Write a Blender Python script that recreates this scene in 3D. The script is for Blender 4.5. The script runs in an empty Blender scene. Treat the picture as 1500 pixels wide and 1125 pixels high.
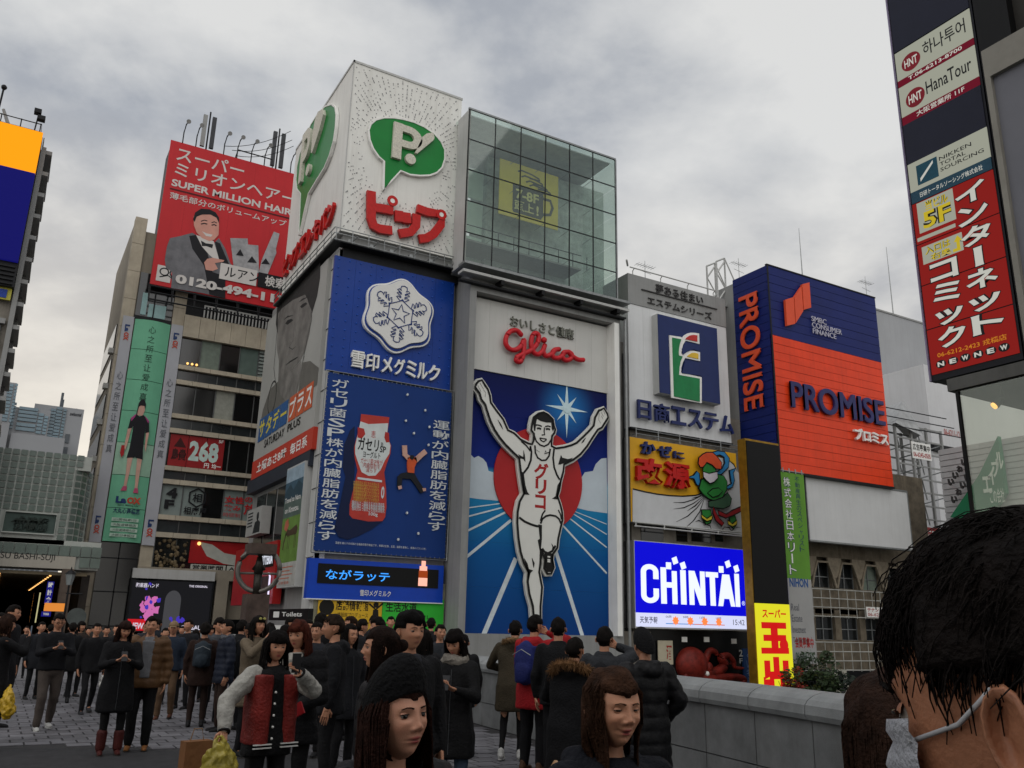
import bpy, bmesh, math, random
import numpy as np
from mathutils import Vector, Matrix, noise as mnoise
random.seed(7); RNG=np.random.RandomState(5)
SC=bpy.context.scene; COL=SC.collection
# ------------------------------------------------------------------ camera
PX_F=1257.0; TILT=math.radians(15.8577); ROLL=math.radians(1.2949); HEAD=math.radians(-30.0); EYE=1.55
_fw=np.array([0,math.cos(TILT),math.sin(TILT)]); _up=np.array([0,-math.sin(TILT),math.cos(TILT)]); _r0=np.array([1.0,0,0])
_rt=math.cos(ROLL)*_r0+math.sin(ROLL)*_up; _u2=-math.sin(ROLL)*_r0+math.cos(ROLL)*_up
_t=_rt.copy()
_Rz=np.array([[math.cos(HEAD),-math.sin(HEAD),0],[math.sin(HEAD),math.cos(HEAD),0],[0,0,1]])
CF=_Rz@_fw; CR=_Rz@_rt; CU=_Rz@_u2; CAM=np.array([0,0,EYE])
cd=bpy.data.cameras.new('camera'); cam=bpy.data.objects.new('camera',cd); COL.objects.link(cam)
cam.matrix_world=Matrix(((CR[0],CU[0],-CF[0],0),(CR[1],CU[1],-CF[1],0),(CR[2],CU[2],-CF[2],EYE),(0,0,0,1)))
cd.sensor_width=36; cd.sensor_fit='HORIZONTAL'; cd.lens=PX_F/1500*36; cd.clip_end=3000; cd.clip_start=.05
SC.camera=cam
SC.render.resolution_x=1024; SC.render.resolution_y=768
SC.view_settings.view_transform='Standard'; SC.view_settings.look='None'; SC.view_settings.exposure=.22; SC.view_settings.gamma=1; SC.view_settings.use_curve_mapping=False
SC.cycles.use_denoising=True; SC.cycles.max_bounces=6; SC.cycles.transparent_max_bounces=12
# ------------------------------------------------------------------ world: overcast sky
SUN_EL=math.radians(48); SUN_AZ=math.radians(-125)   # azimuth of the light's origin, measured from +X
w=bpy.data.worlds.new('World'); SC.world=w; w.use_nodes=True
N=w.node_tree.nodes; Lk=w.node_tree.links; N.clear()
def wn(t,**k):
    n=N.new(t)
    for a,b in k.items(): setattr(n,a,b)
    return n
out=wn('ShaderNodeOutputWorld'); bg=wn('ShaderNodeBackground'); bg.inputs[1].default_value=0.1
sky=wn('ShaderNodeTexSky'); sky.sky_type='NISHITA'; sky.sun_disc=False; sky.sun_elevation=SUN_EL; sky.sun_rotation=math.pi/2-SUN_AZ; sky.dust_density=4; sky.air_density=1
tc=wn('ShaderNodeTexCoord'); sep=wn('ShaderNodeSeparateXYZ'); Lk.new(tc.outputs['Generated'],sep.inputs[0])
zz=wn('ShaderNodeMath',operation='MAXIMUM'); Lk.new(sep.outputs[2],zz.inputs[0]); zz.inputs[1].default_value=0
za=wn('ShaderNodeMath',operation='ADD'); Lk.new(zz.outputs[0],za.inputs[0]); za.inputs[1].default_value=0.22
dv=wn('ShaderNodeVectorMath',operation='DIVIDE'); cmb=wn('ShaderNodeCombineXYZ')
for i in range(3): Lk.new(za.outputs[0],cmb.inputs[i])
Lk.new(tc.outputs['Generated'],dv.inputs[0]); Lk.new(cmb.outputs[0],dv.inputs[1])
mp=wn('ShaderNodeMapping'); mp.inputs['Location'].default_value=(3.1,1.7,0); mp.inputs['Scale'].default_value=(1,1,0.3); mp.inputs['Rotation'].default_value=(0,0,.5); Lk.new(dv.outputs[0],mp.inputs[0])
n1=wn('ShaderNodeTexNoise'); n1.inputs['Scale'].default_value=2.6; n1.inputs['Detail'].default_value=9; n1.inputs['Roughness'].default_value=.55; n1.inputs['Distortion'].default_value=.12; Lk.new(mp.outputs[0],n1.inputs[0])
n2=wn('ShaderNodeTexNoise'); n2.inputs['Scale'].default_value=.62; n2.inputs['Detail'].default_value=4; Lk.new(mp.outputs[0],n2.inputs[0])
ad=wn('ShaderNodeMath',operation='MULTIPLY_ADD'); Lk.new(n2.outputs[0],ad.inputs[0]); ad.inputs[1].default_value=.62; 
m3=wn('ShaderNodeMath',operation='MULTIPLY'); Lk.new(n1.outputs[0],m3.inputs[0]); m3.inputs[1].default_value=.68; Lk.new(m3.outputs[0],ad.inputs[2])
rp=wn('ShaderNodeValToRGB'); Lk.new(ad.outputs[0],rp.inputs[0]); e=rp.color_ramp.elements
e[0].position=.50; e[0].color=(.285,.305,.345,1); e[1].position=.76; e[1].color=(.66,.66,.65,1)
a=rp.color_ramp.elements.new(.59); a.color=(.36,.38,.415,1); a=rp.color_ramp.elements.new(.665); a.color=(.52,.53,.54,1)
# towards the horizon the cloud deck thins and lets warm light through
hz=wn('ShaderNodeMapRange'); Lk.new(sep.outputs[2],hz.inputs[0]); hz.inputs[1].default_value=.0; hz.inputs[2].default_value=.50; hz.inputs[3].default_value=1; hz.inputs[4].default_value=0
warm=wn('ShaderNodeVectorMath',operation='DOT_PRODUCT'); Lk.new(tc.outputs['Generated'],warm.inputs[0]); warm.inputs[1].default_value=(-.05,1,0)
wr=wn('ShaderNodeMapRange'); Lk.new(warm.outputs['Value'],wr.inputs[0]); wr.inputs[1].default_value=.3; wr.inputs[2].default_value=1; wr.inputs[3].default_value=.35; wr.inputs[4].default_value=1
hm=wn('ShaderNodeMath',operation='MULTIPLY'); Lk.new(hz.outputs[0],hm.inputs[0]); Lk.new(wr.outputs[0],hm.inputs[1])
mixh=wn('ShaderNodeMix',data_type='RGBA',blend_type='MIX'); Lk.new(hm.outputs[0],mixh.inputs['Factor']); Lk.new(rp.outputs[0],mixh.inputs[6]); mixh.inputs[7].default_value=(.93,.83,.68,1)
sc10=wn('ShaderNodeVectorMath',operation='SCALE'); Lk.new(mixh.outputs[2],sc10.inputs[0]); sc10.inputs['Scale'].default_value=10.0
mixs=wn('ShaderNodeMix',data_type='RGBA',blend_type='MIX'); mixs.inputs['Factor'].default_value=.93; Lk.new(sky.outputs[0],mixs.inputs[6]); Lk.new(sc10.outputs[0],mixs.inputs[7])
Lk.new(mixs.outputs[2],bg.inputs[0]); Lk.new(bg.outputs[0],out.inputs[0])
# ------------------------------------------------------------------ sun behind the cloud deck
sd=bpy.data.lights.new('sun','SUN'); sd.energy=1.15; sd.angle=math.radians(100); sd.color=(1,.97,.93)
so=bpy.data.objects.new('sun',sd); COL.objects.link(so)
so.rotation_euler=Vector((math.cos(SUN_AZ)*math.cos(SUN_EL),math.sin(SUN_AZ)*math.cos(SUN_EL),math.sin(SUN_EL))).to_track_quat('Z','Y').to_euler()

# ------------------------------------------------------------------ helpers
def ray(px,py): return CF+CR*(px-750)/PX_F-CU*(py-562.5)/PX_F
def at(px,py,ax,val):
    r=ray(px,py); return CAM+r*((val-CAM[ax])/r[ax])
def lin(c):
    return tuple((x/12.92 if x<=.04045 else ((x+.055)/1.055)**2.4) for x in c)
def srgb(h):
    if isinstance(h,str): return lin(tuple(int(h[i:i+2],16)/255 for i in (0,2,4)))
    return tuple(h)
class Fr:
    """A wall plane. 'Y': faces -Y, u = X.  'X': faces -X, u = -Y. v = Z. n = metres out of the wall."""
    def __init__(s,ax,val): s.ax=ax; s.val=val
    def P(s,u,v,n=0):
        return (u,s.val-n,v) if s.ax=='Y' else (s.val-n,-u,v)
    def uv(s,px,py,n=0):
        if s.ax=='Y': p=at(px,py,1,s.val-n); return p[0],p[2]
        p=at(px,py,0,s.val-n); return -p[1],p[2]
_M={}
def mat(name,col,rough=.6,metal=0,var=.10,vs=1.5,bump=0.0,bs=60,emit=0,streak=0,spec=.22,joint=None,coat=0):
    if name in _M: return _M[name]
    m=bpy.data.materials.new(name); m.use_nodes=True; nt=m.node_tree; b=nt.nodes['Principled BSDF']; c=srgb(col)
    b.inputs['Roughness'].default_value=rough; b.inputs['Metallic'].default_value=metal; b.inputs['Specular IOR Level'].default_value=spec
    if coat: b.inputs['Coat Weight'].default_value=coat*.3
    if emit:
        b.inputs['Base Color'].default_value=(*[x*.05 for x in c],1); b.inputs['Emission Color'].default_value=(*c,1); b.inputs['Emission Strength'].default_value=emit; b.inputs['Specular IOR Level'].default_value=.08; b.inputs['Roughness'].default_value=.7
        m.node_tree; _M[name]=m; return m
    t=nt.nodes.new('ShaderNodeNewGeometry'); POS=t.outputs['Position']
    def rgbmix(fac,A,B,bt='MIX'):
        x=nt.nodes.new('ShaderNodeMix'); x.data_type='RGBA'; x.blend_type=bt
        for s,v in ((x.inputs['Factor'],fac),(x.inputs[6],A),(x.inputs[7],B)):
            if hasattr(v,'is_output'): nt.links.new(v,s)
            elif isinstance(v,(int,float)): s.default_value=v
            else: s.default_value=(*v,1) if len(v)==3 else v
        return x.outputs[2]
    n=nt.nodes.new('ShaderNodeTexNoise'); n.inputs['Scale'].default_value=vs; n.inputs['Detail'].default_value=6; n.inputs['Roughness'].default_value=.65; nt.links.new(POS,n.inputs[0])
    lo=tuple(x*(1-var*1.6) for x in c); hi=tuple(min(1,x*(1+var*1.3)) for x in c)
    r=nt.nodes.new('ShaderNodeValToRGB'); nt.links.new(n.outputs[0],r.inputs[0]); r.color_ramp.elements[0].position=.3; r.color_ramp.elements[1].position=.7
    r.color_ramp.elements[0].color=(*lo,1); r.color_ramp.elements[1].color=(*hi,1); o=r.outputs[0]
    if streak:
        mpn=nt.nodes.new('ShaderNodeMapping'); mpn.inputs['Scale'].default_value=(2.2,2.2,.12); nt.links.new(POS,mpn.inputs[0])
        s=nt.nodes.new('ShaderNodeTexNoise'); s.inputs['Scale'].default_value=1.6; s.inputs['Detail'].default_value=7; s.inputs['Roughness'].default_value=.7; nt.links.new(mpn.outputs[0],s.inputs[0])
        rr=nt.nodes.new('ShaderNodeValToRGB'); nt.links.new(s.outputs[0],rr.inputs[0]); rr.color_ramp.elements[0].position=.48; rr.color_ramp.elements[0].color=(0,0,0,1); rr.color_ramp.elements[1].position=.75; rr.color_ramp.elements[1].color=(streak,)*3+(1,)
        o=rgbmix(rr.outputs[0],o,(c[0]*.35,c[1]*.32,c[2]*.28))
    if not hasattr(o,'is_output'): b.inputs['Base Color'].default_value=(*c,1)
    else: nt.links.new(o,b.inputs['Base Color'])
    if bump:
        n3=nt.nodes.new('ShaderNodeTexNoise'); n3.inputs['Scale'].default_value=bs; n3.inputs['Detail'].default_value=4; nt.links.new(POS,n3.inputs[0])
        bp=nt.nodes.new('ShaderNodeBump'); bp.inputs['Strength'].default_value=bump; bp.inputs['Distance'].default_value=.02; nt.links.new(n3.outputs[0],bp.inputs['Height']); nt.links.new(bp.outputs[0],b.inputs['Normal'])
    _M[name]=m; return m
def glass(name,col,tr=.5,rough=.03):
    """a pane: part see-through, part reflecting"""
    if name in _M: return _M[name]
    m=bpy.data.materials.new(name); m.use_nodes=True; nt=m.node_tree; nt.nodes.clear(); c=srgb(col)
    o=nt.nodes.new('ShaderNodeOutputMaterial'); a=nt.nodes.new('ShaderNodeBsdfTransparent'); a.inputs[0].default_value=(*c,1)
    g=nt.nodes.new('ShaderNodeBsdfGlossy'); g.inputs[0].default_value=(.8,.86,.84,1); g.inputs['Roughness'].default_value=rough
    fz=nt.nodes.new('ShaderNodeLayerWeight'); fz.inputs[0].default_value=.5; pw=nt.nodes.new('ShaderNodeMath'); pw.operation='POWER'; nt.links.new(fz.outputs['Facing'],pw.inputs[0]); pw.inputs[1].default_value=4
    mr=nt.nodes.new('ShaderNodeMath'); mr.operation='MULTIPLY_ADD'; nt.links.new(pw.outputs[0],mr.inputs[0]); mr.inputs[1].default_value=.5; mr.inputs[2].default_value=.10
    x=nt.nodes.new('ShaderNodeMixShader'); nt.links.new(mr.outputs[0],x.inputs[0]); nt.links.new(a.outputs[0],x.inputs[1]); nt.links.new(g.outputs[0],x.inputs[2]); nt.links.new(x.outputs[0],o.inputs[0])
    _M[name]=m; return m
# --- text
_TX={}
def glyphs(body,solid,bold,res=2):
    k=(body,solid,bold)
    if k in _TX: return _TX[k]
    c=bpy.data.curves.new('t','FONT'); c.body=body; c.resolution_u=res; c.extrude=.5 if solid else 0; c.offset=bold; c.space_line=1.05
    o=bpy.data.objects.new('t',c); COL.objects.link(o); bpy.context.view_layer.update()
    me=bpy.data.meshes.new_from_object(o.evaluated_get(bpy.context.evaluated_depsgraph_get()))
    v=np.array([p.co[:] for p in me.vertices]).reshape(-1,3); f=[tuple(p.vertices) for p in me.polygons]
    bpy.data.objects.remove(o); bpy.data.curves.remove(c); bpy.data.meshes.remove(me)
    _TX[k]=(v,f); return v,f
SPLIT={'red_print','feature_print','small_lettering','name_lettering','mullion','glowing_bottle','mask_loop','column_joint','wind_line','white_print','window','small_white_lettering','gold_print','climber_trousers_print','white_film','small_print','cloud_print','bulb','skin_print','climber_arm_print','downlight','side_ledge','bracket','lane_line','sun_icon','folded_emblem','louvre','bright_pane','antenna_panel','floodlight','floor_slab','pier','portal_stone','lamp_head','glowing_lamp','product_print','white_box','search_box','pipe','snap_button','letter_ring','letter_dot','hem_stripe','side_window','floor_ledge','arm_print','inset_panel','deck_grating','corner_column','shoe_lace','notice_board'}
class MB:
    def __init__(s): s.v=[]; s.f=[]; s.n=0; s.g=[]
    def add(s,vs,fs):
        s.g.append(len(s.f))
        s.v.extend(tuple(map(float,p)) for p in vs); s.f.extend(tuple(i+s.n for i in f) for f in fs); s.n+=len(vs); return s
    def box(s,x0,x1,y0,y1,z0,z1):
        return s.add([(x,y,z) for x in (x0,x1) for y in (y0,y1) for z in (z0,z1)],[(0,1,3,2),(4,6,7,5),(0,4,5,1),(2,3,7,6),(0,2,6,4),(1,5,7,3)])
    def fbox(s,F,u0,u1,v0,v1,n0,n1):
        return s.add([F.P(u,v,n) for u in (u0,u1) for n in (n0,n1) for v in (v0,v1)],[(0,1,3,2),(4,6,7,5),(0,4,5,1),(2,3,7,6),(0,2,6,4),(1,5,7,3)])
    def poly(s,F,pts,n0,n1=None):
        """pts are (u,v); a sheet at n0, or a solid from n0 out to n1"""
        k=len(pts)
        if n1 is None: return s.add([F.P(u,v,n0) for u,v in pts],[tuple(range(k))])
        return s.add([F.P(u,v,n1) for u,v in pts]+[F.P(u,v,n0) for u,v in pts],[tuple(range(k))]+[(i,i+k,(i+1)%k+k,(i+1)%k) for i in range(k)])
    def stroke(s,F,pts,w,n0,n1=None,closed=False,taper=False):
        P=np.array(pts,float); k=len(P); L=[];R=[]
        for i in range(k):
            a=P[(i-1)%k] if (closed or i>0) else P[i]; b=P[(i+1)%k] if (closed or i<k-1) else P[i]
            d=b-a; d=d/(np.hypot(*d)+1e-9); nn=np.array([-d[1],d[0]]); ww=w/2*(1 if not taper else (1-.85*abs(2*i/(k-1)-1)))
            L.append(P[i]+nn*ww); R.append(P[i]-nn*ww)
        for i in range(k if closed else k-1):
            j=(i+1)%k; s.poly(F,[tuple(L[i]),tuple(R[i]),tuple(R[j]),tuple(L[j])],n0,n1)
        return s
    def tube(s,pts,r,seg=6,r2=None):
        pts=[Vector(p) for p in pts]; k=len(pts); rings=[]
        for i,p in enumerate(pts):
            d=(pts[min(i+1,k-1)]-pts[max(i-1,0)]).normalized(); a=d.orthogonal().normalized()
            if abs(d.z)<.9: a=d.cross(Vector((0,0,1))).normalized()
            b=d.cross(a); rr=r if r2 is None else r+(r2-r)*i/(k-1)
            rings+= [p+(a*math.cos(t)+b*math.sin(t))*rr for t in [2*math.pi*j/seg for j in range(seg)]]
        fs=[(i*seg+j,i*seg+(j+1)%seg,(i+1)*seg+(j+1)%seg,(i+1)*seg+j) for i in range(k-1) for j in range(seg)]
        fs+=[tuple(range(seg))[::-1],tuple((k-1)*seg+j for j in range(seg))]
        return s.add(rings,fs)
    def ball(s,c,r,seg=10,rings=7,sc=(1,1,1)):
        vs=[];fs=[]
        for i in range(rings+1):
            t=math.pi*i/rings
            for j in range(seg):
                a=2*math.pi*j/seg; vs.append((c[0]+r*sc[0]*math.sin(t)*math.cos(a),c[1]+r*sc[1]*math.sin(t)*math.sin(a),c[2]+r*sc[2]*math.cos(t)))
        for i in range(rings):
            for j in range(seg): fs.append((i*seg+j,(i+1)*seg+j,(i+1)*seg+(j+1)%seg,i*seg+(j+1)%seg))
        return s.add(vs,fs)
    def text(s,F,body,bl,tr,n=.01,d=0,bold=0,uvs=None,shear=0,rot=0,res=2):
        """fit the ink of body in the rectangle whose lower left / upper right photo pixels are bl, tr"""
        if uvs: u0,v0,u1,v1=uvs
        else:
            u0,v0=F.uv(*bl); u1,v1=F.uv(*tr)
        g,f=glyphs(body,d>0,bold,res)
        if not len(g): return s
        x=g[:,0].copy(); y=g[:,1].copy(); z=g[:,2]
        if rot: x,y=(y,-x) if rot==90 else (-y,x)
        if shear: x=x+y*shear
        x=(x-x.min())/max(1e-6,x.max()-x.min()); y=(y-y.min())/max(1e-6,y.max()-y.min())
        U=u0+(u1-u0)*x; V=v0+(v1-v0)*y; D=n+(z+.5)*d if d else np.full(len(x),n)
        return s.add([F.P(U[i],V[i],D[i]) for i in range(len(x))],f)
    def vtext(s,F,body,top,bot,wpx,n=.01,d=0,bold=0,fill=.86):
        """characters stacked from photo pixel top (centre of upper edge) to bot (centre of lower edge)"""
        u0,v0=F.uv(*top); u1,v1=F.uv(*bot); ua,_=F.uv(top[0]-wpx/2,top[1]); ub,_=F.uv(top[0]+wpx/2,top[1]); w=abs(ub-ua); k=len(body); h=(v0-v1)/k
        for i,ch in enumerate(body):
            if ch in ' 　': continue
            cu=u0+(u1-u0)*(i+.5)/k; ct=v0-h*i; a=w*fill/2; m=h*(1-fill)/2
            if ch=='ー': s.text(F,ch,0,0,n,d,bold,uvs=(cu-a*.22,ct-h+m,cu+a*.22,ct-m),rot=90)
            elif ch in '・、。，': s.text(F,ch,0,0,n,d,bold,uvs=(cu+a*.2,ct-h*.6,cu+a*.5,ct-h*.3))
            elif ch in 'ッょゅャュョィ': s.text(F,ch,0,0,n,d,bold,uvs=(cu-a*.5,ct-h+m*1.5,cu+a*.85,ct-h*.3))
            else: s.text(F,ch,0,0,n,d,bold,uvs=(cu-a,ct-h+m,cu+a,ct-m))
        return s
    def build(s,name,m,parent=None,smooth=False,origin=None):
        if name in SPLIT and len(s.g)>1 and parent is not None:
            g=s.g+[len(s.f)]; o=None
            for i in range(len(s.g)):
                F=s.f[g[i]:g[i+1]]
                if not F: continue
                ids=sorted(set(k for f in F for k in f)); mp_={k:j for j,k in enumerate(ids)}; q=MB(); q.v=[s.v[k] for k in ids]; q.f=[tuple(mp_[k] for k in f) for f in F]; q.n=len(q.v); q.g=[0]; o=q.build(name,m,parent,smooth,origin)
            return o
        o0=parent['_o'] if (parent is not None and '_o' in parent) else (origin if origin is not None else None)
        V=np.array(s.v,float).reshape(-1,3)
        if o0 is None and parent is None:
            o0=((V[:,0].min()+V[:,0].max())/2,(V[:,1].min()+V[:,1].max())/2,V[:,2].min())
        if o0 is None: o0=(0,0,0)
        V=V-np.array(o0[:])
        me=bpy.data.meshes.new(name); me.from_pydata(V.tolist(),[],s.f); me.materials.append(m)
        if smooth: me.polygons.foreach_set('use_smooth',[True]*len(me.polygons))
        o=bpy.data.objects.new(name,me); COL.objects.link(o)
        if parent is not None: o.parent=parent; ORG[o.name]=tuple(o0[:])
        else: o.location=o0; ORG[o.name]=tuple(o0[:])
        o['_o']=tuple(o0[:])
        return o
ORG={}
def T(name,label,cat,origin=(0,0,0),group=None,rz=0):
    o=bpy.data.objects.new(name,None); o.empty_display_size=.2; COL.objects.link(o); o.location=origin; o.rotation_euler=(0,0,rz); o['label']=label; o['category']=cat
    if group: o['group']=group
    o['_o']=tuple(origin); return o
def tag(o,label,cat,group=None):
    o['label']=label; o['category']=cat
    if group: o['group']=group
    return o
def struct(o,kind='structure'): o['kind']=kind; return o
def dup(o,d=None,parent=None,label=None):
    c=o.copy(); COL.objects.link(c)
    if parent is not None: c.parent=parent
    if d is not None: c.location=Vector(o.location)+Vector(d)
    if label: c['label']=label
    for ch in list(o.children): dup(ch,None,c)
    return c
def B(): return MB()
def pxpts(F,pts): return [F.uv(*p) for p in pts]
# ================================================================== GROUND, CANAL, BRIDGE
ASPH=mat('dark_asphalt','3a3a3c',.75,var=.18,vs=6,bump=.5,bs=220)
PAVE=mat('grey_granite_paver','6d6c70',.7,var=.34,vs=.9,bump=.45,bs=90)
nt=PAVE.node_tree; b=nt.nodes['Principled BSDF']; sk=b.inputs['Base Color'].links[0].from_socket; oi=nt.nodes.new('ShaderNodeObjectInfo'); mr_=nt.nodes.new('ShaderNodeMapRange'); nt.links.new(oi.outputs['Random'],mr_.inputs[0]); mr_.inputs[3].default_value=.78; mr_.inputs[4].default_value=1.18; sc_=nt.nodes.new('ShaderNodeVectorMath'); sc_.operation='SCALE'; nt.links.new(sk,sc_.inputs[0]); nt.links.new(mr_.outputs[0],sc_.inputs['Scale']); nt.links.new(sc_.outputs[0],b.inputs['Base Color'])
JOINT=mat('paver_joint','3c3b3c',.9,var=.1)
GRAN=mat('bridge_granite','7a7c7c',.6,var=.2,vs=2.2,bump=.35,bs=120,streak=.35)
GRANT=mat('bridge_granite_cap','8d9090',.5,var=.17,vs=2.6,bump=.3,bs=120,streak=.2)
CONC=mat('weathered_concrete','77726a',.8,var=.2,vs=.8,bump=.3,bs=30,streak=.5)
DARK=mat('dark_metal','222325',.5,metal=.4,var=.15); STEEL=mat('galvanised_steel','8c8f8f',.45,metal=.6,var=.15,vs=4); BLK=mat('black_paint','0b0b0c',.5,var=.05)
WHT=mat('white_paint','e6e6e2',.5,var=.04,vs=.6,streak=.18); GREYP=mat('grey_panel','8b8c8b',.5,var=.07,vs=.5,streak=.3); LGREY=mat('light_grey_panel','b4b5b3',.5,var=.06,vs=.5,streak=.25)
PAR=[(7.9,44),(8.2,36),(8.15,26),(7.75,18),(7.19,13.64),(7.07,12.25),(6.74,8.0),(6.16,4.9),(5.5,2.6),(4.6,.4),(3.6,-1.6),(2.4,-4)]
def resample(P,step):
    P=np.array(P,float); d=np.hypot(*np.diff(P,axis=0).T); s=np.r_[0,np.cumsum(d)]; n=max(2,int(round(s[-1]/step))+1); t=np.linspace(0,s[-1],n)
    # smooth through the vertices
    out=np.stack([np.interp(t,s,P[:,0]),np.interp(t,s,P[:,1])],1)
    for _ in range(6): out[1:-1]=.25*out[:-2]+.5*out[1:-1]+.25*out[2:]
    return out
PARL=resample(PAR,.86)
m=B(); deck=[(x+.15,y) for x,y in PARL[::-1]]; pts=[(-900,-60),(2.4,-60)]+deck+[(8.2,43.5),(14.0,43.5),(14.0,66),(900,66),(900,1200),(-900,1200)]
m.add([(x,y,0) for x,y in pts],[tuple(range(len(pts)))]); m.build('pavement',mat('plaza_stone','6f6e70',.75,var=.2,vs=1.2,bump=.3,bs=60),origin=(0,0,0))['kind']='structure'
m=B(); m.add([(2,-60,-4.2),(900,-60,-4.2),(900,1200,-4.2),(2,1200,-4.2)],[(0,1,2,3)]); m.build('canal_water',mat('canal_water_mat','1c2a24',.12,var=.2,vs=.4,bump=.6,bs=3),origin=(0,0,0))['kind']='structure'
m=B(); m.box(8.4,120,41,45,-4.3,-3.0); m.box(9,120,-6,6.4,-4.3,-3.0); m.build('promenade',CONC,origin=(0,0,0))['kind']='structure'
# dark asphalt strip in the foreground
m=B(); m.add([(-30,-5,.006),(5.9,-5,.006),(6.2,4.9,.006),(5.0,8.4,.006),(3.6,10.6,.006),(1.9,12.15,.006),(-3,14.5,.006),(-30,18,.006)],[tuple(range(8))]); m.build('asphalt_strip',ASPH,origin=(0,0,0))['kind']='structure'
# pavers: individual stones over a recessed bed
bed=B(); bed.add([(-12,9,.004),(9,9,.004),(9,26,.004),(-12,26,.004)],[(0,1,2,3)])
# stones are clipped to the region beyond the strip and inside the parapet
def edge_y(x): return np.interp(x,[-30,-3,1.9,3.6,5.0,6.2,8],[18,14.5,12.15,10.6,8.4,4.9,0])
def par_x(y): return float(np.interp(y,PARL[::-1,1],PARL[::-1,0]))
spots=[]
s=.30
for j in range(80):
    for i in range(90):
        x=-12+i*s+(j%2)*s/2; y=5+j*s
        if y<edge_y(x)+.18 or x>par_x(y)-.2 or y>26: continue
        P=np.array([x,y,0])-CAM; dz=P@CF
        if dz<1: continue
        X=750+PX_F*(P@CR)/dz; Y=562.5-PX_F*(P@CU)/dz
        if -40<X<1300 and Y<1150: spots.append((np.hypot(x,y),x,y,X,Y))
spots.sort()
stone=B(); stone.box(-s/2+.012,s/2-.012,-s/2+.012,s/2-.012,0,.016)
bedo=bed.build('paving_bed',JOINT,origin=(0,0,0)); bedo['kind']='structure'
base=stone.build('paver',PAVE,bedo)
vis=[q for q in spots if q[4]<1125 and (q[3]<330 or 655<q[3]<800)]
near=vis[:299]; nearset=set((q[1],q[2]) for q in near)
base.location=(near[0][1],near[0][2],0)
for q in near[1:]:
    o=base.copy(); COL.objects.link(o); o.location=(q[1],q[2],random.uniform(-.002,.003))
rest=B()
for q in spots:
    if (q[1],q[2]) in nearset: continue
    h=.012+random.uniform(0,.004); a=s/2-.012; x,y=q[1],q[2]; rest.box(x-a,x+a,y-a,y+a,0.001,h)
ro=rest.build('pavers_beyond',PAVE,bedo); ro['kind']='stuff'
# parapet: granite blocks with a rounded coping
par=T('bridge_parapet','curved grey granite bridge parapet with a rounded coping','parapet',(6.7,8,0))
H=1.07
for i in range(len(PARL)-1):
    a=Vector((*PARL[i],0)); b=Vector((*PARL[i+1],0)); d=(b-a).normalized(); nrm=Vector((-d.y,d.x,0)); 
    if nrm.x<0: nrm=-nrm      # outward, over the canal
    g=.006; a2=a+d*g; b2=b-d*g
    def blk(prof,name,mt):
        m=B(); k=len(prof); vs=[]
        for p in (a2,b2):
            for o_,z in prof: vs.append(p+nrm*o_+Vector((0,0,z)))
        fs=[(j,(j+1)%k,k+(j+1)%k,k+j) for j in range(k)]+[tuple(range(k))[::-1],tuple(range(k,2*k))]
        m.add(vs,fs); o=m.build(name,mt,par); 
        return o
    blk([(0,.015),(0,.355),(.42,.355),(.42,.015)],'granite_block',GRAN); blk([(0,.367),(0,H-.235),(.42,H-.235),(.42,.367)],'granite_block',GRAN)
    cap=[(-.05,H-.225),(-.07,H-.18)]+[(.2-.27*math.cos(t),H-.14+.14*math.sin(t)) for t in np.linspace(.25,math.pi-.25,9)]+[(.47,H-.18),(.45,H-.225)]
    o=blk(cap,'coping_stone',GRANT)
    # dark core seen in the gaps between the stones
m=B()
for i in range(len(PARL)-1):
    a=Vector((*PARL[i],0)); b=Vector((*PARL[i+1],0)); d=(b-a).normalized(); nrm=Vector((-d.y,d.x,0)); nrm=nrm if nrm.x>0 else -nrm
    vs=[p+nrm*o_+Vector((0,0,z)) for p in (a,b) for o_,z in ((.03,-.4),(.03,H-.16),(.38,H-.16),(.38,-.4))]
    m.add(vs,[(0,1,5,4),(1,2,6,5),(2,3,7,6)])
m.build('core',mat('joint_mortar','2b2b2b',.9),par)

# ================================================================== GLICO BUILDING
def bulb_dots(M,F,u0,u1,v0,v1,n,r=.05,su=.5,sv=.5):
    u=u0
    while u<u1:
        v=v0
        while v<v1:
            M.fbox(F,u-r,u+r,v-r,v+r,n,n+r*1.2); v+=sv
        u+=su
FG=Fr('Y',45.06); FF=Fr('Y',44.3)
gb=T('runner_sign_building','tall grey framed building carrying the running athlete picture','building',(28,50,-3))
fu0=22.45; fu1=34.0
ul,vt=FG.uv(692,434.7); ur,_=FG.uv(887.5,480); ul=(ul+FG.uv(670,919)[0])/2; vt=21.55; _,vdiv=FG.uv(688,540); vb=1.2
m=B(); m.box(fu0,ul,44.3,60,-4.1,23.0); m.box(ur+.45,fu1,44.3,60,-4.1,23.0); m.box(ul,ur+.45,44.3,60,vt+.12,23.0); m.box(ul,ur+.45,45.4,60,-4.1,vt+.12); m.box(ul,ur+.45,44.3,45.4,-4.1,vb); m.build('wall',GREYP,gb)
m=B(); m.box(ur,ur+.38,44.1,45.2,vb,vt+.1); m.build('side_trim',WHT,gb)
for z0,z1,y,mt in ((22.95,23.12,43.4,STEEL),(22.45,22.62,43.55,LGREY),(22.0,22.12,43.9,DARK)):
    m=B(); m.box(fu0-.9,fu1+.25,y,44.3,z0,z1); m.build('ledge',mt,gb)
m=B()
for u in np.linspace(24.3,33.3,4): m.box(u-.12,u+.12,43.5,44.28,22.14,22.44); 
m.build('bracket',BLK,gb)
m=B(); m.tube([(34.2,44.0,22.0),(34.2,44.0,-3)],.07); m.tube([(34.45,44.3,22.0),(34.45,44.3,-3)],.1); m.build('pipe',STEEL,gb)
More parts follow.
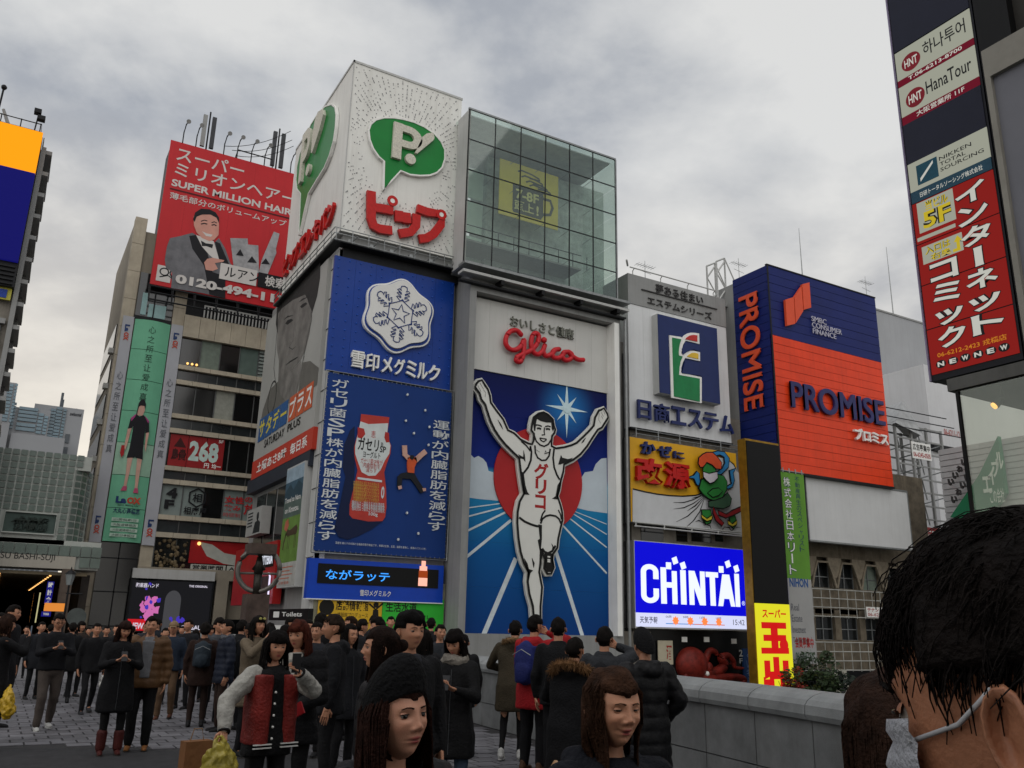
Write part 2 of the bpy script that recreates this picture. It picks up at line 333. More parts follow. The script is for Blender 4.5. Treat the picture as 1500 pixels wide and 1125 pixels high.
# glass box
gx=T('glass_box','greenish glass box on top of the running athlete sign with a yellow cup poster inside','glass box',(27.6,47,23.12))
X0,X1,Y0,Y1,Z0,Z1=21.75,33.55,44.0,50.5,23.12,34.05
m=B(); m.box(X0-.02,X0+.12,Y0,Y0+1.6,Z0,Z1); m.build('side_wall',LGREY,gx)
m=B(); m.box(X0,X1,Y1,Y1+.15,Z0,Z0+1.2); m.box(at(712,300,1,48)[0],at(884,300,1,48)[0],Y1-2.5,Y1-.05,Z0+1.9,Z1-.3); m.build('back_wall',mat('inner_grey_green','b4beba',.8,var=.2),gx)
m=B(); m.box(X0+.13,X1,Y0+.1,Y1,Z0-.02,Z0+.12); m.box(X0+.13,X1-1.6,Y0+2.0,Y1,Z0+2.7,Z0+2.82); m.build('floor_slab',GREYP,gx)
m=B(); m.box(X0+.1,X1-.1,Y0+.5,Y1-.1,Z1-.12,Z1-.04); m.build('ceiling',mat('inner_ceiling','b3b8b6',.8,var=.12),gx)
m=B(); m.box(X0,X1,Y0+.1,Y1,Z1,Z1+.03); m.build('glass_roof',glass('roof_glass',(.9,.94,.92),.8),gx)
m=B()
for k in range(3): m.box(X0+.2,X0+3.5,48.4,48.46,Z0+2+k*2.6,Z0+4.3+k*2.6)
m.build('frosted_panel',mat('frosted_green','d3e6dc',.4,var=.05),gx)
m=B()
for k in range(7): m.tube([(X0+3.5+k*1.2,Y0+2.0,Z0+2.82),(X0+3.5+k*1.2,Y0+2.0,Z0+3.8)],.03,5)
m.tube([(X0+.3,Y0+2.0,Z0+3.8),(X1-1.6,Y0+2.0,Z0+3.8)],.035,5); m.box(X0+.3,X0+3.2,Y0+2.6,Y0+4.4,Z0+.12,Z0+1.5); m.box(X0+4,X0+8,Y0+2.6,Y0+4.0,Z0+.12,Z0+1.7)
m.build('railing',DARK,gx)
PW=(X1-X0)/6; PH=(Z1-Z0)/5
gm=glass('green_pane',(.845,.89,.86),.62)
for i in range(6):
    for j in range(5):
        m=B(); m.box(X0+i*PW+.03,X0+(i+1)*PW-.03,Y0,Y0+.03,Z0+j*PH+.03,Z0+(j+1)*PH-.03); m.build('pane',gm,gx)
for j in range(5):
    m=B(); m.box(X1-.03,X1,Y0+.1,Y1-.05,Z0+j*PH+.03,Z0+(j+1)*PH-.03); m.build('pane',gm,gx)
for i in range(7):
    m=B(); m.box(X0+i*PW-.028,X0+i*PW+.028,Y0-.02,Y0+.06,Z0,Z1); m.build('mullion',DARK,gx)
for j in range(6):
    m=B(); m.box(X0,X1,Y0-.016,Y0+.055,Z0+j*PH-.028,Z0+j*PH+.028); m.build('transom',DARK,gx)
m=B(); m.box(X0-.05,X1+.05,Y0-.03,Y0+.1,Z1,Z1+.12); m.box(X1-.02,X1+.08,Y0-.03,Y0+.1,Z0,Z1); m.build('edge_trim',STEEL,gx)
m=B()
for i in range(1,6):
    for j in range(1,5): m.tube([(X0+i*PW,Y0+.05,Z0+j*PH),(X0+i*PW-.35,Y0+.8,Z0+j*PH-.35)],.022,4)
m.build('glazing_arm',STEEL,gx)
FY=Fr('Y',46.4)
yp=T('cup_poster','yellow square poster of a steaming cup behind the green glass','poster',(26.6,46.4,27.5))
u0,v0=FY.uv(729.6,313); u1,v1=FY.uv(817,255); vt_=FY.uv(732,232.5)[1]; vb_=FY.uv(729.6,313)[1]
m=B(); m.fbox(FY,u0,u1,vb_,vt_,0,.08); m.build('board',mat('poster_yellow','dcc845',.6,var=.04),yp)
uc=(u0+u1)/2+.35; w_=u1-u0; h_=vt_-vb_; m=B()
def cp(a,b): return (u0+a*w_,vb_+b*h_)
m.poly(FY,[cp(.24,.1),cp(.70,.1),cp(.74,.17),cp(.74,.6),cp(.22,.6),cp(.22,.13)],.09,.1); m.stroke(FY,[cp(.74,.5),cp(.86,.5),cp(.9,.38),cp(.86,.24),cp(.72,.2)],.22,.09,.1)
for k,(a,b) in enumerate(((.3,.86),(.36,.78),(.44,.71),(.5,.66))): m.stroke(FY,[cp(a,b),cp(a+.06,b+.04),cp(a+.24,b+.02),cp(a+.36,b-.02),cp(a+.38,b-.05),cp(a+.2,b-.06)],.12,.09,.1)
m.build('cup_print',mat('poster_brown','4a4a35',.7),yp)
m=B(); a=cp(.27,.36);b=cp(.66,.54); m.text(FY,'7-8F',0,0,.11,bold=.03,uvs=(*a,*b)); a=cp(.25,.15);b=cp(.58,.33); m.text(FY,'頭上',0,0,.11,bold=.02,uvs=(*a,*b)); a=cp(.62,.15);b=cp(.66,.33); m.text(FY,'!',0,0,.11,bold=.03,uvs=(*a,*b)); m.build('lettering',mat('poster_letter','d9d28a',.6),yp)

# the picture wall itself
gs=T('runner_sign','huge blue and white sign of a running athlete with both arms raised','billboard',(28,45,vb))
m=B(); nw=8
for i in range(nw):
    a=ul+(ur-ul)*i/nw; b=ul+(ur-ul)*(i+1)/nw; m.fbox(FG,a+.004,b-.004,vdiv+.02,vt,0,.12)
m.build('white_panel',mat('sign_white','c4c4c0',.45,var=.03,vs=.4,streak=.12),gs)
def gradmat(name,stops,z0,z1,rough=.35):
    m=bpy.data.materials.new(name); m.use_nodes=True; nt=m.node_tree; b=nt.nodes['Principled BSDF']; b.inputs['Roughness'].default_value=.55; b.inputs['Specular IOR Level'].default_value=.12
    t=nt.nodes.new('ShaderNodeTexCoord'); sp=nt.nodes.new('ShaderNodeSeparateXYZ'); nt.links.new(t.outputs['Object'],sp.inputs[0])
    r=nt.nodes.new('ShaderNodeMapRange'); nt.links.new(sp.outputs[2],r.inputs[0]); r.inputs[1].default_value=z0; r.inputs[2].default_value=z1
    n=nt.nodes.new('ShaderNodeValToRGB'); nt.links.new(r.outputs[0],n.inputs[0]); e=n.color_ramp.elements
    e[0].position=stops[0][0]; e[0].color=(*srgb(stops[0][1]),1); e[1].position=stops[-1][0]; e[1].color=(*srgb(stops[-1][1]),1)
    for p,c in stops[1:-1]: x=e.new(p); x.color=(*srgb(c),1)
    nt.links.new(n.outputs[0],b.inputs['Base Color']); return m
H0=vdiv-vb
pm=gradmat('track_picture_print',[(0,'0a3878'),(.30,'0a5492'),(.50,'1c7bab'),(.595,'3f9cbe'),(.62,'10297c'),(.80,'0b1a62'),(1,'0b1548')],0,H0)
nt=pm.node_tree; b=nt.nodes['Principled BSDF']; src=b.inputs['Base Color'].links[0].from_socket
# printed starburst glow round the star
su,sv=FG.uv(829.5,599); t=nt.nodes.new('ShaderNodeTexCoord'); dd=nt.nodes.new('ShaderNodeVectorMath'); dd.operation='DISTANCE'; nt.links.new(t.outputs['Object'],dd.inputs[0]); dd.inputs[1].default_value=(su-28,45.06-45,sv-vb)
rr=nt.nodes.new('ShaderNodeMapRange'); nt.links.new(dd.outputs['Value'],rr.inputs[0]); rr.interpolation_type='SMOOTHSTEP'; rr.inputs[1].default_value=2.6; rr.inputs[2].default_value=.2; rr.inputs[3].default_value=0; rr.inputs[4].default_value=.85
mx=nt.nodes.new('ShaderNodeMix'); mx.data_type='RGBA'; nt.links.new(rr.outputs[0],mx.inputs['Factor']); nt.links.new(src,mx.inputs[6]); mx.inputs[7].default_value=(*srgb('2374b8'),1); nt.links.new(mx.outputs[2],b.inputs['Base Color'])
m=B()
for j in range(6):
    a=vb+H0*j/6; c=vb+H0*(j+1)/6; m.fbox(FG,ul,ur,a+.003,c-.003,0,.04)
m.build('picture_panel',pm,gs)
m=B()
cl=[(675,648),(684,646),(688,665),(694,671),(700,668),(707,672),(712,678),(715,690),(722,692),(730,700),(742,702),(744,735),(700,731),(672,727)]
m.poly(FG,pxpts(FG,cl),.044,.05)
cl=[(888,671),(880,672),(872,680),(868,690),(856,692),(851,700),(850,715),(838,722),(836,742),(860,748),(889,752)]
m.poly(FG,pxpts(FG,cl),.044,.05); m.build('cloud_print',mat('cloud_white','b9c4cc',.4,var=.06,vs=.5),gs)
m=B()
for k,(a,b,w_) in enumerate([((745,736),(677,745),.09),((745,741),(676,759),.12),((745,748),(675,782),.17),((748,762),(673,824),.24),((755,818),(695,960),.42)]): m.stroke(FG,pxpts(FG,[a,b]),w_*.72,.052,.056)
for a,b,w_ in [((838,748),(888,768),.07),((836,751),(888,783),.09),((832,758),(888,802),.12),((824,770),(888,840),.17),((812,803),(862,962),.36)]: m.stroke(FG,pxpts(FG,[a,b]),w_*.72,.052,.056)
m.build('lane_line',mat('lane_white','c9d3d8',.4),gs)
c0=FG.uv(786,697); rx=(FG.uv(851,697)[0]-FG.uv(722,697)[0])/2; cu=(FG.uv(851,697)[0]+FG.uv(722,697)[0])/2; cv=FG.uv(786,700)[1]
m=B(); m.poly(FG,[(cu+rx*math.cos(t),cv-.1+rx*math.sin(t)) for t in np.linspace(0,2*math.pi,64,endpoint=False)],.06,.14); m.build('red_disc',mat('disc_red','a81f22',.4,var=.06,vs=.4),gs)
m=B()
for k in range(8):
    t=math.pi/2+k*math.pi/4; R_=1.95 if k%2==0 else 1.25; q=.17; m.poly(FG,[(su+R_*math.cos(t)*.85,sv+R_*math.sin(t)),(su+q*math.cos(t+1.3),sv+q*math.sin(t+1.3)),(su+q*math.cos(t-1.3),sv+q*math.sin(t-1.3))],.052+.002*k,.058+.002*k)
m.poly(FG,[(su+.3*math.cos(t),sv+.3*math.sin(t)) for t in np.linspace(0,6.28,17)[:-1]],.08,.09); m.build('star',mat('star_pale','c8e0e6',.4),gs)
S=[(691.2,569.4),(692.7,564.6),(696.1,560.6),(701,559.2),(703.5,563.6),(709.3,572.4),(712.3,581.2),(713.7,591.9),(722,603.7),(731.8,616.4),(738.7,632),(748.4,636.9),(757.2,645.7),(768,651.1),(773.9,652.6),(776.3,646.7),(776.8,636.9),(772.9,632),(773.9,624.2),(776.3,613.4),(783.6,607.6),(791,606),(797.6,609.5),(804.4,616.4),(805.9,626.2),(807.9,631),(806.4,636),(803,640.3),(802.2,648),(802.4,655.2),(809,658.5),(820.5,656.8),(831,654),(839,650.4),(848.4,641.8),(858.2,632),(864,625.2),(866,613.4),(871.9,602.7),(873.9,602.7),(878.8,599.8),(883.6,607.6),(885,613.4),(880.7,620.3),(875.8,628),(870,631),(862,642.8),(854.3,655),(844.8,666.6),(834.4,674.7),(820.5,681.6),(819.4,692),(815.9,704.7),(813.6,718.6),(810.7,727.8),(814.7,739.4),(817.6,750.9),(818.2,762.5),(815.9,771.6),(811.8,790),(810.7,802.8),(804.3,812),(803.2,820),(805.5,831.6),(801.4,840.9),(796.2,840.9),(791.6,832.8),(792.8,820),(789.3,810.8),(786.4,803.9),(785.8,824.7),(784.1,838.6),(788.2,860.5),(787,875.6),(785.8,888),(786,915),(777,915),(774.9,888),(769.7,869.8),(767.4,852.4),(768.5,838.6),(761.6,824.7),(757,808.5),(754,788.9),(752.3,766.9),(752.9,750.9),(755.8,735.9),(762.2,724.4),(759.8,709.3),(757,688.5),(755.2,672.4),(746.6,664.3),(735,652.7),(726.9,642.8),(719.1,631),(713.2,618.3),(708.4,603.7),(705.9,594.9),(700,587),(697.6,578.2)]
SU=pxpts(FG,S)
WS=mat('runner_white','d8d8d2',.4,var=.03,vs=.5); BS=mat('runner_black','0a0a0a',.4,var=.02)
m=B(); m.stroke(FG,SU,.36,.16,.36,closed=True); m.build('halo_edge',WS,gs)
m=B(); m.poly(FG,SU,.16,.44); m.build('body_panel',WS,gs)
m=B(); m.stroke(FG,SU,.135,.43,.462,closed=True)
def bs(pts,w,tp=False,n=.45): m.stroke(FG,pxpts(FG,pts),w*.85,n-.005,n+.01,taper=tp)
def bp(pts,n=.45): m.poly(FG,pxpts(FG,pts),n-.005,n+.012)
bp([(776.8,633),(775.8,622),(777,614),(783,608.5),(790,607),(797.6,610),(804,617),(806,630),(804.5,634),(802.6,630),(801.8,621),(794,620.6),(786,618.5),(781,615.5),(779.6,622),(778.6,633)])
bs([(778.2,625.5),(781,624.2),(785,625),(788,626.5)],.1); bs([(793,626.8),(797,625.8),(801,627)],.1); bs([(781,629.5),(784,629),(787,630.5)],.14); bs([(794,630.5),(797,630),(800,631)],.14)
bs([(792,628),(791.4,634),(792.3,638.5),(788,639)],.09); bs([(785,643.5),(787,647),(791,649),(795,645.5)],.09); bs([(785,643.5),(795,645)],.09)
bs([(777.2,640),(780,648),(785.5,653.5),(791.5,655.5),(797.5,652.5),(802.3,645)],.12)
bs([(778,654),(778.7,665),(782,672),(788,676),(794,675.5),(798.6,669.5),(800.5,659)],.13); bs([(779,660),(785,664)],.1,True); bs([(800,664),(792,666),(794,662)],.08)
bs([(771.3,655),(773,664),(772,676),(768,686),(761,695)],.15); bs([(806,659),(804.5,672),(806,686),(810,697),(814,704)],.15)
bp([(753.5,667),(757,669),(761,671),(761.5,661),(763.5,670),(764,678),(761,674),(757,673)]); bp([(816,668),(818,672),(826,674),(834,672),(828,677),(820,680),(815,682),(812,682)])
bs([(724,617),(728,624),(731.5,631)],.12,True); bs([(852,643),(848.5,648),(846,651)],.12,True); bs([(758,648),(766,655),(771,662),(771,657)],.12)
bp([(758.5,692),(761.5,694),(764,712),(767,722),(770,726),(762,725.5),(760.5,715)]); bp([(816,704),(813,722),(811,733),(803,731.5),(808,728),(811,712)])
bs([(755,759),(763,765),(772,769),(780,771.5),(785,772)],.16); bs([(786,768),(789,761),(794,757),(800,755.5),(808,757),(813,761),(816,768)],.14); bs([(786,764),(789,754),(793,748.5)],.12)
bp([(783,769),(788,770),(788,790),(786.5,806),(784.5,806),(782,792),(785,790)]); bs([(812,748),(815,754),(816.5,762)],.1)
bs([(773.5,818),(776,826),(776,832)],.16,True); bp([(762,818),(767,826),(769,834),(775,836),(771,840),(769,850),(767,838),(764,828)]); bs([(802,797),(804.5,802),(802.5,808)],.12,True)
bs([(788.5,804),(792,809),(797,811),(803,808),(808,800)],.16)
bp([(791.5,811),(803.5,811),(804,822),(805,831),(801,838.5),(796.5,838.5),(792.5,831),(793,820)])
for a,b in (((695,567),(699.5,576)),((698,563.5),(703,572)),((701.5,562),(705.5,570)),((703,573),(706,577)),((706,577),(705.5,584)),((872,607),(871,618)),((875,606),(878,612)),((878,603),(880.5,609)),((875,611),(877.5,616)),((872,618),(874,622))): bs([a,b],.1,True)
m.build('outline_stroke',BS,gs)
m=B()
for y in (816,820.5,823): m.stroke(FG,pxpts(FG,[(796,y),(800,y+.5)]),.09,.464,.468)
m.build('shoe_lace',WS,gs)
RD=mat('sign_red','a01c1e',.4,var=.05); RB=mat('letter_red','c2202a',.35,var=.05,coat=.3)
m=B(); m.text(FG,'グ',(776.5,703),(798,681),.445,bold=.035); m.text(FG,'リ',(778.5,724.5),(795,704.5),.445,bold=.035); m.text(FG,'コ',(778,746),(794,727),.445,bold=.035); m.build('chest_lettering',RD,gs)
m=B(); m.text(FG,'おいしさと健康',(745,496-7),(838,484),.12,d=.12,bold=.008,uvs=(FG.uv(745,478)[0],FG.uv(745,478)[1]-.05,FG.uv(838,496)[0],FG.uv(745,463)[1])); m.build('slogan_lettering',mat('chrome_letter','77786f',.35,metal=.5),gs)
# the red script word, as raised tubes
m=B()
def scr(pts,r=.165):
    m.tube([FG.P(*FG.uv(x,y),.42) for x,y in pts],r,8)
    for p in (pts[0],pts[-1]): m.ball(FG.P(*FG.uv(*p),.42),r,8,6)
def z1(x,y): return (660+x/3.75,400+y/3.75)
def crm(P,k=6):
    P=[np.array(p,float) for p in P]; Q=[]
    for i in range(len(P)-1):
        a=P[max(i-1,0)];b=P[i];c=P[i+1];d=P[min(i+2,len(P)-1)]
        for j in range(k): t=j/k; Q.append(.5*((2*b)+(-a+c)*t+(2*a-5*b+4*c-d)*t*t+(-a+3*b-3*c+d)*t**3))
    return Q+[P[-1]]
for st in ([(368,348),(345,326),(312,330),(288,360),(286,400),(308,428),(342,430),(370,408),(384,376),(384,420),(380,462),(366,495),(344,492),(346,472),(385,452),(425,432),(456,398),(466,360),(450,340),(430,356),(424,400),(436,442),(462,456),(488,436),(498,408)],[(498,408),(490,440),(504,464),(532,456),(556,432),(576,428)],[(576,428),(552,432),(538,452),(550,474),(578,474),(600,456)],[(628,442),(602,446),(594,470),(614,488),(642,478),(646,456),(628,442),(650,466),(680,484),(708,486)]): scr([z1(*p) for p in crm(st)])
m.ball(FG.P(*FG.uv(*z1(494,378)),.42),.21,8,6); m.build('script_lettering',RB,gs,smooth=True)
# ================================================================== CORNER BUILDING WITH THE WHITE BOX, LEFT OF THE RUNNER
PX=14.42
FP=Fr('Y',46.0); FL=Fr('X',PX)
wb=T('white_corner_box','big white rooftop sign box with a green speech bubble on two faces','billboard',(18,50,24.2))
WBM=mat('white_box_panel','deded9',.5,var=.04,vs=.35,bump=.15,bs=3,streak=.22)
m=B(); m.box(PX,22.12,46.0,58.45,24.26,36.05); m.build('box_wall',WBM,wb)
m=B(); m.box(PX-.05,22.17,45.95,46.02,35.98,36.13); m.box(PX-.05,PX+.05,45.95,58.5,35.98,36.13); m.box(PX-.03,PX+.02,45.96,46.02,24.26,36); m.build('edge_trim',LGREY,wb)
m=B(); bu,bv=FP.uv(590,235)
for _ in range(2600):
    t=random.uniform(0,2*math.pi); R_=2.9+random.random()**.8*5.2; t=round(t/(2*math.pi)*96)/96*2*math.pi; u=bu+R_*math.cos(t)*.95; v=bv+R_*math.sin(t)
    if PX+.15<u<21.95 and 24.5<v<35.8: m.fbox(FP,u-.022,u+.022,v-.022,v+.022,.0,.04)
so_=m.build('bulb_field',mat('bulb_grey','97989a',.4),wb); so_['kind']='stuff'
GRN=mat('bubble_green','047a2f',.4,var=.06,vs=.6,coat=.3)
def bubble(F,pts,w,name='speech_bubble'):
    g=B(); g.poly(F,pts,.02,.2); g.build(name,GRN,wb); g=B(); g.stroke(F,pts,w,.02,.24,closed=True); g.build('bubble_rim',WHT,wb)
def z5(x,y): return (360+x/3.309,60+y/3.309)
bR=[(590,440),(600,412),(625,390),(665,380),(710,380),(760,388),(810,402),(860,425),(905,455),(940,495),(958,535),(958,580),(945,620),(920,645),(885,658),(840,660),(790,655),(745,636),(700,685),(662,730),(665,590),(640,570),(612,530),(595,485)]
bubble(FP,pxpts(FP,[z5(*p) for p in bR]),.1)
bL=[(430,312),(447,325),(453,360),(450,420),(440,490),(420,560),(395,620),(360,675),(318,745),(300,820),(272,945),(280,745),(262,720),(258,680),(262,620),(275,560),(300,480),(330,410),(365,355),(400,322)]
bubble(FL,pxpts(FL,[z5(*p) for p in bL]),.1)
BULB=mat('bulb_letter','c9c6b8',.55,var=.16,vs=9,bump=.8,bs=25)
def PE(F,zp,P,n):
    m=B()
    m.build if 0 else None
    return m
m=B(); m.poly(FP,pxpts(FP,[z5(*p) for p in [(700,402),(740,405),(735,585),(697,572)]]),.2,.42)
def arc(F,c,r1,r2,a0,a1,n0,n1,k=14):
    for i in range(k):
        t=a0+(a1-a0)*i/k; t2=a0+(a1-a0)*(i+1)/k; m.poly(F,[(c[0]+r1[0]*math.cos(t),c[1]+r1[1]*math.sin(t)),(c[0]+r2[0]*math.cos(t),c[1]+r2[1]*math.sin(t)),(c[0]+r2[0]*math.cos(t2),c[1]+r2[1]*math.sin(t2)),(c[0]+r1[0]*math.cos(t2),c[1]+r1[1]*math.sin(t2))],n0,n1)
def pe(F,base,hgt,w):
    # letter P then a slanted exclamation mark, in wall metres
    u,v=base; arc(F,(u+w*.36,v+hgt*.68),(w*.13,hgt*.12),(w*.33,hgt*.31),-math.pi/2,math.pi/2,.2,.42)
    m.poly(F,[(u+w*.2,v+hgt*.80),(u+w*.37,v+hgt*.80),(u+w*.37,v+hgt*.99),(u+w*.2,v+hgt*.99)],.2,.415); m.poly(F,[(u+w*.2,v+hgt*.37),(u+w*.37,v+hgt*.37),(u+w*.37,v+hgt*.56),(u+w*.2,v+hgt*.56)],.2,.415)
    m.poly(F,[(u,v),(u+w*.21,v),(u+w*.21,v+hgt),(u,v+hgt)],.2,.42)
m=B(); b0=FP.uv(*z5(697,575)); tp=FP.uv(*z5(703,402)); wd=FP.uv(*z5(905,500))[0]-b0[0]; pe(FP,b0,tp[1]-b0[1],wd)
m.poly(FP,pxpts(FP,[z5(*p) for p in [(895,458),(902,480),(900,492),(818,560),(808,556),(845,478),(865,462)]]),.2,.42)
cc=FP.uv(*z5(787,585)); m.poly(FP,[(cc[0]+.36*math.cos(t),cc[1]+.36*math.sin(t)) for t in np.linspace(0,6.28,19)[:-1]],.2,.42); m.build('bubble_lettering',BULB,wb)
m=B(); b0=FL.uv(*z5(280,705)); tp=FL.uv(*z5(306,475)); wd=(FL.uv(*z5(355,420))[0]-b0[0])*1.15; pe(FL,(b0[0],b0[1]),FL.uv(*z5(306,475))[1]-b0[1]+.25,wd*1.0)
m.poly(FL,pxpts(FL,[z5(*p) for p in [(400,340),(404,365),(385,440),(350,550),(344,552),(350,470),(362,395),(378,352)]]),.2,.42)
cc=FL.uv(*z5(327,632)); m.poly(FL,[(cc[0]+.42*math.cos(t),cc[1]+.42*math.sin(t)) for t in np.linspace(0,6.28,19)[:-1]],.2,.42); m.build('bubble_lettering',BULB,wb)
RED=mat('channel_red','b81714',.4,var=.1,vs=5,coat=.2)
def letters(F,strokes,w,n0,n1,parent,name,matl,conv):
    g=B(); e=B()
    for i,s_ in enumerate(strokes): g.stroke(F,pxpts(F,[conv(*p) for p in s_]),w,n0,n1+.002*i)
    return g.build(name,matl,parent)
KP=[[(600,738),(600,870),(612,905),(640,920),(700,928)],[(604,815),(655,822),(705,832)],[(732,833),(736,885)],[(768,842),(772,892)],[(818,850),(815,905),(790,935),(735,943)],[(820,820),(870,838),(945,850),(935,900),(900,945),(865,965),(832,968)]]
g=letters(FP,KP,.56,.12,.36,wb,'red_lettering',RED,z5)
m=B()
for c_ in ((700,787),(936,853)):
    cc=FP.uv(*z5(*c_)); arc(FP,cc,(.16,.16),(.36,.36),0,2*math.pi,.37,.41)
m.build('letter_ring',RED,wb)
m=B()
for c_ in ((700,787),(936,853)):
    cc=FP.uv(*z5(*c_)); m.poly(FP,[(cc[0]+.2*math.cos(t),cc[1]+.2*math.sin(t)) for t in np.linspace(0,6.28,15)[:-1]],.1,.395)
m.build('letter_dot',WHT,wb)
m=B(); 
for ch,(x0,y0,x1,y1) in zip('ピップエレキバン',[(195,1120,222,1035),(222,1100,245,1030),(240,1070,270,975),(272,1035,305,945),(308,1005,335,915),(336,970,368,880),(370,945,402,860),(405,905,440,800)]):
    a=FL.uv(*z5(x0,y0)); b=FL.uv(*z5(x1,y1)); m.text(FL,ch,0,0,.06,d=.22,bold=.03,uvs=(a[0],25.3+(0 if ch not in 'ッ' else 0),b[0]+.15,25.3+(1.5 if ch not in 'ッ' else 1.1)))
m.build('red_lettering',RED,wb)
# catwalk under the box
cw=T('catwalk','steel maintenance catwalk with rails beneath the white sign box','catwalk',(18,45.5,23.6))
m=B()
for z in (23.35,23.75,24.1):
    m.tube([(PX-.5,58.5,z),(PX-.5,45.4,z),(22.2,45.4,z)],.035,5)
for u in np.linspace(PX-.4,22.1,9): m.tube([(u,45.4,23.3),(u,45.4,24.12)],.03,4)
for y in np.linspace(46,58.4,10): m.tube([(PX-.5,y,23.3),(PX-.5,y,24.12)],.03,4)
m.build('rail',STEEL,cw)
m=B(); m.box(PX-.5,22.2,45.4,46.2,23.25,23.32); m.box(PX-.5,PX+.1,46.2,58.4,23.25,23.32); m.build('deck_grating',DARK,cw)
m=B()
for u in np.linspace(PX+.6,21.6,6): m.box(u-.2,u+.2,45.5,45.9,23.32,23.6); m.tube([(u,45.7,23.4),(u+.25,45.2,23.75)],.05,5)
m.build('floodlight',STEEL,cw)
# body of the building
FB=Fr('Y',46.35); FX=Fr('X',14.75)
cb=T('corner_building','tall narrow corner building hung with blue posters, left of the running athlete','building',(18,52,0))
m=B(); m.box(14.75,22.4,46.35,62,0,24.2); m.build('wall',GREYP,cb)
m=B(); m.box(14.55,15.1,46.1,46.4,4.6,23.1); m.box(14.5,14.8,46.1,47.6,1,23.1); m.build('corner_column',LGREY,cb)
m=B()
for z in np.arange(5,23,1.9): m.box(14.46,14.52,46.2,47.4,z,z+.03)
m.build('column_joint',DARK,cb)
m=B(); m.box(14.7,22.35,46.0,46.34,22.6,23.2); m.build('soffit',DARK,cb)
m=B(); m.box(14.7,22.4,46.0,46.34,-.2,3.9); m.build('base_wall',mat('stained_base','8d8b77',.8,var=.25,vs=1,streak=.5),cb)
# snow emblem sign
FS=Fr('Y',46.1)
sn=T('snowflake_sign','deep blue sign with a white six pointed snowflake emblem','billboard',(18.5,46.1,14.5))
BLU=mat('deep_blue_panel','0a388c',.35,var=.06,vs=.5,coat=.3); BLU2=mat('banner_blue','103474',.6,var=.07,vs=.25)
su0=FS.uv(491,365)[0]; su1=FS.uv(665,404)[0]; sz1=22.6; sz0=FS.uv(482,543)[1]
m=B(); k=6
for i in range(k):
    a=su0+(su1-su0)*i/k; b=su0+(su1-su0)*(i+1)/k; m.fbox(FS,a+.005,b-.005,sz0,sz1,-.1,.12)
m.build('panel',BLU,sn)
m=B()
for i in range(12):
    for j in range(13):
        u=su0+.25+i*(su1-su0-.4)/11; v=sz0+.4+j*(sz1-sz0-.6)/12
        c_=FS.uv(582,465); 
        if math.hypot(u-c_[0],v-c_[1])>2.5 : m.ball(FS.P(u,v,.14),.05,5,4)
ob=m.build('bulb',mat('blue_bulb','1a4fae',.3),sn); 
cu_,cv_=FS.uv(581.5,464.5); 
def flower(R0,A,n0,n1,mt,name,off=(0,0)):
    g=B(); g.poly(FS,[(cu_+off[0]+(R0+A*math.cos(6*(t-math.pi/2+.09)))*math.cos(t),cv_+off[1]+(R0+A*math.cos(6*(t-math.pi/2+.09)))*math.sin(t)) for t in np.linspace(0,2*math.pi,73)[:-1]],n0,n1); return g.build(name,mt,sn)
flower(2.26,.16,.12,.35,WHT,'emblem_rim'); flower(2.16,.16,.34,.37,BLU,'emblem_band'); flower(2.05,.15,.36,.5,mat('emblem_white','d9d9d6',.4,var=.02),'emblem_plate',(-.03,.05))
m=B(); LN=mat('emblem_line','15306e',.4)
for k in range(6):
    t=math.pi/2+k*math.pi/3-.09
    def q(r,s_): return (cu_+r*math.cos(t)-s_*math.sin(t),cv_+.05+r*math.sin(t)+s_*math.cos(t))
    half=[(.95,0),(.82,.14),(1.05,.42),(1.1,.30),(1.02,.12),(1.1,.12),(1.3,.42),(1.36,.30),(1.24,.12),(1.33,.12),(1.5,.42),(1.58,.32),(1.5,.14),(1.62,.22),(1.78,.18),(1.84,0)]
    m.stroke(FS,[q(*p) for p in half],.05,.505,.53); m.stroke(FS,[q(a,-b) for a,b in half],.05,.505,.53)
    t2=t+math.pi/3; m.stroke(FS,[(cu_+.88*math.cos(t),cv_+.05+.88*math.sin(t)),(cu_+.88*math.cos(t2),cv_+.05+.88*math.sin(t2))],.045,.507,.528)
m.stroke(FS,[(cu_+(.62 if j%2==0 else .27)*math.cos(math.pi/2-.09+j*math.pi/5),cv_+.05+(.62 if j%2==0 else .27)*math.sin(math.pi/2-.09+j*math.pi/5)) for j in range(10)],.06,.505,.53,closed=True)
m.build('snowflake_line',LN,sn)
m=B()
for i,ch in enumerate('雪印メグミルク'):
    x0=[511,533,556,574.5,592.5,609,624.5][i]; x1=[531,552,572,590,607,623.5,642][i]; a=FS.uv(x0,540)[0]; b=FS.uv(x1,540)[0]; z=FS.uv(511,537)[1]-.08
    m.text(FS,ch,0,0,.14,d=.2,bold=.012 if i<2 else .018,uvs=(a,z,b,z+1.02))
m.build('lettering',WHT,sn)
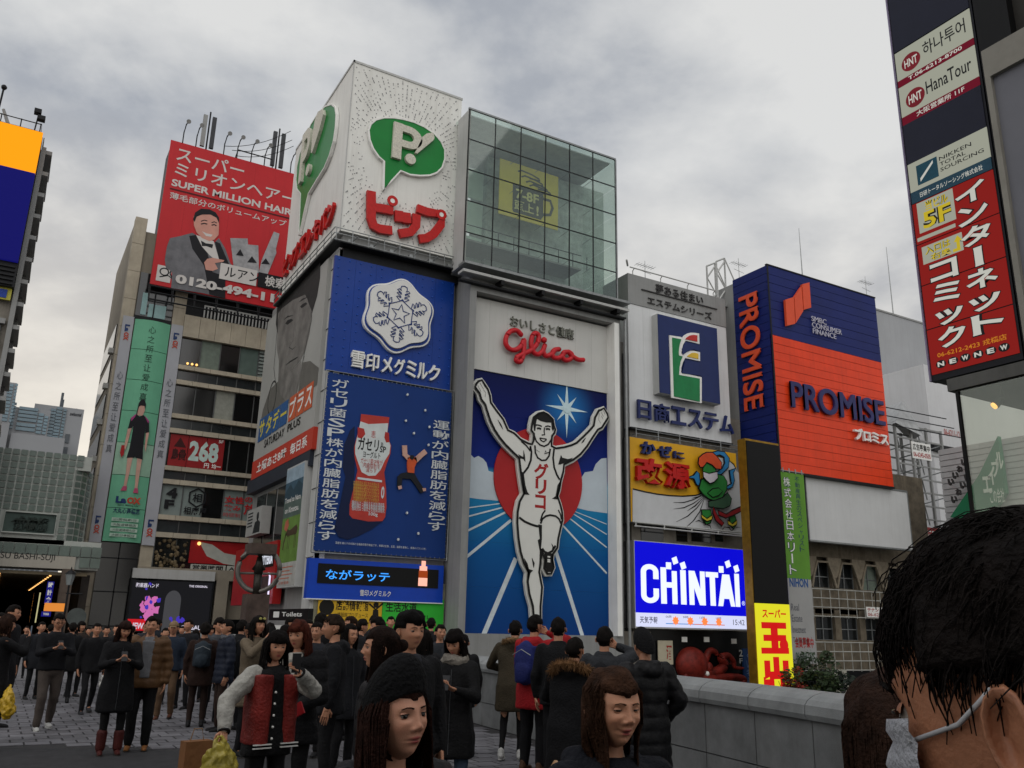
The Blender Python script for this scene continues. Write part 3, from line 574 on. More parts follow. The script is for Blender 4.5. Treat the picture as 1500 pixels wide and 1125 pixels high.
# yoghurt banner
FY2=Fr('Y',45.9)
yb=T('yoghurt_banner','blue vinyl banner of a red and white yoghurt bottle and a climbing man','banner',(18.5,45.9,4.4))
y0u=(FY2.uv(481,545)[0]+FY2.uv(457,806)[0])/2; y1u=(FY2.uv(662,578)[0]+FY2.uv(651,823)[0])/2; yz1=FY2.uv(481,545)[1]; yz0=FY2.uv(457,806)[1]
m=B(); nx,nz=16,18
for i in range(nx):
    for j in range(nz):
        def P(a,b):
            u=y0u+(y1u-y0u)*a/nx; v=yz0+(yz1-yz0)*b/nz; return FY2.P(u,v,.03+.02*math.sin(u*1.7+v*.6))
        m.add([P(i,j),P(i+1,j),P(i+1,j+1),P(i,j+1)],[(0,1,2,3)])
m.build('banner_sheet',BLU2,yb,smooth=True)
m=B()
for pts in ([(y0u-.1,yz0-.1),(y1u+.1,yz0-.1),(y1u+.1,yz1+.1),(y0u-.1,yz1+.1)],): m.tube([FY2.P(*p,.05) for p in pts+pts[:1]],.04,5)
m.build('pipe_frame',STEEL,yb)
m=B()
for v in np.arange(yz0,yz1,.24):
    for u in (y0u,y1u): m.fbox(FY2,u-.05,u+.05,v,v+.03,.06,.08)
for u in np.arange(y0u,y1u,.3):
    for v in (yz0,yz1): m.fbox(FY2,u,u+.03,v-.05,v+.05,.06,.08)
m.build('lacing',STEEL,yb)
def z7(x,y): return (350+x/2.962,540+y/2.962)
n_=.075
m=B(); sh=[(500,250),(480,270),(455,330),(448,430),(460,470),(430,620),(412,690),(430,730),(470,742),(520,725),(570,700),(620,662),(480,650),(500,450)]
m.poly(FY2,pxpts(FY2,[z7(*p) for p in sh]),n_); m.build('shadow_print',mat('print_navy','0f1c3f',.6,var=.05),yb)
m=B(); bt=[(528,198),(650,212),(648,235),(640,290),(658,335),(655,370),(640,410),(628,450),(636,520),(638,600),(632,645),(620,662),(560,664),(490,650),(477,635),(478,590),(500,500),(512,440),(500,390),(497,345),(508,300),(522,250)]
m.poly(FY2,pxpts(FY2,[z7(*p) for p in bt]),n_+.005,n_+.01); m.build('bottle_print',mat('bottle_red','b03a32',.5,var=.1,vs=1),yb)
m=B(); bw=[(525,230),(560,242),(600,240),(645,238),(640,290),(655,335),(650,370),(630,400),(612,440),(590,465),(560,466),(530,450),(515,410),(502,370),(502,335),(512,290)]
m.poly(FY2,pxpts(FY2,[z7(*p) for p in bw]),n_+.015,n_+.018); m.build('bottle_label_print',mat('bottle_white','c9cfce',.5,var=.06),yb)
m=B(); cu2=[(513,255),(540,262),(546,285),(530,305),(512,300)]; m.poly(FY2,pxpts(FY2,[z7(*p) for p in cu2]),n_+.022); m.poly(FY2,pxpts(FY2,[z7(*p) for p in [(632,275),(648,280),(650,320),(636,322),(628,300)]]),n_+.022); m.text(FY2,'恵',z7(570,300),z7(592,272),n_+.024); m.text(FY2,'ガセリ菌SP株が',z7(525,412),z7(622,398),n_+.024); m.text(FY2,'内臓脂肪を',z7(535,430),z7(610,418),n_+.024); m.text(FY2,'減らす',z7(548,450),z7(595,436),n_+.024); m.build('red_print',mat('print_red','a8302b',.5),yb)
m=B(); m.text(FY2,'ガセリ',z7(512,352),z7(606,308),n_+.026,bold=.02); m.text(FY2,'SP',z7(608,364),z7(636,340),n_+.026,bold=.02); m.text(FY2,'菌',z7(612,338),z7(624,322),n_+.026); m.text(FY2,'ヨーグルト',z7(535,385),z7(612,366),n_+.026,bold=.01); m.build('black_print',mat('print_black','16151a',.5),yb)
m=B()
for k,y in enumerate((495,508,522,536,550,564)): m.text(FY2,'内臓脂肪を減らすのを助ける'[:13-k%2],z7(494,y+12),z7(606,y+2),n_+.024)
m.build('gold_print',mat('print_gold','c9a04a',.5),yb)
m=B()
for k,y in enumerate((585,596,607)): m.text(FY2,'種類別はっ酵乳生乳脱脂濃縮乳',z7(486,y+8),z7(630,y),n_+.024)
m.text(FY2,'100g',z7(560,642),z7(600,626),n_+.024,bold=.02); m.stroke(FY2,pxpts(FY2,[z7(512,476),z7(618,490)]),.12,n_+.024); m.text(FY2,'0',z7(612,565),z7(630,512),n_+.026,bold=.03)
for p in ((727,115),(804,183),(720,228),(822,255),(755,282),(818,333),(725,627),(774,716),(687,742)):
    c_=FY2.uv(*z7(*p)); m.poly(FY2,[(c_[0]+.055*math.cos(t),c_[1]+.08*math.sin(t)) for t in np.linspace(0,6.28,9)[:-1]],n_,n_+.12)
m.vtext(FY2,'ガセリ菌SP株が内臓脂肪を減らす',z7(441,45),z7(375,748),29,n_,bold=.008); m.vtext(FY2,'運動が内臓脂肪を減らす',z7(878,225),z7(853,708),28,n_,bold=.008)
m.text(FY2,'脂肪を減らすのを助ける機能性表示食品です。食事は主食、主菜、副菜を基本に、食事のバランスを。',z7(415,782),z7(810,805),n_,uvs=(*[FY2.uv(*z7(415,782))[0],yz0+.42],*[FY2.uv(*z7(810,805))[0],yz0+.55]))
m.build('white_print',mat('print_white','c8cdd0',.5,var=.03),yb)
m=B(); m.poly(FY2,pxpts(FY2,[z7(*p) for p in [(727,388),(745,380),(765,388),(768,405),(757,430),(756,455),(728,452),(725,420)]]),n_+.01,n_+.1); m.build('climber_shirt_print',mat('print_orange','c8552c',.5),yb)
m=B(); m.poly(FY2,pxpts(FY2,[z7(*p) for p in [(728,450),(757,455),(770,480),(800,525),(792,540),(782,540),(760,505),(740,480),(705,478),(700,515),(683,518),(684,470),(700,455)]]),n_+.008,n_+.08); m.poly(FY2,pxpts(FY2,[z7(*p) for p in [(738,378),(752,378),(756,390),(745,398),(736,390)]]),n_+.1,n_+.14); m.build('climber_trousers_print',mat('print_dark','1a1c22',.6),yb)
m=B(); m.stroke(FY2,pxpts(FY2,[z7(*p) for p in [(732,390),(716,375),(714,335)]]),.3,n_+.02,n_+.1); m.stroke(FY2,pxpts(FY2,[z7(*p) for p in [(762,400),(782,380),(806,360)]]),.3,n_+.02,n_+.1); m.poly(FY2,pxpts(FY2,[z7(*p) for p in [(684,512),(700,508),(703,522),(688,526)]]),n_+.1); m.poly(FY2,pxpts(FY2,[z7(*p) for p in [(790,520),(806,520),(806,532),(794,534)]]),n_+.1); m.build('climber_arm_print',mat('print_skin','c2998a',.5),yb)
# LED strip sign
FE=Fr('Y',45.8)
ls=T('blue_led_sign','blue strip sign with a black screen of glowing blue characters','sign',(18.5,45.8,2.4))
a0=FE.uv(447,876); b0=FE.uv(648,884); tz=FE.uv(455,817)[1]; bz=FE.uv(447,876)[1]
eu0=(a0[0]+FE.uv(455,817)[0])/2; eu1=b0[0]
m=B(); m.fbox(FE,eu0,eu1,bz,tz,-.5,.0); m.build('casing',mat('strip_blue','0a3fae',.35,var=.04,coat=.2),ls)
m=B(); m.fbox(FE,eu0-.02,eu1+.02,bz-.05,bz,-.5,.04); m.build('bottom_trim',WHT,ls)
sx0,sz_=FE.uv(464,854); sx1,_=FE.uv(641,866); szt=FE.uv(466,822)[1]
m=B(); m.fbox(FE,sx0,sx1,sz_,szt-.1,0,.03); m.build('screen',BLK,ls)
m=B(); m.text(FE,'ながラッテ',0,0,.04,bold=.012,uvs=(FE.uv(476,852)[0],sz_+.22,FE.uv(570,855)[0],szt-.38)); m.build('glowing_characters',mat('led_blue','3d9bff',emit=1.1),ls)
m=B(); 
def eb(a,b,c,d): 
    u0=FE.uv(a,860)[0]; u1=FE.uv(b,860)[0]; m.fbox(FE,u0,u1,sz_+c,sz_+d,.03,.045)
eb(612,625,.1,.55); eb(613,624,.95,1.2); eb(615.5,621.5,1.2,1.5); m.build('glowing_bottle',mat('led_peach','ffb6a0',emit=1.0),ls)
m=B(); eb(612,625,.55,.95); m.build('glowing_label',mat('led_orange','a8451c',emit=.7),ls)
m=B(); m.text(FE,'雪印メグミルク',0,0,.02,bold=.01,uvs=(FE.uv(527,872)[0],bz+.22,FE.uv(572,874)[0],bz+.55)); m.build('lettering',WHT,ls)
# two posters on the base wall
for (px0,px1,col,nm,lab,txt) in ((463,557,'d3a92a','yellow_poster','yellow poster with black characters and a cheering figure at street level','店舗情報館'),(558,648,'35b53a','green_poster','bright green poster beside the yellow one at street level','生活水道')):
    FQ=Fr('Y',45.95); a=FQ.uv(px0,920)[0]; b=FQ.uv(px1,925)[0]
    p=T(nm,lab,'poster',((a+b)/2,45.95,1.2)); m=B(); m.fbox(FQ,a,b,.9,3.0,0,.05); m.build('board',mat(nm+'_mat',col,.5,var=.05),p)
    m=B(); m.text(FQ,txt,0,0,.055,bold=.02,uvs=(a+(b-a)*(.27 if nm[0]=='y' else .05),2.25,a+(b-a)*(.78 if nm[0]=='y' else .55),2.8)); m.text(FQ,'情報館プロデュース' if nm[0]=='y' else 'トラブル',0,0,.055,uvs=(a+(b-a)*.3,1.9,a+(b-a)*.78,2.15))
    if nm[0]=='y':
        c_=(a+(b-a)*.13,2.4); m.poly(FQ,[(c_[0]+.42*math.cos(t),c_[1]+.42*math.sin(t)) for t in np.linspace(0,6.28,17)[:-1]],.055); c_=(a+(b-a)*.9,2.35); m.poly(FQ,[(c_[0]+.16*math.cos(t),c_[1]+.25+.16*math.sin(t)) for t in np.linspace(0,6.28,13)[:-1]],.055); m.stroke(FQ,[(c_[0]-.4,c_[1]+.3),(c_[0],c_[1]),(c_[0]+.4,c_[1]+.35)],.1,.055); m.poly(FQ,[(c_[0]-.15,c_[1]),(c_[0]+.15,c_[1]),(c_[0]+.2,c_[1]-.6),(c_[0]-.2,c_[1]-.6)],.056)
    m.build('lettering',mat('poster_ink','1c1a16',.6),p)
# left face: portrait billboard
FT=Fr('X',14.35)
pb=T('portrait_billboard','tall black and white portrait poster on the left face with red foot band','billboard',(14.3,52,11))
q=[FT.uv(*p) for p in ((413,430),(482,362),(462,655),(370,705))]; ua=min(FT.uv(413,430)[0],FT.uv(376,640)[0]); ub=FT.uv(473,500)[0]; pz1=22.9; pz0=FT.uv(462,655)[1]; pz0=(pz0+FT.uv(370,705)[1])/2; ua=FT.uv(370,705)[0]
m=B(); m.fbox(FT,ua,ub,pz0+1.3,pz1,-.4,.1); m.build('panel',mat('poster_pale','a3a39f',.5,var=.05,vs=.3),pb)
m=B(); m.fbox(FT,ua-.03,ub+.03,pz0,pz0+1.3,-.4,.12); m.build('red_band',mat('band_red','b83a2a',.5,var=.05),pb)
m=B(); m.text(FT,'土曜あさ8時',0,0,.13,bold=.02,uvs=(ua+(ub-ua)*.1,pz0+.3,ua+(ub-ua)*.62,pz0+1.0)); m.text(FT,'毎日系',0,0,.13,bold=.02,uvs=(ua+(ub-ua)*.68,pz0+.3,ua+(ub-ua)*.93,pz0+1.0)); m.build('band_lettering',WHT,pb)
def z6(x,y): return (350+x/4.018,340+y/4.018)
def PT(pts): return pxpts(FT,[z6(*p) for p in pts])
m=B(); m.poly(FT,PT([(235,425),(250,385),(330,300),(400,230),(490,160),(488,270),(470,380),(440,480),(425,440),(410,390),(380,400),(330,430),(290,430),(260,470),(236,600),(226,540)]),.11); m.build('hair_print',mat('print_grey_dark','2f2e2d',.6,var=.2,vs=2.5),pb)
m=B(); m.poly(FT,PT([(236,600),(240,480),(262,450),(330,400),(400,370),(440,470),(425,600),(400,700),(370,760),(310,830),(270,830),(245,760),(232,690)]),.113); m.poly(FT,PT([(245,760),(270,830),(310,830),(375,760),(372,850),(340,1000),(300,1010),(255,960),(240,880)]),.1125); m.build('face_print',mat('print_grey_mid','75726e',.6,var=.24,vs=.9),pb)
m=B(); m.poly(FT,PT([(380,770),(430,760),(480,800),(470,900),(350,1000),(372,850)]),.1118); m.poly(FT,PT([(150,1050),(190,930),(240,880),(255,960),(300,1010),(260,1040),(140,1100)]),.1118); m.build('shirt_print',mat('print_grey_shirt','66645f',.6,var=.1),pb)
m=B(); m.poly(FT,PT([(282,540),(295,520),(318,512),(330,520),(312,535),(295,548)]),.117); m.poly(FT,PT([(370,440),(385,425),(405,415),(412,425),(395,440),(378,450)]),.117); m.stroke(FT,PT([(272,520),(295,500),(330,492)]),.13,.117,taper=True); m.stroke(FT,PT([(362,415),(385,398),(415,385)]),.13,.117,taper=True); m.stroke(FT,PT([(335,560),(328,640),(305,680),(325,692),(345,675)]),.1,.117,taper=True); m.stroke(FT,PT([(285,785),(310,765),(345,745),(360,735)]),.16,.117,taper=True)
m.stroke(FT,PT([(262,430),(236,560),(225,690),(215,800),(225,890)]),.06,.118); m.stroke(FT,PT([(435,470),(440,510),(410,640),(385,770),(395,730)]),.06,.118)
for c_ in ((205,975),):
    cc=FT.uv(*z6(*c_)); m.stroke(FT,[(cc[0]+1.0*math.cos(t),cc[1]+1.15*math.sin(t)) for t in np.linspace(0,6.28,25)[:-1]],.12,.118,closed=True)
m.build('feature_print',mat('print_line','2a2a2a',.6),pb)
m=B(); 
for k,ch in enumerate('サタデー'):
    a=ua+(ub-ua)*(.06+k*.13); m.fbox(FT,a,a+(ub-ua)*.12,pz0+2.55+k*.02,pz0+4.2,.12,.13)
m.build('blue_tile_print',mat('tile_blue','2b568c',.5,var=.06),pb)
m=B()
for k,ch in enumerate('プラス'):
    a=ua+(ub-ua)*(.60+k*.12); m.fbox(FT,a,a+(ub-ua)*.11,pz0+2.6,pz0+4.2,.12,.13)
m.build('orange_tile_print',mat('tile_orange','c25a35',.5,var=.06),pb)
m=B()
for k,ch in enumerate('サタデー'):
    a=ua+(ub-ua)*(.07+k*.13); m.text(FT,ch,0,0,.135,bold=.03,uvs=(a,pz0+2.8+(.5 if ch=='ー' else 0),a+(ub-ua)*.1,pz0+4.0-(.5 if ch=='ー' else 0)))
m.build('yellow_lettering',mat('tile_yellow','cfc04a',.5),pb)
m=B()
for k,ch in enumerate('プラス'):
    a=ua+(ub-ua)*(.61+k*.12); m.text(FT,ch,0,0,.135,bold=.02,uvs=(a,pz0+2.8,a+(ub-ua)*.09,pz0+4.0))
m.build('white_lettering',WHT,pb)
m=B(); m.text(FT,'SATURDAY',0,0,.13,bold=.01,uvs=(ua+(ub-ua)*.2,pz0+1.85,ua+(ub-ua)*.55,pz0+2.4)); m.text(FT,'PLUS',0,0,.13,bold=.02,uvs=(ua+(ub-ua)*.6,pz0+1.95,ua+(ub-ua)*.8,pz0+2.45)); m.build('small_lettering',mat('poster_ink','1c1a16',.6),pb)
# lower left face: travel sign, shop windows, red restaurant sign, toilets sign
FV=Fr('X',14.1)
tv=T('deer_travel_sign','tall lightbox sign with mountains above and a deer on green grass','sign',(14.1,48.5,3)); 
def z8(x,y): return (360+x/4.165,650+y/4.165)
tu0=FV.uv(*z8(215,600))[0]; tu1=FV.uv(*z8(345,300))[0]; tz0=FV.uv(*z8(290,860))[1]; tz1=FV.uv(*z8(368,110))[1]
m=B(); m.fbox(FV,tu0-.05,tu1+.05,tz0-.1,tz1+.1,-.55,0); m.build('casing',LGREY,tv)
hh=tz1-tz0
for a,b,c_,nm in ((0,.19,'a9a9a4','pale_print'),(.19,.57,'62823a','grass_print'),(.57,.72,'50605a','wood_print'),(.72,.88,'3a5668','mountain_print'),(.88,1,'8ea2b0','sky_print')):
    m=B(); m.fbox(FV,tu0,tu1,tz0+hh*a,tz0+hh*b,0,.02); m.build(nm,mat('tr_'+nm,c_,.5,var=.15,vs=1.5),tv)
m=B(); W_=tu1-tu0; m.poly(FV,[(tu0,tz0+hh*.72),(tu0+W_*.0,tz0+hh*.8),(tu0+W_*.3,tz0+hh*.86),(tu0+W_*.5,tz0+hh*.80),(tu0+W_*.75,tz0+hh*.87),(tu1,tz0+hh*.82),(tu1,tz0+hh*.72)],.024); m.build('ridge_print',mat('ridge_blue','2e4450',.6),tv)
m=B()
def D(pts): return [(tu0+W_*a,tz0+hh*b) for a,b in pts]
m.poly(FV,D([(.3,.44),(.36,.47),(.5,.455),(.85,.49),(.93,.46),(.9,.42),(.86,.41),(.5,.41),(.4,.40),(.34,.42),(.25,.42)]),.024)
for a in (.44,.52,.8,.87): m.stroke(FV,D([(a,.42),(a-.01,.3)]),.07,.024)
m.stroke(FV,D([(.3,.44),(.2,.36),(.17,.3)]),.2,.024); m.build('deer_print',mat('deer_brown','4a3b2b',.6),tv)
m=B(); m.text(FV,'Travel to Nara',0,0,.03,bold=.01,uvs=(tu0+W_*.05,tz0+hh*.70,tu0+W_*.95,tz0+hh*.745)); m.text(FV,'on Kintetsu.',0,0,.03,bold=.01,uvs=(tu0+W_*.1,tz0+hh*.61,tu0+W_*.9,tz0+hh*.66)); m.build('lettering',WHT,tv)
m=B()
for k in range(4): m.stroke(FV,D([(.1,.15-k*.03),(.85-.15*(k%2),.15-k*.03)]),.05,.03)
m.text(FV,'近鉄電車',0,0,.03,uvs=(tu0+W_*.1,tz0+hh*.01,tu0+W_*.7,tz0+hh*.035)); m.poly(FV,[(tu0+W_*.35,tz0+hh*.56),(tu0+W_*.2,tz0+hh*.54),(tu0+W_*.15,tz0+hh*.48),(tu0+W_*.3,tz0+hh*.45),(tu0+W_*.42,tz0+hh*.5)],.03); m.build('small_print',mat('print_salmon','b5644e',.5),tv)
m=B(); m.fbox(Fr('X',14.75),-62,-47.6,10.2,11.2,0,.5); m.build('canopy_band',mat('navy_band','2a2f3a',.5),cb)
# windows of left face between
for k in range(4):
    m=B(); m.fbox(Fr('X',14.75),-60.5+k*2.6,-58.3+k*2.6,6.2,9.9,0,.06); m.build('window',mat('dark_window','14181a',.1,var=.3,spec=.8),cb)
FW=Fr('X',14.0)
rs=T('restaurant_sign','red restaurant fascia with a black name panel and white neon arch','sign',(14.0,54,2.5))
ru0=FW.uv(*z8(-20,700))[0]; ru1=FW.uv(*z8(185,700))[0]; rz0=FW.uv(*z8(180,1000))[1]; rz1=FW.uv(*z8(185,590))[1]; rz0=2.6
m=B(); m.fbox(FW,ru0-2,ru1,rz0,rz1,-.5,0); m.build('fascia',mat('fascia_red','9c1f1f',.4,var=.08),rs)
m=B(); m.fbox(FW,ru1-3.6,ru1-.45,rz1-1.5,rz1-.55,0,.04); m.build('name_panel',BLK,rs)
m=B(); m.text(FW,'LOTTERIA',0,0,.05,bold=.05,uvs=(ru1-3.5,rz1-1.35,ru1-.55,rz1-.75)); m.build('lettering',mat('lit_white','d8dce8',emit=.75),rs)
m=B(); m.tube([FW.P(ru1-3,rz1-1.9,.1),FW.P(ru1-.9,rz1-1.9,.1),FW.P(ru1-.6,rz1-2.1,.1),FW.P(ru1-.6,rz0+.5,.1),FW.P(ru1-.9,rz0+.1,.1),FW.P(ru1-3,rz0+.05,.1)],.05,6); m.build('neon_tube',mat('neon_white','e8ddff',emit=1.0),rs)
m=B(); m.fbox(FW,ru1-4,ru1-.75,rz0+.2,rz1-2.05,0,.03); m.build('poster_panel',mat('dim_poster','4a3a3a',.5,var=.3,vs=2),rs)
ws=T('portrait_notice','white notice with a suited figure above the restaurant sign','sign',(14.0,57,6.5))
nu0=FW.uv(*z8(5,500))[0]; nu1=FW.uv(*z8(92,500))[0]; nz0=FW.uv(*z8(85,545))[1]; nz1=FW.uv(*z8(98,378))[1]
m=B(); m.fbox(FW,nu0,nu1,nz0,nz1,-.6,.02); m.build('board',mat('notice_white','9b9b98',.5,var=.05),ws)
m=B(); W_=nu1-nu0; hh=nz1-nz0
m.poly(FW,[(nu0+W_*.5,nz0+.1),(nu0+W_*.95,nz0+.1),(nu0+W_*.95,nz0+hh*.4),(nu0+W_*.8,nz0+hh*.52),(nu0+W_*.6,nz0+hh*.45)],.03); m.ball(FW.P(nu0+W_*.77,nz0+hh*.65,.03),.22,8,6,(.3,1,1.3))
for k in range(5): m.stroke(FW,[(nu0+W_*.08,nz0+hh*(.85-.12*k)),(nu0+W_*.42,nz0+hh*(.85-.12*k))],.09,.03)
m.build('figure_print',mat('notice_ink','26282a',.6),ws)
FZ=Fr('X',13.2)
tz_=T('toilets_sign','black direction sign reading Toilets above the crowd','sign',(13.2,50,2.2))
a=FZ.uv(398,905)[0]; b=FZ.uv(451,905)[0]; za=FZ.uv(425,909)[1]; zb=FZ.uv(425,892)[1]
m=B(); m.fbox(FZ,a-.6,b,za,zb,-.25,0); m.build('board',BLK,tz_)
m=B(); m.text(FZ,'Toilets',0,0,.01,bold=.02,uvs=(a+(b-a)*.3,za+.2,a+(b-a)*.85,zb-.15)); m.fbox(FZ,a+(b-a)*.05,a+(b-a)*.22,za+.15,zb-.12,.005,.015); m.build('lettering',WHT,tz_)
m=B(); m.fbox(FZ,a-1.2,b+.1,za-.75,za-.25,-1.2,-.02); m.build('awning',WHT,tz_)
# monument: round disc on a stone pillar
mo=T('bridge_monument','brownish stone pillar topped by a round disc with a small figure','monument',(9.2,27,0))
d_=27.0; P0=CAM+ray(379,835)*(d_/math.hypot(*ray(379,835)[:2])); P1=CAM+ray(379,795)*(d_/math.hypot(*ray(379,795)[:2]))
mo.location=(P0[0],P0[1],0); mo['_o']=(P0[0],P0[1],0); cx,cy,cz=P0
rr_=math.atan2(CF[1],CF[0]); ex=(math.sin(rr_),-math.cos(rr_))
m=B(); m.box(cx-.32,cx+.32,cy-.32,cy+.32,0,cz-.7); m.box(cx-.38,cx+.38,cy-.38,cy+.38,cz+.45,cz+.75); m.build('pillar',mat('brown_granite','4f423c',.5,var=.25,vs=3,bump=.2),mo)
m=B(); R_=.62; m.tube([(cx+ex[0]*R_*math.cos(t),cy+ex[1]*R_*math.cos(t),cz+R_*math.sin(t)) for t in np.linspace(0,2*math.pi,28)],.075,7); m.tube([(cx-ex[0]*R_,cy-ex[1]*R_,cz-.1),(cx+ex[0]*R_,cy+ex[1]*R_,cz-.1)],.04,6); m.build('ring',mat('grey_bronze','6e6b66',.4,metal=.5,var=.2),mo,smooth=True)
m=B(); m.tube([(cx,cy,cz-.1),(cx,cy,cz+.2),(cx,cy,cz+.38)],.14,8,.08); m.ball((cx,cy,cz+.46),.09,8,6); m.tube([(cx-ex[0]*.17,cy-ex[1]*.17,cz),(cx,cy,cz+.3),(cx+ex[0]*.17,cy+ex[1]*.17,cz)],.05,6); m.tube([(cx,cy,cz-.75),(cx,cy,cz-.1)],.12,8); m.build('figure',mat('dark_bronze','3b3833',.4,metal=.5,var=.2),mo,smooth=True)
# ================================================================== RIGHT OF THE RUNNER
def R4(F,x0,y0,x1,y1):
    a=F.uv(x0,y0); b=F.uv(x1,y1); return a[0],b[0],a[1],b[1]
def z3(x,y): return (890+x/4.019,370+y/4.019)
# housing company tower
FN=Fr('Y',45.0)
eb_=T('housing_sign_tower','grey rooftop tower carrying the housing company sign','building',(40,48,0))
u0=35.3; u1=44.62; ztop=FN.uv(922.3,400.4)[1]; zmid=FN.uv(921,443.4)[1]; zbt=FN.uv(922.3,625)[1]
m=B(); m.box(u0+.2,u1+1.2,45.3,58,-4.2,zbt+2); m.build('wall',CONC,eb_)
m=B(); m.box(34.35,35.25,45.6,58,-4.2,21); m.build('side_wall',mat('old_grey_wall','5b5955',.8,var=.3,vs=1,streak=.6),eb_)
m=B()
for z in np.arange(0,20,1.7): m.box(34.5,34.8,45.3,45.7,z,z+.9)
m.tube([(34.9,45.2,20),(34.9,45.2,-3)],.06); m.build('duct',DARK,eb_)
hs=T('housing_company_sign','white sign with navy square and green, red and yellow emblem under a grey header','billboard',(40,45,zbt))
m=B(); m.box(u0,u1,45.0,49.5,zmid,ztop); m.build('header_box',GREYP,hs)
m=B(); k=7
for i in range(k):
    a=u0+(u1-u0)*i/k;b=u0+(u1-u0)*(i+1)/k; m.box(a+.003,b-.003,45.05,45.2,zbt,zmid-.02)
m.box(u0,u1,45.2,49.0,zbt+.01,zmid-.02); m.build('panel',mat('panel_white','d0d2d3',.45,var=.04,vs=.5,streak=.2),hs)
m=B(); m.box(u0,u1,44.9,49,zbt-.12,zbt); m.build('bottom_trim',DARK,hs)
FH=Fr('Y',44.98); m=B()
a=FH.uv(*z3(283,235))[0]; b=FH.uv(*z3(560,290))[0]; z=FH.uv(*z3(283,230))[1]; m.text(FH,'夢ある住まい',0,0,.0,d=.08,bold=.004,uvs=(a,z-.05,b,z+.62))
a=FH.uv(*z3(235,300))[0]; b=FH.uv(*z3(612,390))[0]; z=FH.uv(*z3(235,300))[1]; m.text(FH,'エステムシリーズ',0,0,.0,d=.08,bold=.006,uvs=(a,z-.02,b,z+.58))
a=FH.uv(*z3(198,217)); b=FH.uv(*z3(643,338)); m.stroke(FH,[a,(b[0],a[1])],.07,.0,.08); m.build('header_lettering',mat('letter_grey','3d3c3c',.5),hs)
e0=FH.uv(*z3(262,372)); e1=FH.uv(*z3(633,905)); e2=FH.uv(*z3(270,835)); eu0=e0[0]; eu1=FH.uv(*z3(612,462))[0]; ev0=e2[1]; ev1=e0[1]
m=B(); m.fbox(FH,eu0,eu1,ev0,ev1,-.1,.55); m.build('emblem_box',LGREY,hs)
m=B(); m.fbox(FH,eu0+.03,eu1-.03,ev0+.03,ev1-.03,.55,.6); m.build('emblem_ground',mat('navy_ground','1b2a5c',.35,var=.06,coat=.2),hs)
EW=eu1-eu0; EH=ev1-ev0
def ee(a,b): return (eu0+EW*a,ev0+EH*b)
def q3(x,y):
    u,v=FH.uv(*z3(x,y),.6); return (u,v)
w_=[(360,488),(425,498),(436,502),(448,488),(465,478),(485,473),(510,474),(535,478),(537,540),(500,530),(455,520),(440,545),(432,580),(429,600),(442,592),(460,583),(480,579),(505,580),(540,588),(540,640),(500,632),(452,622),(438,650),(430,680),(428,708),(550,735),(550,888),(372,855)]
m=B(); m.poly(FH,[q3(*p) for p in w_],.6,.68); m.build('emblem_outline',WHT,hs)
m=B(); m.poly(FH,[q3(*p) for p in [(375,503),(428,513),(420,535),(414,565),(412,590),(414,608),(436,614),(424,640),(417,675),(414,722),(536,744),(536,880),(386,848)]],.68,.73); m.build('emblem_green',mat('emblem_green_m','197a45',.35,coat=.2),hs)
m=B(); m.poly(FH,[q3(*p) for p in [(452,512),(462,500),(478,491),(498,487),(522,490),(522,527)]],.68,.73); m.build('emblem_red',mat('emblem_red_m','b8302c',.35,coat=.2),hs)
m=B(); m.poly(FH,[q3(*p) for p in [(462,614),(472,603),(488,594),(508,592),(528,598),(528,628)]],.68,.73); m.build('emblem_yellow',mat('emblem_yellow_m','d6b13a',.35,coat=.2),hs)
m=B(); m.poly(FH,[q3(*p) for p in [(450,528),(533,545),(533,582),(500,572),(460,588),(436,605),(432,570)]],.68,.72); m.poly(FH,[q3(*p) for p in [(450,640),(536,652),(548,728),(432,712)]],.68,.72); m.build('emblem_navy',mat('navy_ground','1b2a5c'),hs)
m=B()
for i,ch in enumerate('日商エステム'):
    x0=[165,262,362,462,552,648][i]; x1=[243,352,446,542,636,724][i]; a=FN.uv(*z3(x0,980))[0]; b=FN.uv(*z3(x1,980))[0]; z=FN.uv(*z3(165,978))[1]; m.text(FN,ch,0,0,.12,d=.2,bold=.016,uvs=(a,z,b,z+FN.uv(*z3(165,868))[1]-z))
m.build('navy_lettering',mat('letter_navy','1e2a5e',.35,coat=.2),hs)
m=B(); rp_=[(u0+.2,45.0,ztop+.5),(u1-1,45.0,ztop+.5)]; m.tube(rp_,.05,5)
for u in np.linspace(u0+.6,u1-1,4): m.tube([(u,45.2,ztop-.1),(u,45.2,ztop+.35),(u,45.0,ztop+.5)],.04,5)
m.tube([(u0,45.0,ztop+.55),(u0-.4,44.6,ztop+.75)],.07,6); m.build('roof_rail',LGREY,hs)
def antenna(name,label,x,y,z0,h,kind='yagi'):
    t=T(name,label,'antenna',(x,y,z0),'aerials on the roofs'); m=B(); m.tube([(x,y,z0),(x,y,z0+h)],.035,5,.02); m.build('mast',STEEL,t)
    if kind=='yagi':
        m=B(); m.tube([(x-.9,y,z0+h*.8),(x+.9,y,z0+h*.8)],.02,4)
        for k in range(7): m.tube([(x-.8+k*.27,y-.35,z0+h*.8),(x-.8+k*.27,y+.35,z0+h*.8)],.015,4)
        m.tube([(x-.6,y,z0+h*.6),(x+.6,y,z0+h*.55)],.02,4); m.build('dipole',STEEL,t)
    return t
p=at(945,404,1,50); antenna('roof_antenna','spiky aerial above the grey housing sign header',p[0],50,p[2]-1,2.3)
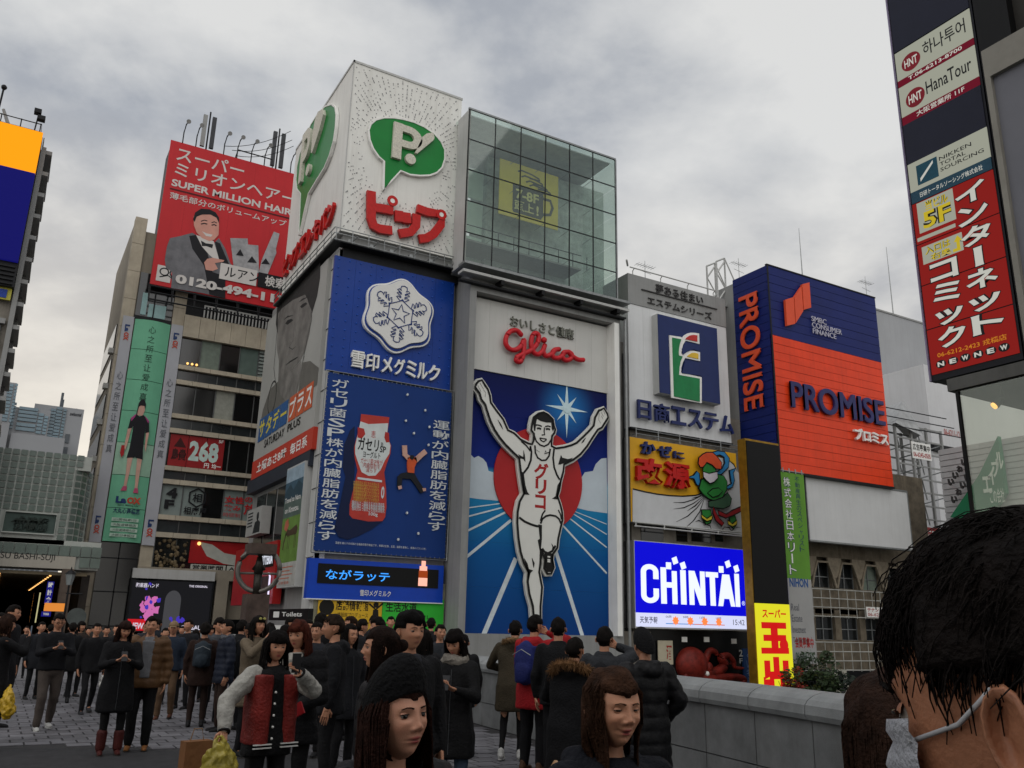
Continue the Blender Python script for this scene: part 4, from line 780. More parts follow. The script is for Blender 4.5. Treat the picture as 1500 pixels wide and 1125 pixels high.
# lattice frame
lf=T('lattice_frame','pale lattice steel frame on the roof between the housing sign and the navy sign','frame',(45,47,24))
m=B(); p0=at(1052,445,1,46.5); x,z=p0[0],p0[2]
for (a,b,c,d) in ((0,0,0,3.6),(.9,0,.9,4.1),(0,.2,.9,1.4),(0,2.6,.9,1.4),(0,3.6,.9,4.1),(0,2.6,.9,3.8),(.9,4.1,2.2,1.8),(0,0,.9,0),(2.2,0,2.2,1.8)): m.tube([(x+a,46.5,z+b),(x+c,46.5,z+d)],.07,4); m.tube([(x+a,47.6,z+b),(x+c,47.6,z+d)],.07,4)
m.build('lattice_bar',LGREY,lf); m=B(); m.box(x-.3,x+2.5,46.2,48,z-.2,z); m.build('base_plate',GREYP,lf)
# small catwalk under the sign
m=B(); 
for zz_ in (zbt-.25,zbt-.55): m.tube([(u0+.1,44.5,zz_),(u1+.3,44.5,zz_)],.04,5)
for u in np.linspace(u0+.1,u1+.3,6): m.tube([(u,44.5,zbt-.8),(u,44.5,zbt-.1)],.035,5); m.tube([(u,44.5,zbt-.55),(u,45.1,zbt-.55)],.03,4)
m.build('rail',STEEL,hs)
# wind god medicine billboard
FK=Fr('Y',44.6)
kg=T('yellow_medicine_billboard','yellow and white billboard with red characters and a green and orange figure','billboard',(39.5,44.6,9))
def z9(x,y): return (915+x/7.257,635+y/7.257)
a0=FK.uv(*z9(38,30)); a1=FK.uv(*z9(78,940)); ku0=(a0[0]+a1[0])/2; kz1=a0[1]; kz0=a1[1]; ku1=(FK.uv(*z9(1160,215))[0]+FK.uv(*z9(1238,1080))[0])/2; zd=FK.uv(*z9(78,590))[1]
m=B(); m.fbox(FK,ku0-.02,ku1,kz0,kz1,-1.6,0); m.build('casing',GREYP,kg)
m=B(); m.fbox(FK,ku0,ku1,kz0+.02,kz1-.02,0,.04); m.build('yellow_panel',mat('billboard_yellow','d9a31f',.45,var=.07,vs=.6,coat=.2),kg)
KW=mat('billboard_white','c6c8ca',.45,var=.04); KB=mat('billboard_line','0c0c0e',.4)
def K(pts): return pxpts(FK,[z9(*p) for p in pts])
m=B(); m.poly(FK,K([(78,590),(200,620),(330,645),(470,662),(600,668),(740,660),(840,640),(930,400),(960,250),(1080,270),(1180,370),(1230,480),(1240,700),(1238,1080),(78,940)]),.04,.08); m.build('white_field',KW,kg)
m=B(); m.stroke(FK,K([(78,590),(200,620),(330,645),(470,662),(600,668),(740,660),(810,640)]),.09,.085,.1)
for L_ in ([(700,690),(760,680),(820,650)],[(510,735),(620,735),(720,705),(820,660)],[(510,803),(620,790),(720,745),(825,670)],[(655,825),(740,770),(830,680)],[(540,940),(660,880),(760,790),(835,690)],[(630,1010),(720,930),(790,830),(835,700)],[(740,940),(780,925),(810,945)],[(810,945),(850,960),(900,985),(915,1030)],[(1015,1045),(1050,995),(1100,1000),(1125,1040),(1160,995),(1220,1000)],[(1080,270),(1150,330),(1190,410)]): m.stroke(FK,K(L_),.09,.085,.1,taper=True)
m.build('wind_line',KB,kg)
# the figure: a plain stand-in of flat coloured shapes
def shape(pts,col,nm,n0,n1):
    g=B(); g.stroke(FK,K(pts),.16,n0,n1-.015,closed=True); o=g.build(nm+'_outline',KB,kg); g=B(); g.poly(FK,K(pts),n0,n1); return g.build(nm,mat('fig_'+col,col,.45,var=.08,vs=2),kg)
shape([(895,215),(970,195),(1040,205),(1090,270),(1080,360),(1010,430),(940,455),(945,430),(1020,380),(1050,320),(1040,250),(990,225),(930,240)],'2f7fb5','blue_ribbon_shape',.1,.2)
shape([(1060,575),(1120,540),(1110,470),(1100,400),(1160,380),(1130,420),(1145,500),(1120,570),(1080,590)],'2f7fb5','blue_ribbon_shape',.1,.2)
shape([(665,470),(720,450),(750,410),(770,430),(780,560),(750,545),(720,480)],'2f7fb5','blue_ribbon_shape',.1,.2)
shape([(765,590),(790,500),(940,440),(1020,460),(1055,520),(1050,600),(1000,690),(920,715),(860,690),(800,640)],'2f7f3a','green_body_shape',.2,.3)
shape([(800,380),(830,310),(890,330),(930,400),(910,440),(800,420)],'2f7f3a','green_head_shape',.3,.36)
shape([(745,330),(750,270),(790,235),(830,215),(890,215),(940,260),(985,320),(980,385),(930,380),(890,340),(830,310),(790,360),(765,365)],'d2502a','orange_tuft_shape',.36,.42)
shape([(790,420),(850,440),(935,420),(940,480),(900,520),(860,535),(820,500),(795,470)],'c9c4ca','pale_ruff_shape',.42,.46)
shape([(860,730),(930,720),(1010,690),(1060,640),(1095,700),(1080,770),(1010,800),(930,790),(860,780)],'3a5a44','dark_skirt_shape',.3,.36)
shape([(900,790),(930,860),(960,910),(1010,960),(990,985),(930,930),(900,850)],'8f1f24','red_sash_shape',.36,.42)
shape([(950,830),(1040,870),(1100,830),(1190,790),(1190,830),(1110,870),(1030,900),(960,870)],'8f1f24','red_sash_shape',.36,.42)
shape([(795,820),(880,820),(900,900),(880,950),(840,965),(800,900)],'2f7f3a','green_leg_shape',.2,.28)
shape([(1085,880),(1140,870),(1160,960),(1130,1010),(1100,980)],'2f7f3a','green_leg_shape',.2,.28)
shape([(780,870),(840,915),(895,880),(890,915),(840,935),(790,900)],'c9b73a','yellow_ring_shape',.3,.34); shape([(1060,930),(1110,970),(1160,930),(1150,970),(1110,990),(1070,970)],'c9b73a','yellow_ring_shape',.3,.34)
shape([(850,640),(900,600),(960,590),(1000,620),(960,660),(900,680)],'2f7f3a','green_arm_shape',.32,.36)
m=B()
for ch,(x0,y0,x1,y1) in zip('かぜに',[(150,245,298,85),(330,275,470,125),(495,290,600,185)]): 
    a=FK.uv(*z9(x0,y0)); b=FK.uv(*z9(x1,y1)); m.text(FK,ch,0,0,.1,d=.25,bold=.03,uvs=(a[0],a[1]+.15,b[0],b[1]-.15))
m.build('navy_lettering',mat('letter_navy','1e2a5e'),kg)
m=B()
for ch,(x0,y0,x1,y1) in zip('改源',[(90,520,365,290),(395,580,655,335)]): 
    a=FK.uv(*z9(x0,y0)); b=FK.uv(*z9(x1,y1)); m.text(FK,ch,0,0,.1,d=.3,bold=.035,uvs=(a[0],a[1],b[0],b[1]))
m.build('red_lettering',RED,kg)
m=B(); 
for zz_ in (kz0-.3,kz0-.05): m.tube([(ku0,44.2,zz_),(ku1+.1,44.2,zz_)],.045,5)
for u in np.linspace(ku0+.1,ku1,5): m.tube([(u,44.2,kz0-.35),(u,44.2,kz0)],.05,5)
m.build('rail',LGREY,kg)
# wall with windows between
m=B()
for a,b in ((943,975),(995,1010),(1017,1045),(1052,1062)):
    q=R4(FN,a,790,b,775); m.box(q[0],q[1],45.24,45.4,q[2]-.1,q[3]+.9)
m.build('window',mat('dark_window','14181a'),eb_)
# LED screen
FC=Fr('Y',44.4)
ch_=T('blue_led_screen','bright blue LED screen with big white letters and a weather strip','screen',(39.5,44.4,1.7))
def zc(x,y): return (890+x/3.309,620+y/3.309)
a0=FC.uv(*zc(132,570)); cu0=(a0[0]+FC.uv(*zc(137,985))[0])/2; cu1=(FC.uv(*zc(658,625))[0]+FC.uv(*zc(682,1015))[0])/2; cz1=a0[1]; cz0=FC.uv(*zc(137,985))[1]; czd=FC.uv(*zc(135,917))[1]
m=B(); m.fbox(FC,cu0-.06,cu1+.04,cz0-.1,cz1+.06,-1.3,-.01); m.build('casing',LGREY,ch_)
m=B(); m.fbox(FC,cu0,cu1,czd,cz1,-.01,.02); m.build('blue_screen',mat('screen_blue','0a0acb',emit=.95),ch_)
m=B(); m.fbox(FC,cu0,cu1,cz0,czd,-.01,.021); m.build('weather_strip',mat('screen_white','cfd3ef',emit=.95),ch_)
m=B()
cx0=FC.uv(*zc(163,900))[0]; cx1=FC.uv(*zc(643,900))[0]; zl=FC.uv(*zc(165,870))[1]; zh=FC.uv(*zc(165,680))[1]; CWD=cx1-cx0; CH=zh-zl
def cpt(a,b): return (cx0+CWD*a,zl+CH*b)
def bar(a0,a1,b0,b1): m.poly(FC,[cpt(a0,b0),cpt(a1,b0),cpt(a1,b1),cpt(a0,b1)],.022,.03)
# C
ccx=cx0+CWD*.085; rx=CWD*.085
for s_,cy_ in ((1,zl+CH*.80),(-1,zl+CH*.20)):
    arc(FC,(ccx,cy_),(rx*.40,CH*.07),(rx,CH*.2),0 if s_>0 else math.pi,math.pi if s_>0 else 2*math.pi,.022,.03)
bar(0,.05,.2,.8); bar(.118,.17,.62,.8); bar(.118,.17,.2,.38)
bar(.19,.245,0,.94); bar(.245,.30,.42,.56); bar(.30,.35,0,.86); bar(.385,.44,0,.9)
m.poly(FC,[cpt(.47,0),cpt(.52,0),cpt(.52,.45),cpt(.575,0),cpt(.635,0),cpt(.635,.9),cpt(.585,.9),cpt(.585,.42),cpt(.53,.9),cpt(.47,.9)],.022,.03)
bar(.645,.775,.76,.9); bar(.685,.74,0,.76)
m.poly(FC,[cpt(.765,0),cpt(.815,0),cpt(.83,.2),cpt(.885,.2),cpt(.90,0),cpt(.945,0),cpt(.895,.86),cpt(.82,.86)],.022,.03); bar(.95,1.0,0,.9)
for a,b in ((.27,.99),(.335,1.14),(.415,1.02),(.81,.99),(.885,1.15),(.975,1.04)):
    r_=.028; c_=cpt(a,b); k_=CWD*r_; t0=.35 if a not in(.27,.81) else 0; m.poly(FC,[(c_[0]+k_*1.3*math.cos(t0+math.pi/4+j*math.pi/2),c_[1]+k_*1.3*math.sin(t0+math.pi/4+j*math.pi/2)) for j in range(4)],.032,.036)
m.text(FC,'®',0,0,.03,uvs=(cx1+.15,zl+.1,cx1+.45,zl+.4)); m.build('white_glowing_letters',mat('led_white','e4eaff',emit=1.0),ch_)
m=B(); hgt=czd-cz0; W_=cu1-cu0
m.text(FC,'天気予報',0,0,.03,bold=.01,uvs=(cu0+W_*.03,cz0+hgt*.25,cu0+W_*.18,cz0+hgt*.75)); m.text(FC,'15:42',0,0,.03,uvs=(cu0+W_*.86,cz0+hgt*.3,cu0+W_*.97,cz0+hgt*.72))
for k,tx in enumerate(('06時','9時','12時','18時')): m.text(FC,tx,0,0,.03,uvs=(cu0+W_*(.25+k*.15),cz0+hgt*.68,cu0+W_*(.30+k*.15),cz0+hgt*.88))
m.build('strip_lettering',mat('led_dim','3a3a52',emit=.6),ch_)
m=B()
for k in range(4):
    c_=(cu0+W_*(.335+k*.13),cz0+hgt*.5); 
    m.poly(FC,[(c_[0]+(.2 if j%2 else .3)*math.cos(j*math.pi/8),c_[1]+(.2 if j%2 else .3)*math.sin(j*math.pi/8)) for j in range(16)],.035,.04)
m.build('sun_icon',mat('led_sun','ff8a4a',emit=.9),ch_)
m=B(); m.fbox(FC,cu0+W_*.25,cu0+W_*.5,cz0+hgt*.24,cz0+hgt*.3,.02,.03); m.build('blue_timeline',mat('led_blue2','3a8ad8',emit=.8),ch_); m=B(); m.fbox(FC,cu0+W_*.5,cu0+W_*.78,cz0+hgt*.24,cz0+hgt*.3,.02,.03); m.build('red_timeline',mat('led_red2','d86a5a',emit=.8),ch_)
# octopus restaurant
oc=T('octopus_restaurant','dark shopfront below the blue screen with spotlights over a red octopus','shop',(39.5,45.4,-3))
m=B(); m.box(u0+1.2,u1+2,45.06,45.28,-4,1.62); m.build('dark_wall',mat('shop_dark','0d0e10',.3,var=.3),oc)
m=B(); m.box(u0-1,u0+1.4,45.0,45.6,-3,1.5); m.build('pillar',CONC,oc)
def zo(x,y): return (960+x/6,920+y/6)
FO=Fr('Y',45.2)
def O3(x,y,n=0): 
    u,v=FO.uv(*zo(x,y)); return FO.P(u,v,n)
m=B(); lp=T('spotlight','small white spotlight at the left above the octopus head','spotlight',tuple(O3(240,100)),'spotlights over the octopus')
def spot(t,x,y):
    m=B(); a=Vector(O3(x,y)); m.tube([a+Vector((-.9,.3,.35)),a],.03,5); m.build('arm',STEEL,t); m=B(); m.box(a.x-.22,a.x+.22,a.y-.2,a.y+.1,a.z-.16,a.z+.16); m.build('lamp_head',WHT,t)
spot(lp,240,100); lp=T('spotlight','small white spotlight in the middle above the octopus arms','spotlight',tuple(O3(435,100)),'spotlights over the octopus'); spot(lp,435,100)
lp=T('spotlight','small white spotlight at the right beside the 2F letters','spotlight',tuple(O3(675,115)),'spotlights over the octopus'); spot(lp,675,115)
ow=T('octopus_figure','large red octopus figure with curling arms behind the bridge parapet','figure',tuple(O3(300,460)))
OCT=mat('octopus_red','6f2119',.5,var=.4,vs=1.6,bump=.6,bs=7)
m=B(); c_=O3(295,320,.2); m.ball(c_,1.0,20,14,(1.28,.85,1.12)); c2=O3(425,345,.5); m.ball(c2,.3,10,8,(1,.8,1.2)); m.build('head',OCT,ow,smooth=True)
def arm(pts,r,r2):
    m=B(); P=[Vector(O3(x,y,n)) for x,y,n in pts]
    Q=[]
    for i in range(len(P)-1):
        p0=P[max(i-1,0)];p1=P[i];p2=P[i+1];p3=P[min(i+2,len(P)-1)]
        for k in range(5):
            t=k/5; Q.append(.5*((2*p1)+(-p0+p2)*t+(2*p0-5*p1+4*p2-p3)*t*t+(-p0+3*p1-3*p2+p3)*t**3))
    Q.append(P[-1]); m.tube(Q,r,9,r2); m.build('tentacle',OCT,ow,smooth=True)
arm([(330,400,.3),(450,400,.4),(540,360,.4),(570,310,.4),(530,260,.5),(590,240,.5),(640,290,.5),(650,340,.5),(700,350,.6),(720,345,.6)],.42,.05)
arm([(400,330,.2),(430,250,.2),(460,200,.2),(510,210,.2),(520,240,.2)],.3,.14)
arm([(300,430,.4),(450,440,.6),(580,430,.6),(680,430,.6),(730,450,.6),(700,475,.7)],.36,.14)
arm([(520,360,.0),(600,320,.0),(660,310,.1),(700,300,.1)],.16,.04); arm([(200,420,.5),(260,440,.5),(380,430,.6),(430,470,.6)],.28,.12)
m=B(); m.ball(O3(385,395,.75),.16,10,8); m.build('eye',WHT,ow)
m=B(); a=FO.uv(*zo(708,235)); b=FO.uv(*zo(738,175)); m.text(FO,'2',0,0,.3,bold=.03,uvs=(a[0],a[1]-.1,b[0],b[1]-.1)); a=FO.uv(*zo(712,295)); b=FO.uv(*zo(738,250)); m.text(FO,'F',0,0,.3,bold=.02,uvs=(a[0],a[1]-.1,b[0],b[1]-.1)); m.build('floor_lettering',mat('dim_white_letter','a9aaa8',.5),oc)
bs_=T('blue_vertical_sign','dark blue vertical sign beside the floor letters','sign',tuple(O3(790,480)))
q=R4(FO,*zo(758,480),*zo(825,180)); m=B(); m.fbox(FO,q[0],q[1],-2.4,q[3],0,.3); m.build('board',mat('sign_steelblue','1d3a66',.45,var=.1),bs_)
m=B(); m.vtext(FO,'くいキん',zo(790,205),zo(790,500),6,.31); m.build('lettering',mat('dim_blue_letter','6f87ad',.5),bs_)
wn_=T('menu_poster','cream poster with red and black brush characters behind the crowd','poster',(u0+.6,44.9,-1))
q=R4(FO,*zo(55,318),*zo(125,110)); m=B(); m.fbox(FO,q[0]-.5,q[1],q[2],q[3],.24,.3); m.build('board',mat('cream_board','b8b09a',.5,var=.06),wn_)
m=B(); m.text(FO,'酒',0,0,.31,bold=.03,uvs=(q[1]-.55,q[2]+.3,q[1]-.1,q[2]+1.2)); m.build('lettering',RD,wn_)
# black sign with gold frame and yellow foot
FJ=Fr('Y',41.0)
bg_=T('gold_frame_sign','tall blank black sign in a gold frame with a yellow supermarket foot','sign',(42.5,41,-2))
def zj(x,y): return (1080+x/2.961,640+y/2.961)
j0=FJ.uv(*zj(35,15)); ju0=(FJ.uv(*zj(35,15))[0]+FJ.uv(*zj(75,720))[0])/2; ju1=(FJ.uv(*zj(176,38))[0]+FJ.uv(*zj(222,735))[0])/2; jz1=j0[1]; jzd=FJ.uv(*zj(75,720))[1]
GOLD=mat('gold_frame','8f6d22',.35,metal=.5,var=.2,vs=2)
m=B(); m.box(ju0-.07,ju1+.05,41.0,41.7,-4,jz1+.15); m.build('gold_case',GOLD,bg_)
m=B(); m.fbox(FJ,ju0,ju1,jzd,jz1,0,.06); m.build('black_panel',mat('blank_black','08080a',.6,var=.02),bg_)
m=B(); m.fbox(FJ,ju0,ju1+.02,-4,jzd-.01,0,.08); m.build('yellow_panel',mat('lit_yellow','e8e22a',emit=.78),bg_)
m=B(); W_=ju1-ju0; m.text(FJ,'スーパー',0,0,.09,bold=.03,uvs=(ju0+W_*.18,FJ.uv(*zj(100,785))[1]+.02,ju0+W_*.88,FJ.uv(*zj(100,745))[1]))
y1=FJ.uv(*zj(110,803))[1]; y0=FJ.uv(*zj(110,940))[1]; H_=y1-y0
def jr(a,b,c,d): m.fbox(FJ,ju0+W_*a,ju0+W_*b,y0+H_*c,y0+H_*d,.085,.1)
jr(.14,.86,.80,1.0); jr(.18,.84,.40,.60); jr(.1,.9,0,.19); jr(.4,.6,.05,.95)
c_=(ju0+W_*.76,y0+H_*.28); m.poly(FJ,[(c_[0]+W_*.13*math.cos(t),c_[1]+W_*.13*math.sin(t)) for t in np.linspace(0,6.28,15)[:-1]],.105)
y0-=H_*1.15; m.text(FJ,'出',0,0,.09,bold=.06,uvs=(ju0+W_*.12,y0-H_*.25,ju0+W_*.9,y0+H_*1.05))
m.build('red_glowing_characters',mat('lit_red','d01a1a',emit=.8),bg_)
# navy and orange two-sided box
PX0=46.0; 
pb_=(at(1123,388,1,42.0)); PX0=pb_[0]; PZ1=pb_[2]; PZ0=at(1141,688,1,42.0)[2]; PXR=at(1282,441.6,1,42.0)[0]; PYB=at(1073,412,0,PX0)[1]
po=T('navy_orange_sign_box','huge two sided rooftop sign box, navy above and orange below','billboard',(50,44,PZ0))
FPr=Fr('Y',42.0); FPl=Fr('X',PX0); zs=at(1131,490,1,42.0)[2]
NV=mat('navy_slats','101f60',.5,var=.09,vs=.4); OR=mat('orange_slats','e0401a',.42,var=.09,vs=.5,coat=.15,streak=.25)
m=B(); m.box(PX0+.15,PXR-.05,42.15,PYB,PZ0+.05,PZ1-.1); m.build('core',DARK,po)
n1_=int((PZ1-zs)/.62); hN=(PZ1-zs)/n1_
slat=[]
for i in range(n1_):
    m=B(); m.box(PX0,PXR,42.0+.004*(i%3),42.12,zs+i*hN+.015,zs+(i+1)*hN-.015); m.build('navy_slat',NV,po)
n2_=int((zs-PZ0)/.62); hO=(zs-PZ0)/n2_
for i in range(n2_):
    m=B(); m.box(PX0+.1,PXR,42.0+.004*(i%3),42.12,PZ0+i*hO+.015,PZ0+(i+1)*hO-.015); m.build('orange_slat',OR,po)
n3_=int((PZ1-PZ0+1)/.62)
for i in range(n3_):
    z=PZ0-1+i*(PZ1-PZ0+1)/n3_; m=B(); m.box(PX0,PX0+.12,42.13,PYB,z+.015,z+(PZ1-PZ0+1)/n3_-.015); m.build('navy_side_slat',NV,po)
m=B(); m.box(PX0-.03,PX0+.1,41.95,42.0,PZ0-1,PZ1+.05); m.box(PX0-.03,PXR+.03,41.96,42.16,PZ1,PZ1+.1); m.box(PX0,PXR+.03,41.93,42.2,PZ0-.15,PZ0); m.build('edge_trim',DARK,po)
m=B(); m.box(PX0-.0,PX0+.5,PYB,PYB+1.6,PZ0-8,PZ1-.3); m.build('grey_back_column',GREYP,po)
def zp(x,y): return (1050+x/3.125,360+y/3.125)
def PP(pts,n=0): return [FPr.uv(*zp(*p)) for p in pts]
OB=mat('orange_bright','d8502e',.4,var=.05,coat=.2)
m=B(); m.poly(FPr,PP([(300,252),(338,240),(345,362),(308,371)]),.1,.3); m.poly(FPr,PP([(341,240),(374,192),(382,304),(348,358)]),.1,.3); m.poly(FPr,PP([(377,182),(410,173),(418,288),(385,298)]),.1,.3); m.build('folded_emblem',OB,po)
m=B()
for tx,x0,x1,ya,yb in (('SMBC',428,493,346,322),('CONSUMER',431,562,374,360),('FINANCE',435,537,402,385)):
    a=FPr.uv(*zp(x0,ya)); b=FPr.uv(*zp(x1,yb)); hh_=.42; m.text(FPr,tx,0,0,.1,d=.05,res=5,bold=.0,uvs=(a[0],a[1],b[0],a[1]+hh_))
m.build('small_white_lettering',mat('pale_letter','b8b6c4',.4),po)
a=FPr.uv(*zp(332,742)); b=FPr.uv(*zp(762,838)); tp=FPr.uv(*zp(332,622))[1]
m=B()
for k_,(dx_,dz_) in enumerate(((0,0),(.09,0),(0,.08),(.09,.08))): m.text(FPr,'PROMISE',0,0,.12,d=.16+.004*k_,res=7,bold=.0,uvs=(a[0]+dx_,a[1]+dz_,b[0]-.09+dx_,tp-.08+dz_))
m.build('navy_lettering',mat('letter_navy2','26285e',.35,coat=.3),po)
m=B(); a=FPr.uv(*zp(618,893)); b=FPr.uv(*zp(772,925)); m.text(FPr,'プロミス',0,0,.15,d=.2,bold=.03,uvs=(a[0],a[1]+.05,b[0],a[1]+.98)); m.build('white_lettering',WHT,po)
m=B(); a=FPl.uv(*zp(106,240)); b=FPl.uv(*zp(187,213)); zt=(a[1]+b[1])/2; zbm=FPl.uv(*zp(215,740))[1]; 
for k_,(dx_,dz_) in enumerate(((0,0),(.10,0),(0,.07),(.10,.07))): m.text(FPl,'PROMISE',0,0,.1,d=.1+.004*k_,res=7,bold=0,uvs=(a[0]+dx_,zbm+dz_,b[0]+dx_,zt-.07+dz_),rot=90)
m.build('orange_lettering',OB,po)
for x,yt,yb_ in ((1175,336,398),): 
    p=at(x,yb_,1,46); q=at(x,yt,1,46); t=T('lightning_rod','tall thin mast rising behind the navy and orange box','mast',(p[0],46,p[2]-2)); m=B(); m.tube([(p[0],46,p[2]-2),(p[0],46,q[2])],.06,5,.02); m.build('pole',STEEL,t); m=B(); m.box(p[0]-.2,p[0]+.2,45.8,46.2,p[2]-2.1,p[2]-1.9); m.build('foot',STEEL,t)
p=at(1270,436,1,50); antenna('roof_antenna','bushy aerial above the right end of the navy box',p[0],50,p[2]-1,3.2)
p=at(1083,408,1,52); antenna('roof_antenna','tilted aerial left of the navy box corner',p[0],52,p[2]-1,3.0)
# green and white vertical banner
FV2=Fr('Y',41.6)
gv=T('green_vertical_banner','long green banner with navy outlined white characters above a grey notice','banner',(47,41.6,0))
def zb_(x,y): return (1080+x/2.961,640+y/2.961)
gu0=(FV2.uv(*zb_(188,150))[0]+FV2.uv(*zb_(218,612))[0])/2; gu1=(FV2.uv(*zb_(288,170))[0]+FV2.uv(*zb_(320,622))[0])/2; gz1=FV2.uv(*zb_(188,150))[1]; gzd=FV2.uv(*zb_(218,612))[1]; gz0=FV2.uv(*zb_(240,985))[1]
m=B(); m.fbox(FV2,gu0,gu1,gzd,gz1,-.05,0); m.build('green_cloth',mat('banner_green','5e8f33',.6,var=.08,vs=.5),gv)
m=B(); m.fbox(FV2,gu0,gu1,gz0,gzd-.01,-.05,0); m.build('grey_cloth',mat('banner_grey','9c9c9b',.6,var=.05,vs=.5),gv)
m=B(); m.tube([FV2.P(gu0,gz1+.1,0),FV2.P(gu1,gz1+.1,0)],.05,5)
for k in range(4): m.tube([FV2.P(gu0+.2+k*(gu1-gu0-.4)/3,gz1-.02,.03),FV2.P(gu0+.2+k*(gu1-gu0-.4)/3,gz1+.3,0)],.05,5)
m.build('hanger',STEEL,gv)
m=B(); m.vtext(FV2,'株式会社日本リート',zb_(212,172),zb_(243,600),11.5,.01,bold=.045,fill=.9); m.build('character_edge',mat('ink_navy','1a2a52',.5),gv)
m=B(); m.vtext(FV2,'株式会社日本リート',zb_(212,172),zb_(243,600),11.5,.02,bold=.0,fill=.84); m.build('white_characters',WHT,gv)
m=B(); m.vtext(FV2,'不動産再生のスペシャリスト',zb_(257,172),zb_(282,500),8,.01); m.build('small_characters',mat('ink_navy','1a2a52'),gv)
m=B(); a=FV2.uv(*zb_(228,650)); b=FV2.uv(*zb_(306,628)); m.text(FV2,'NIHON',0,0,.01,bold=.03,uvs=(gu0+.15,a[1],gu0+(gu1-gu0)*.85,a[1]+.6)); 
m.build('blue_lettering',mat('ink_blue','24508a',.5),gv)
m=B()
for k,tx in enumerate(('Real','Estate','Investment','Technology','株式会社日本リート','会社案内管理','不動産売買')): m.text(FV2,tx,0,0,.01,bold=.005,uvs=(gu0+.15,gzd-2.1-k*(.72 if k<4 else .95),gu0+(.9+.25*k if k<4 else (gu1-gu0)*.9),gzd-1.65-k*(.72 if k<4 else .95)))
m.build('grey_lettering',mat('ink_grey','5f6066',.5),gv)
m=B(); m.text(FV2,'会員募集中',0,0,.01,bold=.02,uvs=(gu0+.3,gz0+1.0,gu1-.2,gz0+1.7)); m.build('red_lettering',RD,gv)
m=B(); m.text(FV2,'06-6210-1717',0,0,.01,bold=.01,uvs=(gu0+.3,gz0+.25,gu1-.2,gz0+.75)); m.build('green_lettering',mat('ink_green','1d5a35',.5),gv)
# blank billboard
FBk=Fr('Y',42.3)
bb=T('blank_billboard','big blank grey white billboard under the orange sign','billboard',(52,42.3,9))
def zk(x,y): return (1080+x/2.961,640+y/2.961)
q0=FBk.uv(*zk(293,175)); q1=FBk.uv(*zk(318,445)); bu0=(q0[0]+q1[0])/2; bz1=q0[1]; bz0=q1[1]; bu1=FBk.uv(*zk(732,255))[0]+.1
m=B()
for k in range(5):
    a=bu0+(bu1-bu0)*k/5;b=bu0+(bu1-bu0)*(k+1)/5; m.fbox(FBk,a+.002,b-.002,bz0,bz1,-.2,0)
m.build('panel',mat('blank_panel','c6c7c7',.5,var=.04,vs=.4,streak=.1),bb)
m=B(); m.fbox(FBk,bu0-.08,bu0,bz0-.05,bz1+.05,-.5,.04); m.fbox(FBk,bu0,bu1+.05,bz1,bz1+.12,-.5,.04); m.fbox(FBk,bu0,bu1+.05,bz0-.12,bz0,-.5,.04); m.fbox(FBk,bu1,bu1+.08,bz0-.05,bz1+.05,-.5,.04); m.build('frame',STEEL,bb)
# old building with hexagonal arches
FA=Fr('Y',44.0)
ob_=T('arched_window_building','old brown building with pointed window heads and white railings','building',(54,47,-4))
m=B(); m.box(bu0-2,66,44.7,56,-4.2,bz1+2); m.build('back_wall',mat('old_brown_wall','6d6456',.85,var=.25,vs=1.2,bump=.4,bs=20,streak=.6),ob_)
OW=mat('old_brown_wall','x')
def za(x,y): return (1080+x/2.961,640+y/2.961)
ax0=FA.uv(*za(318,575))[0]; ws_=FA.uv(*za(428,590))[0]-ax0
rows=[(FA.uv(*za(330,650))[1],FA.uv(*za(330,535))[1]),(FA.uv(*za(345,880))[1],FA.uv(*za(345,765))[1])]
m=B(); m.box(bu0-2,66,44.1,44.7,rows[0][1]+.3,bz0+.5); m.box(bu0-2,66,44.2,44.7,rows[0][0]-2.0,rows[0][0]); m.box(bu0-2,66,44.2,44.7,rows[1][0]-2.4,rows[1][0]); m.box(bu0-2,66,44.2,44.7,rows[1][1],rows[1][1]+.35)
for r_ in rows:
    for k in range(-1,8):
        a=ax0+k*ws_; m.box(a-.32,a+.32,44.15,44.7,r_[0],r_[1]+.3)
m.build('pier',OW,ob_)
m=B()
for k in range(-1,7):
    a=ax0+k*ws_; zt=rows[0][1]; m.stroke(FA,[(a+.05,zt-1.9),(a+.35,zt-.95),(a+.75,zt-.05),(a+ws_-.75,zt-.05),(a+ws_-.35,zt-.95),(a+ws_-.05,zt-1.9)],.16,-.05,.05)
    m.poly(FA,[(a+.0,zt+.3),(a+0,zt-1.2),(a+.35,zt-.95),(a+.75,zt-.05),(a+.75,zt+.3)],-.2,-.04); m.poly(FA,[(a+ws_-.75,zt+.3),(a+ws_-.75,zt-.05),(a+ws_-.35,zt-.95),(a+ws_,zt-1.2),(a+ws_,zt+.3)],-.2,-.04)
m.build('pointed_arch',mat('arch_stone','857b6b',.8,var=.2,vs=2),ob_)
WD=mat('dark_window','14181a')
for r_ in rows:
    for k in range(-1,7):
        a=ax0+k*ws_+.32; b=a+ws_-.64; m=B(); m.box(a,b,44.5,44.56,r_[0],r_[1]); wo=m.build('window',WD if (k*7+int(r_[0]*3))%4 else mat('curtain','6f7a70',.8,var=.12,vs=3),ob_)
        m=B()
        for f in (0,.5,1): m.box(a+(b-a)*f-.035,a+(b-a)*f+.035,44.42,44.49,r_[0],r_[1])
        for f in (0,.42,1): m.box(a,b,44.425,44.485,r_[0]+(r_[1]-r_[0])*f-.03,r_[0]+(r_[1]-r_[0])*f+.03)
        m.build('window_frame',STEEL,wo)
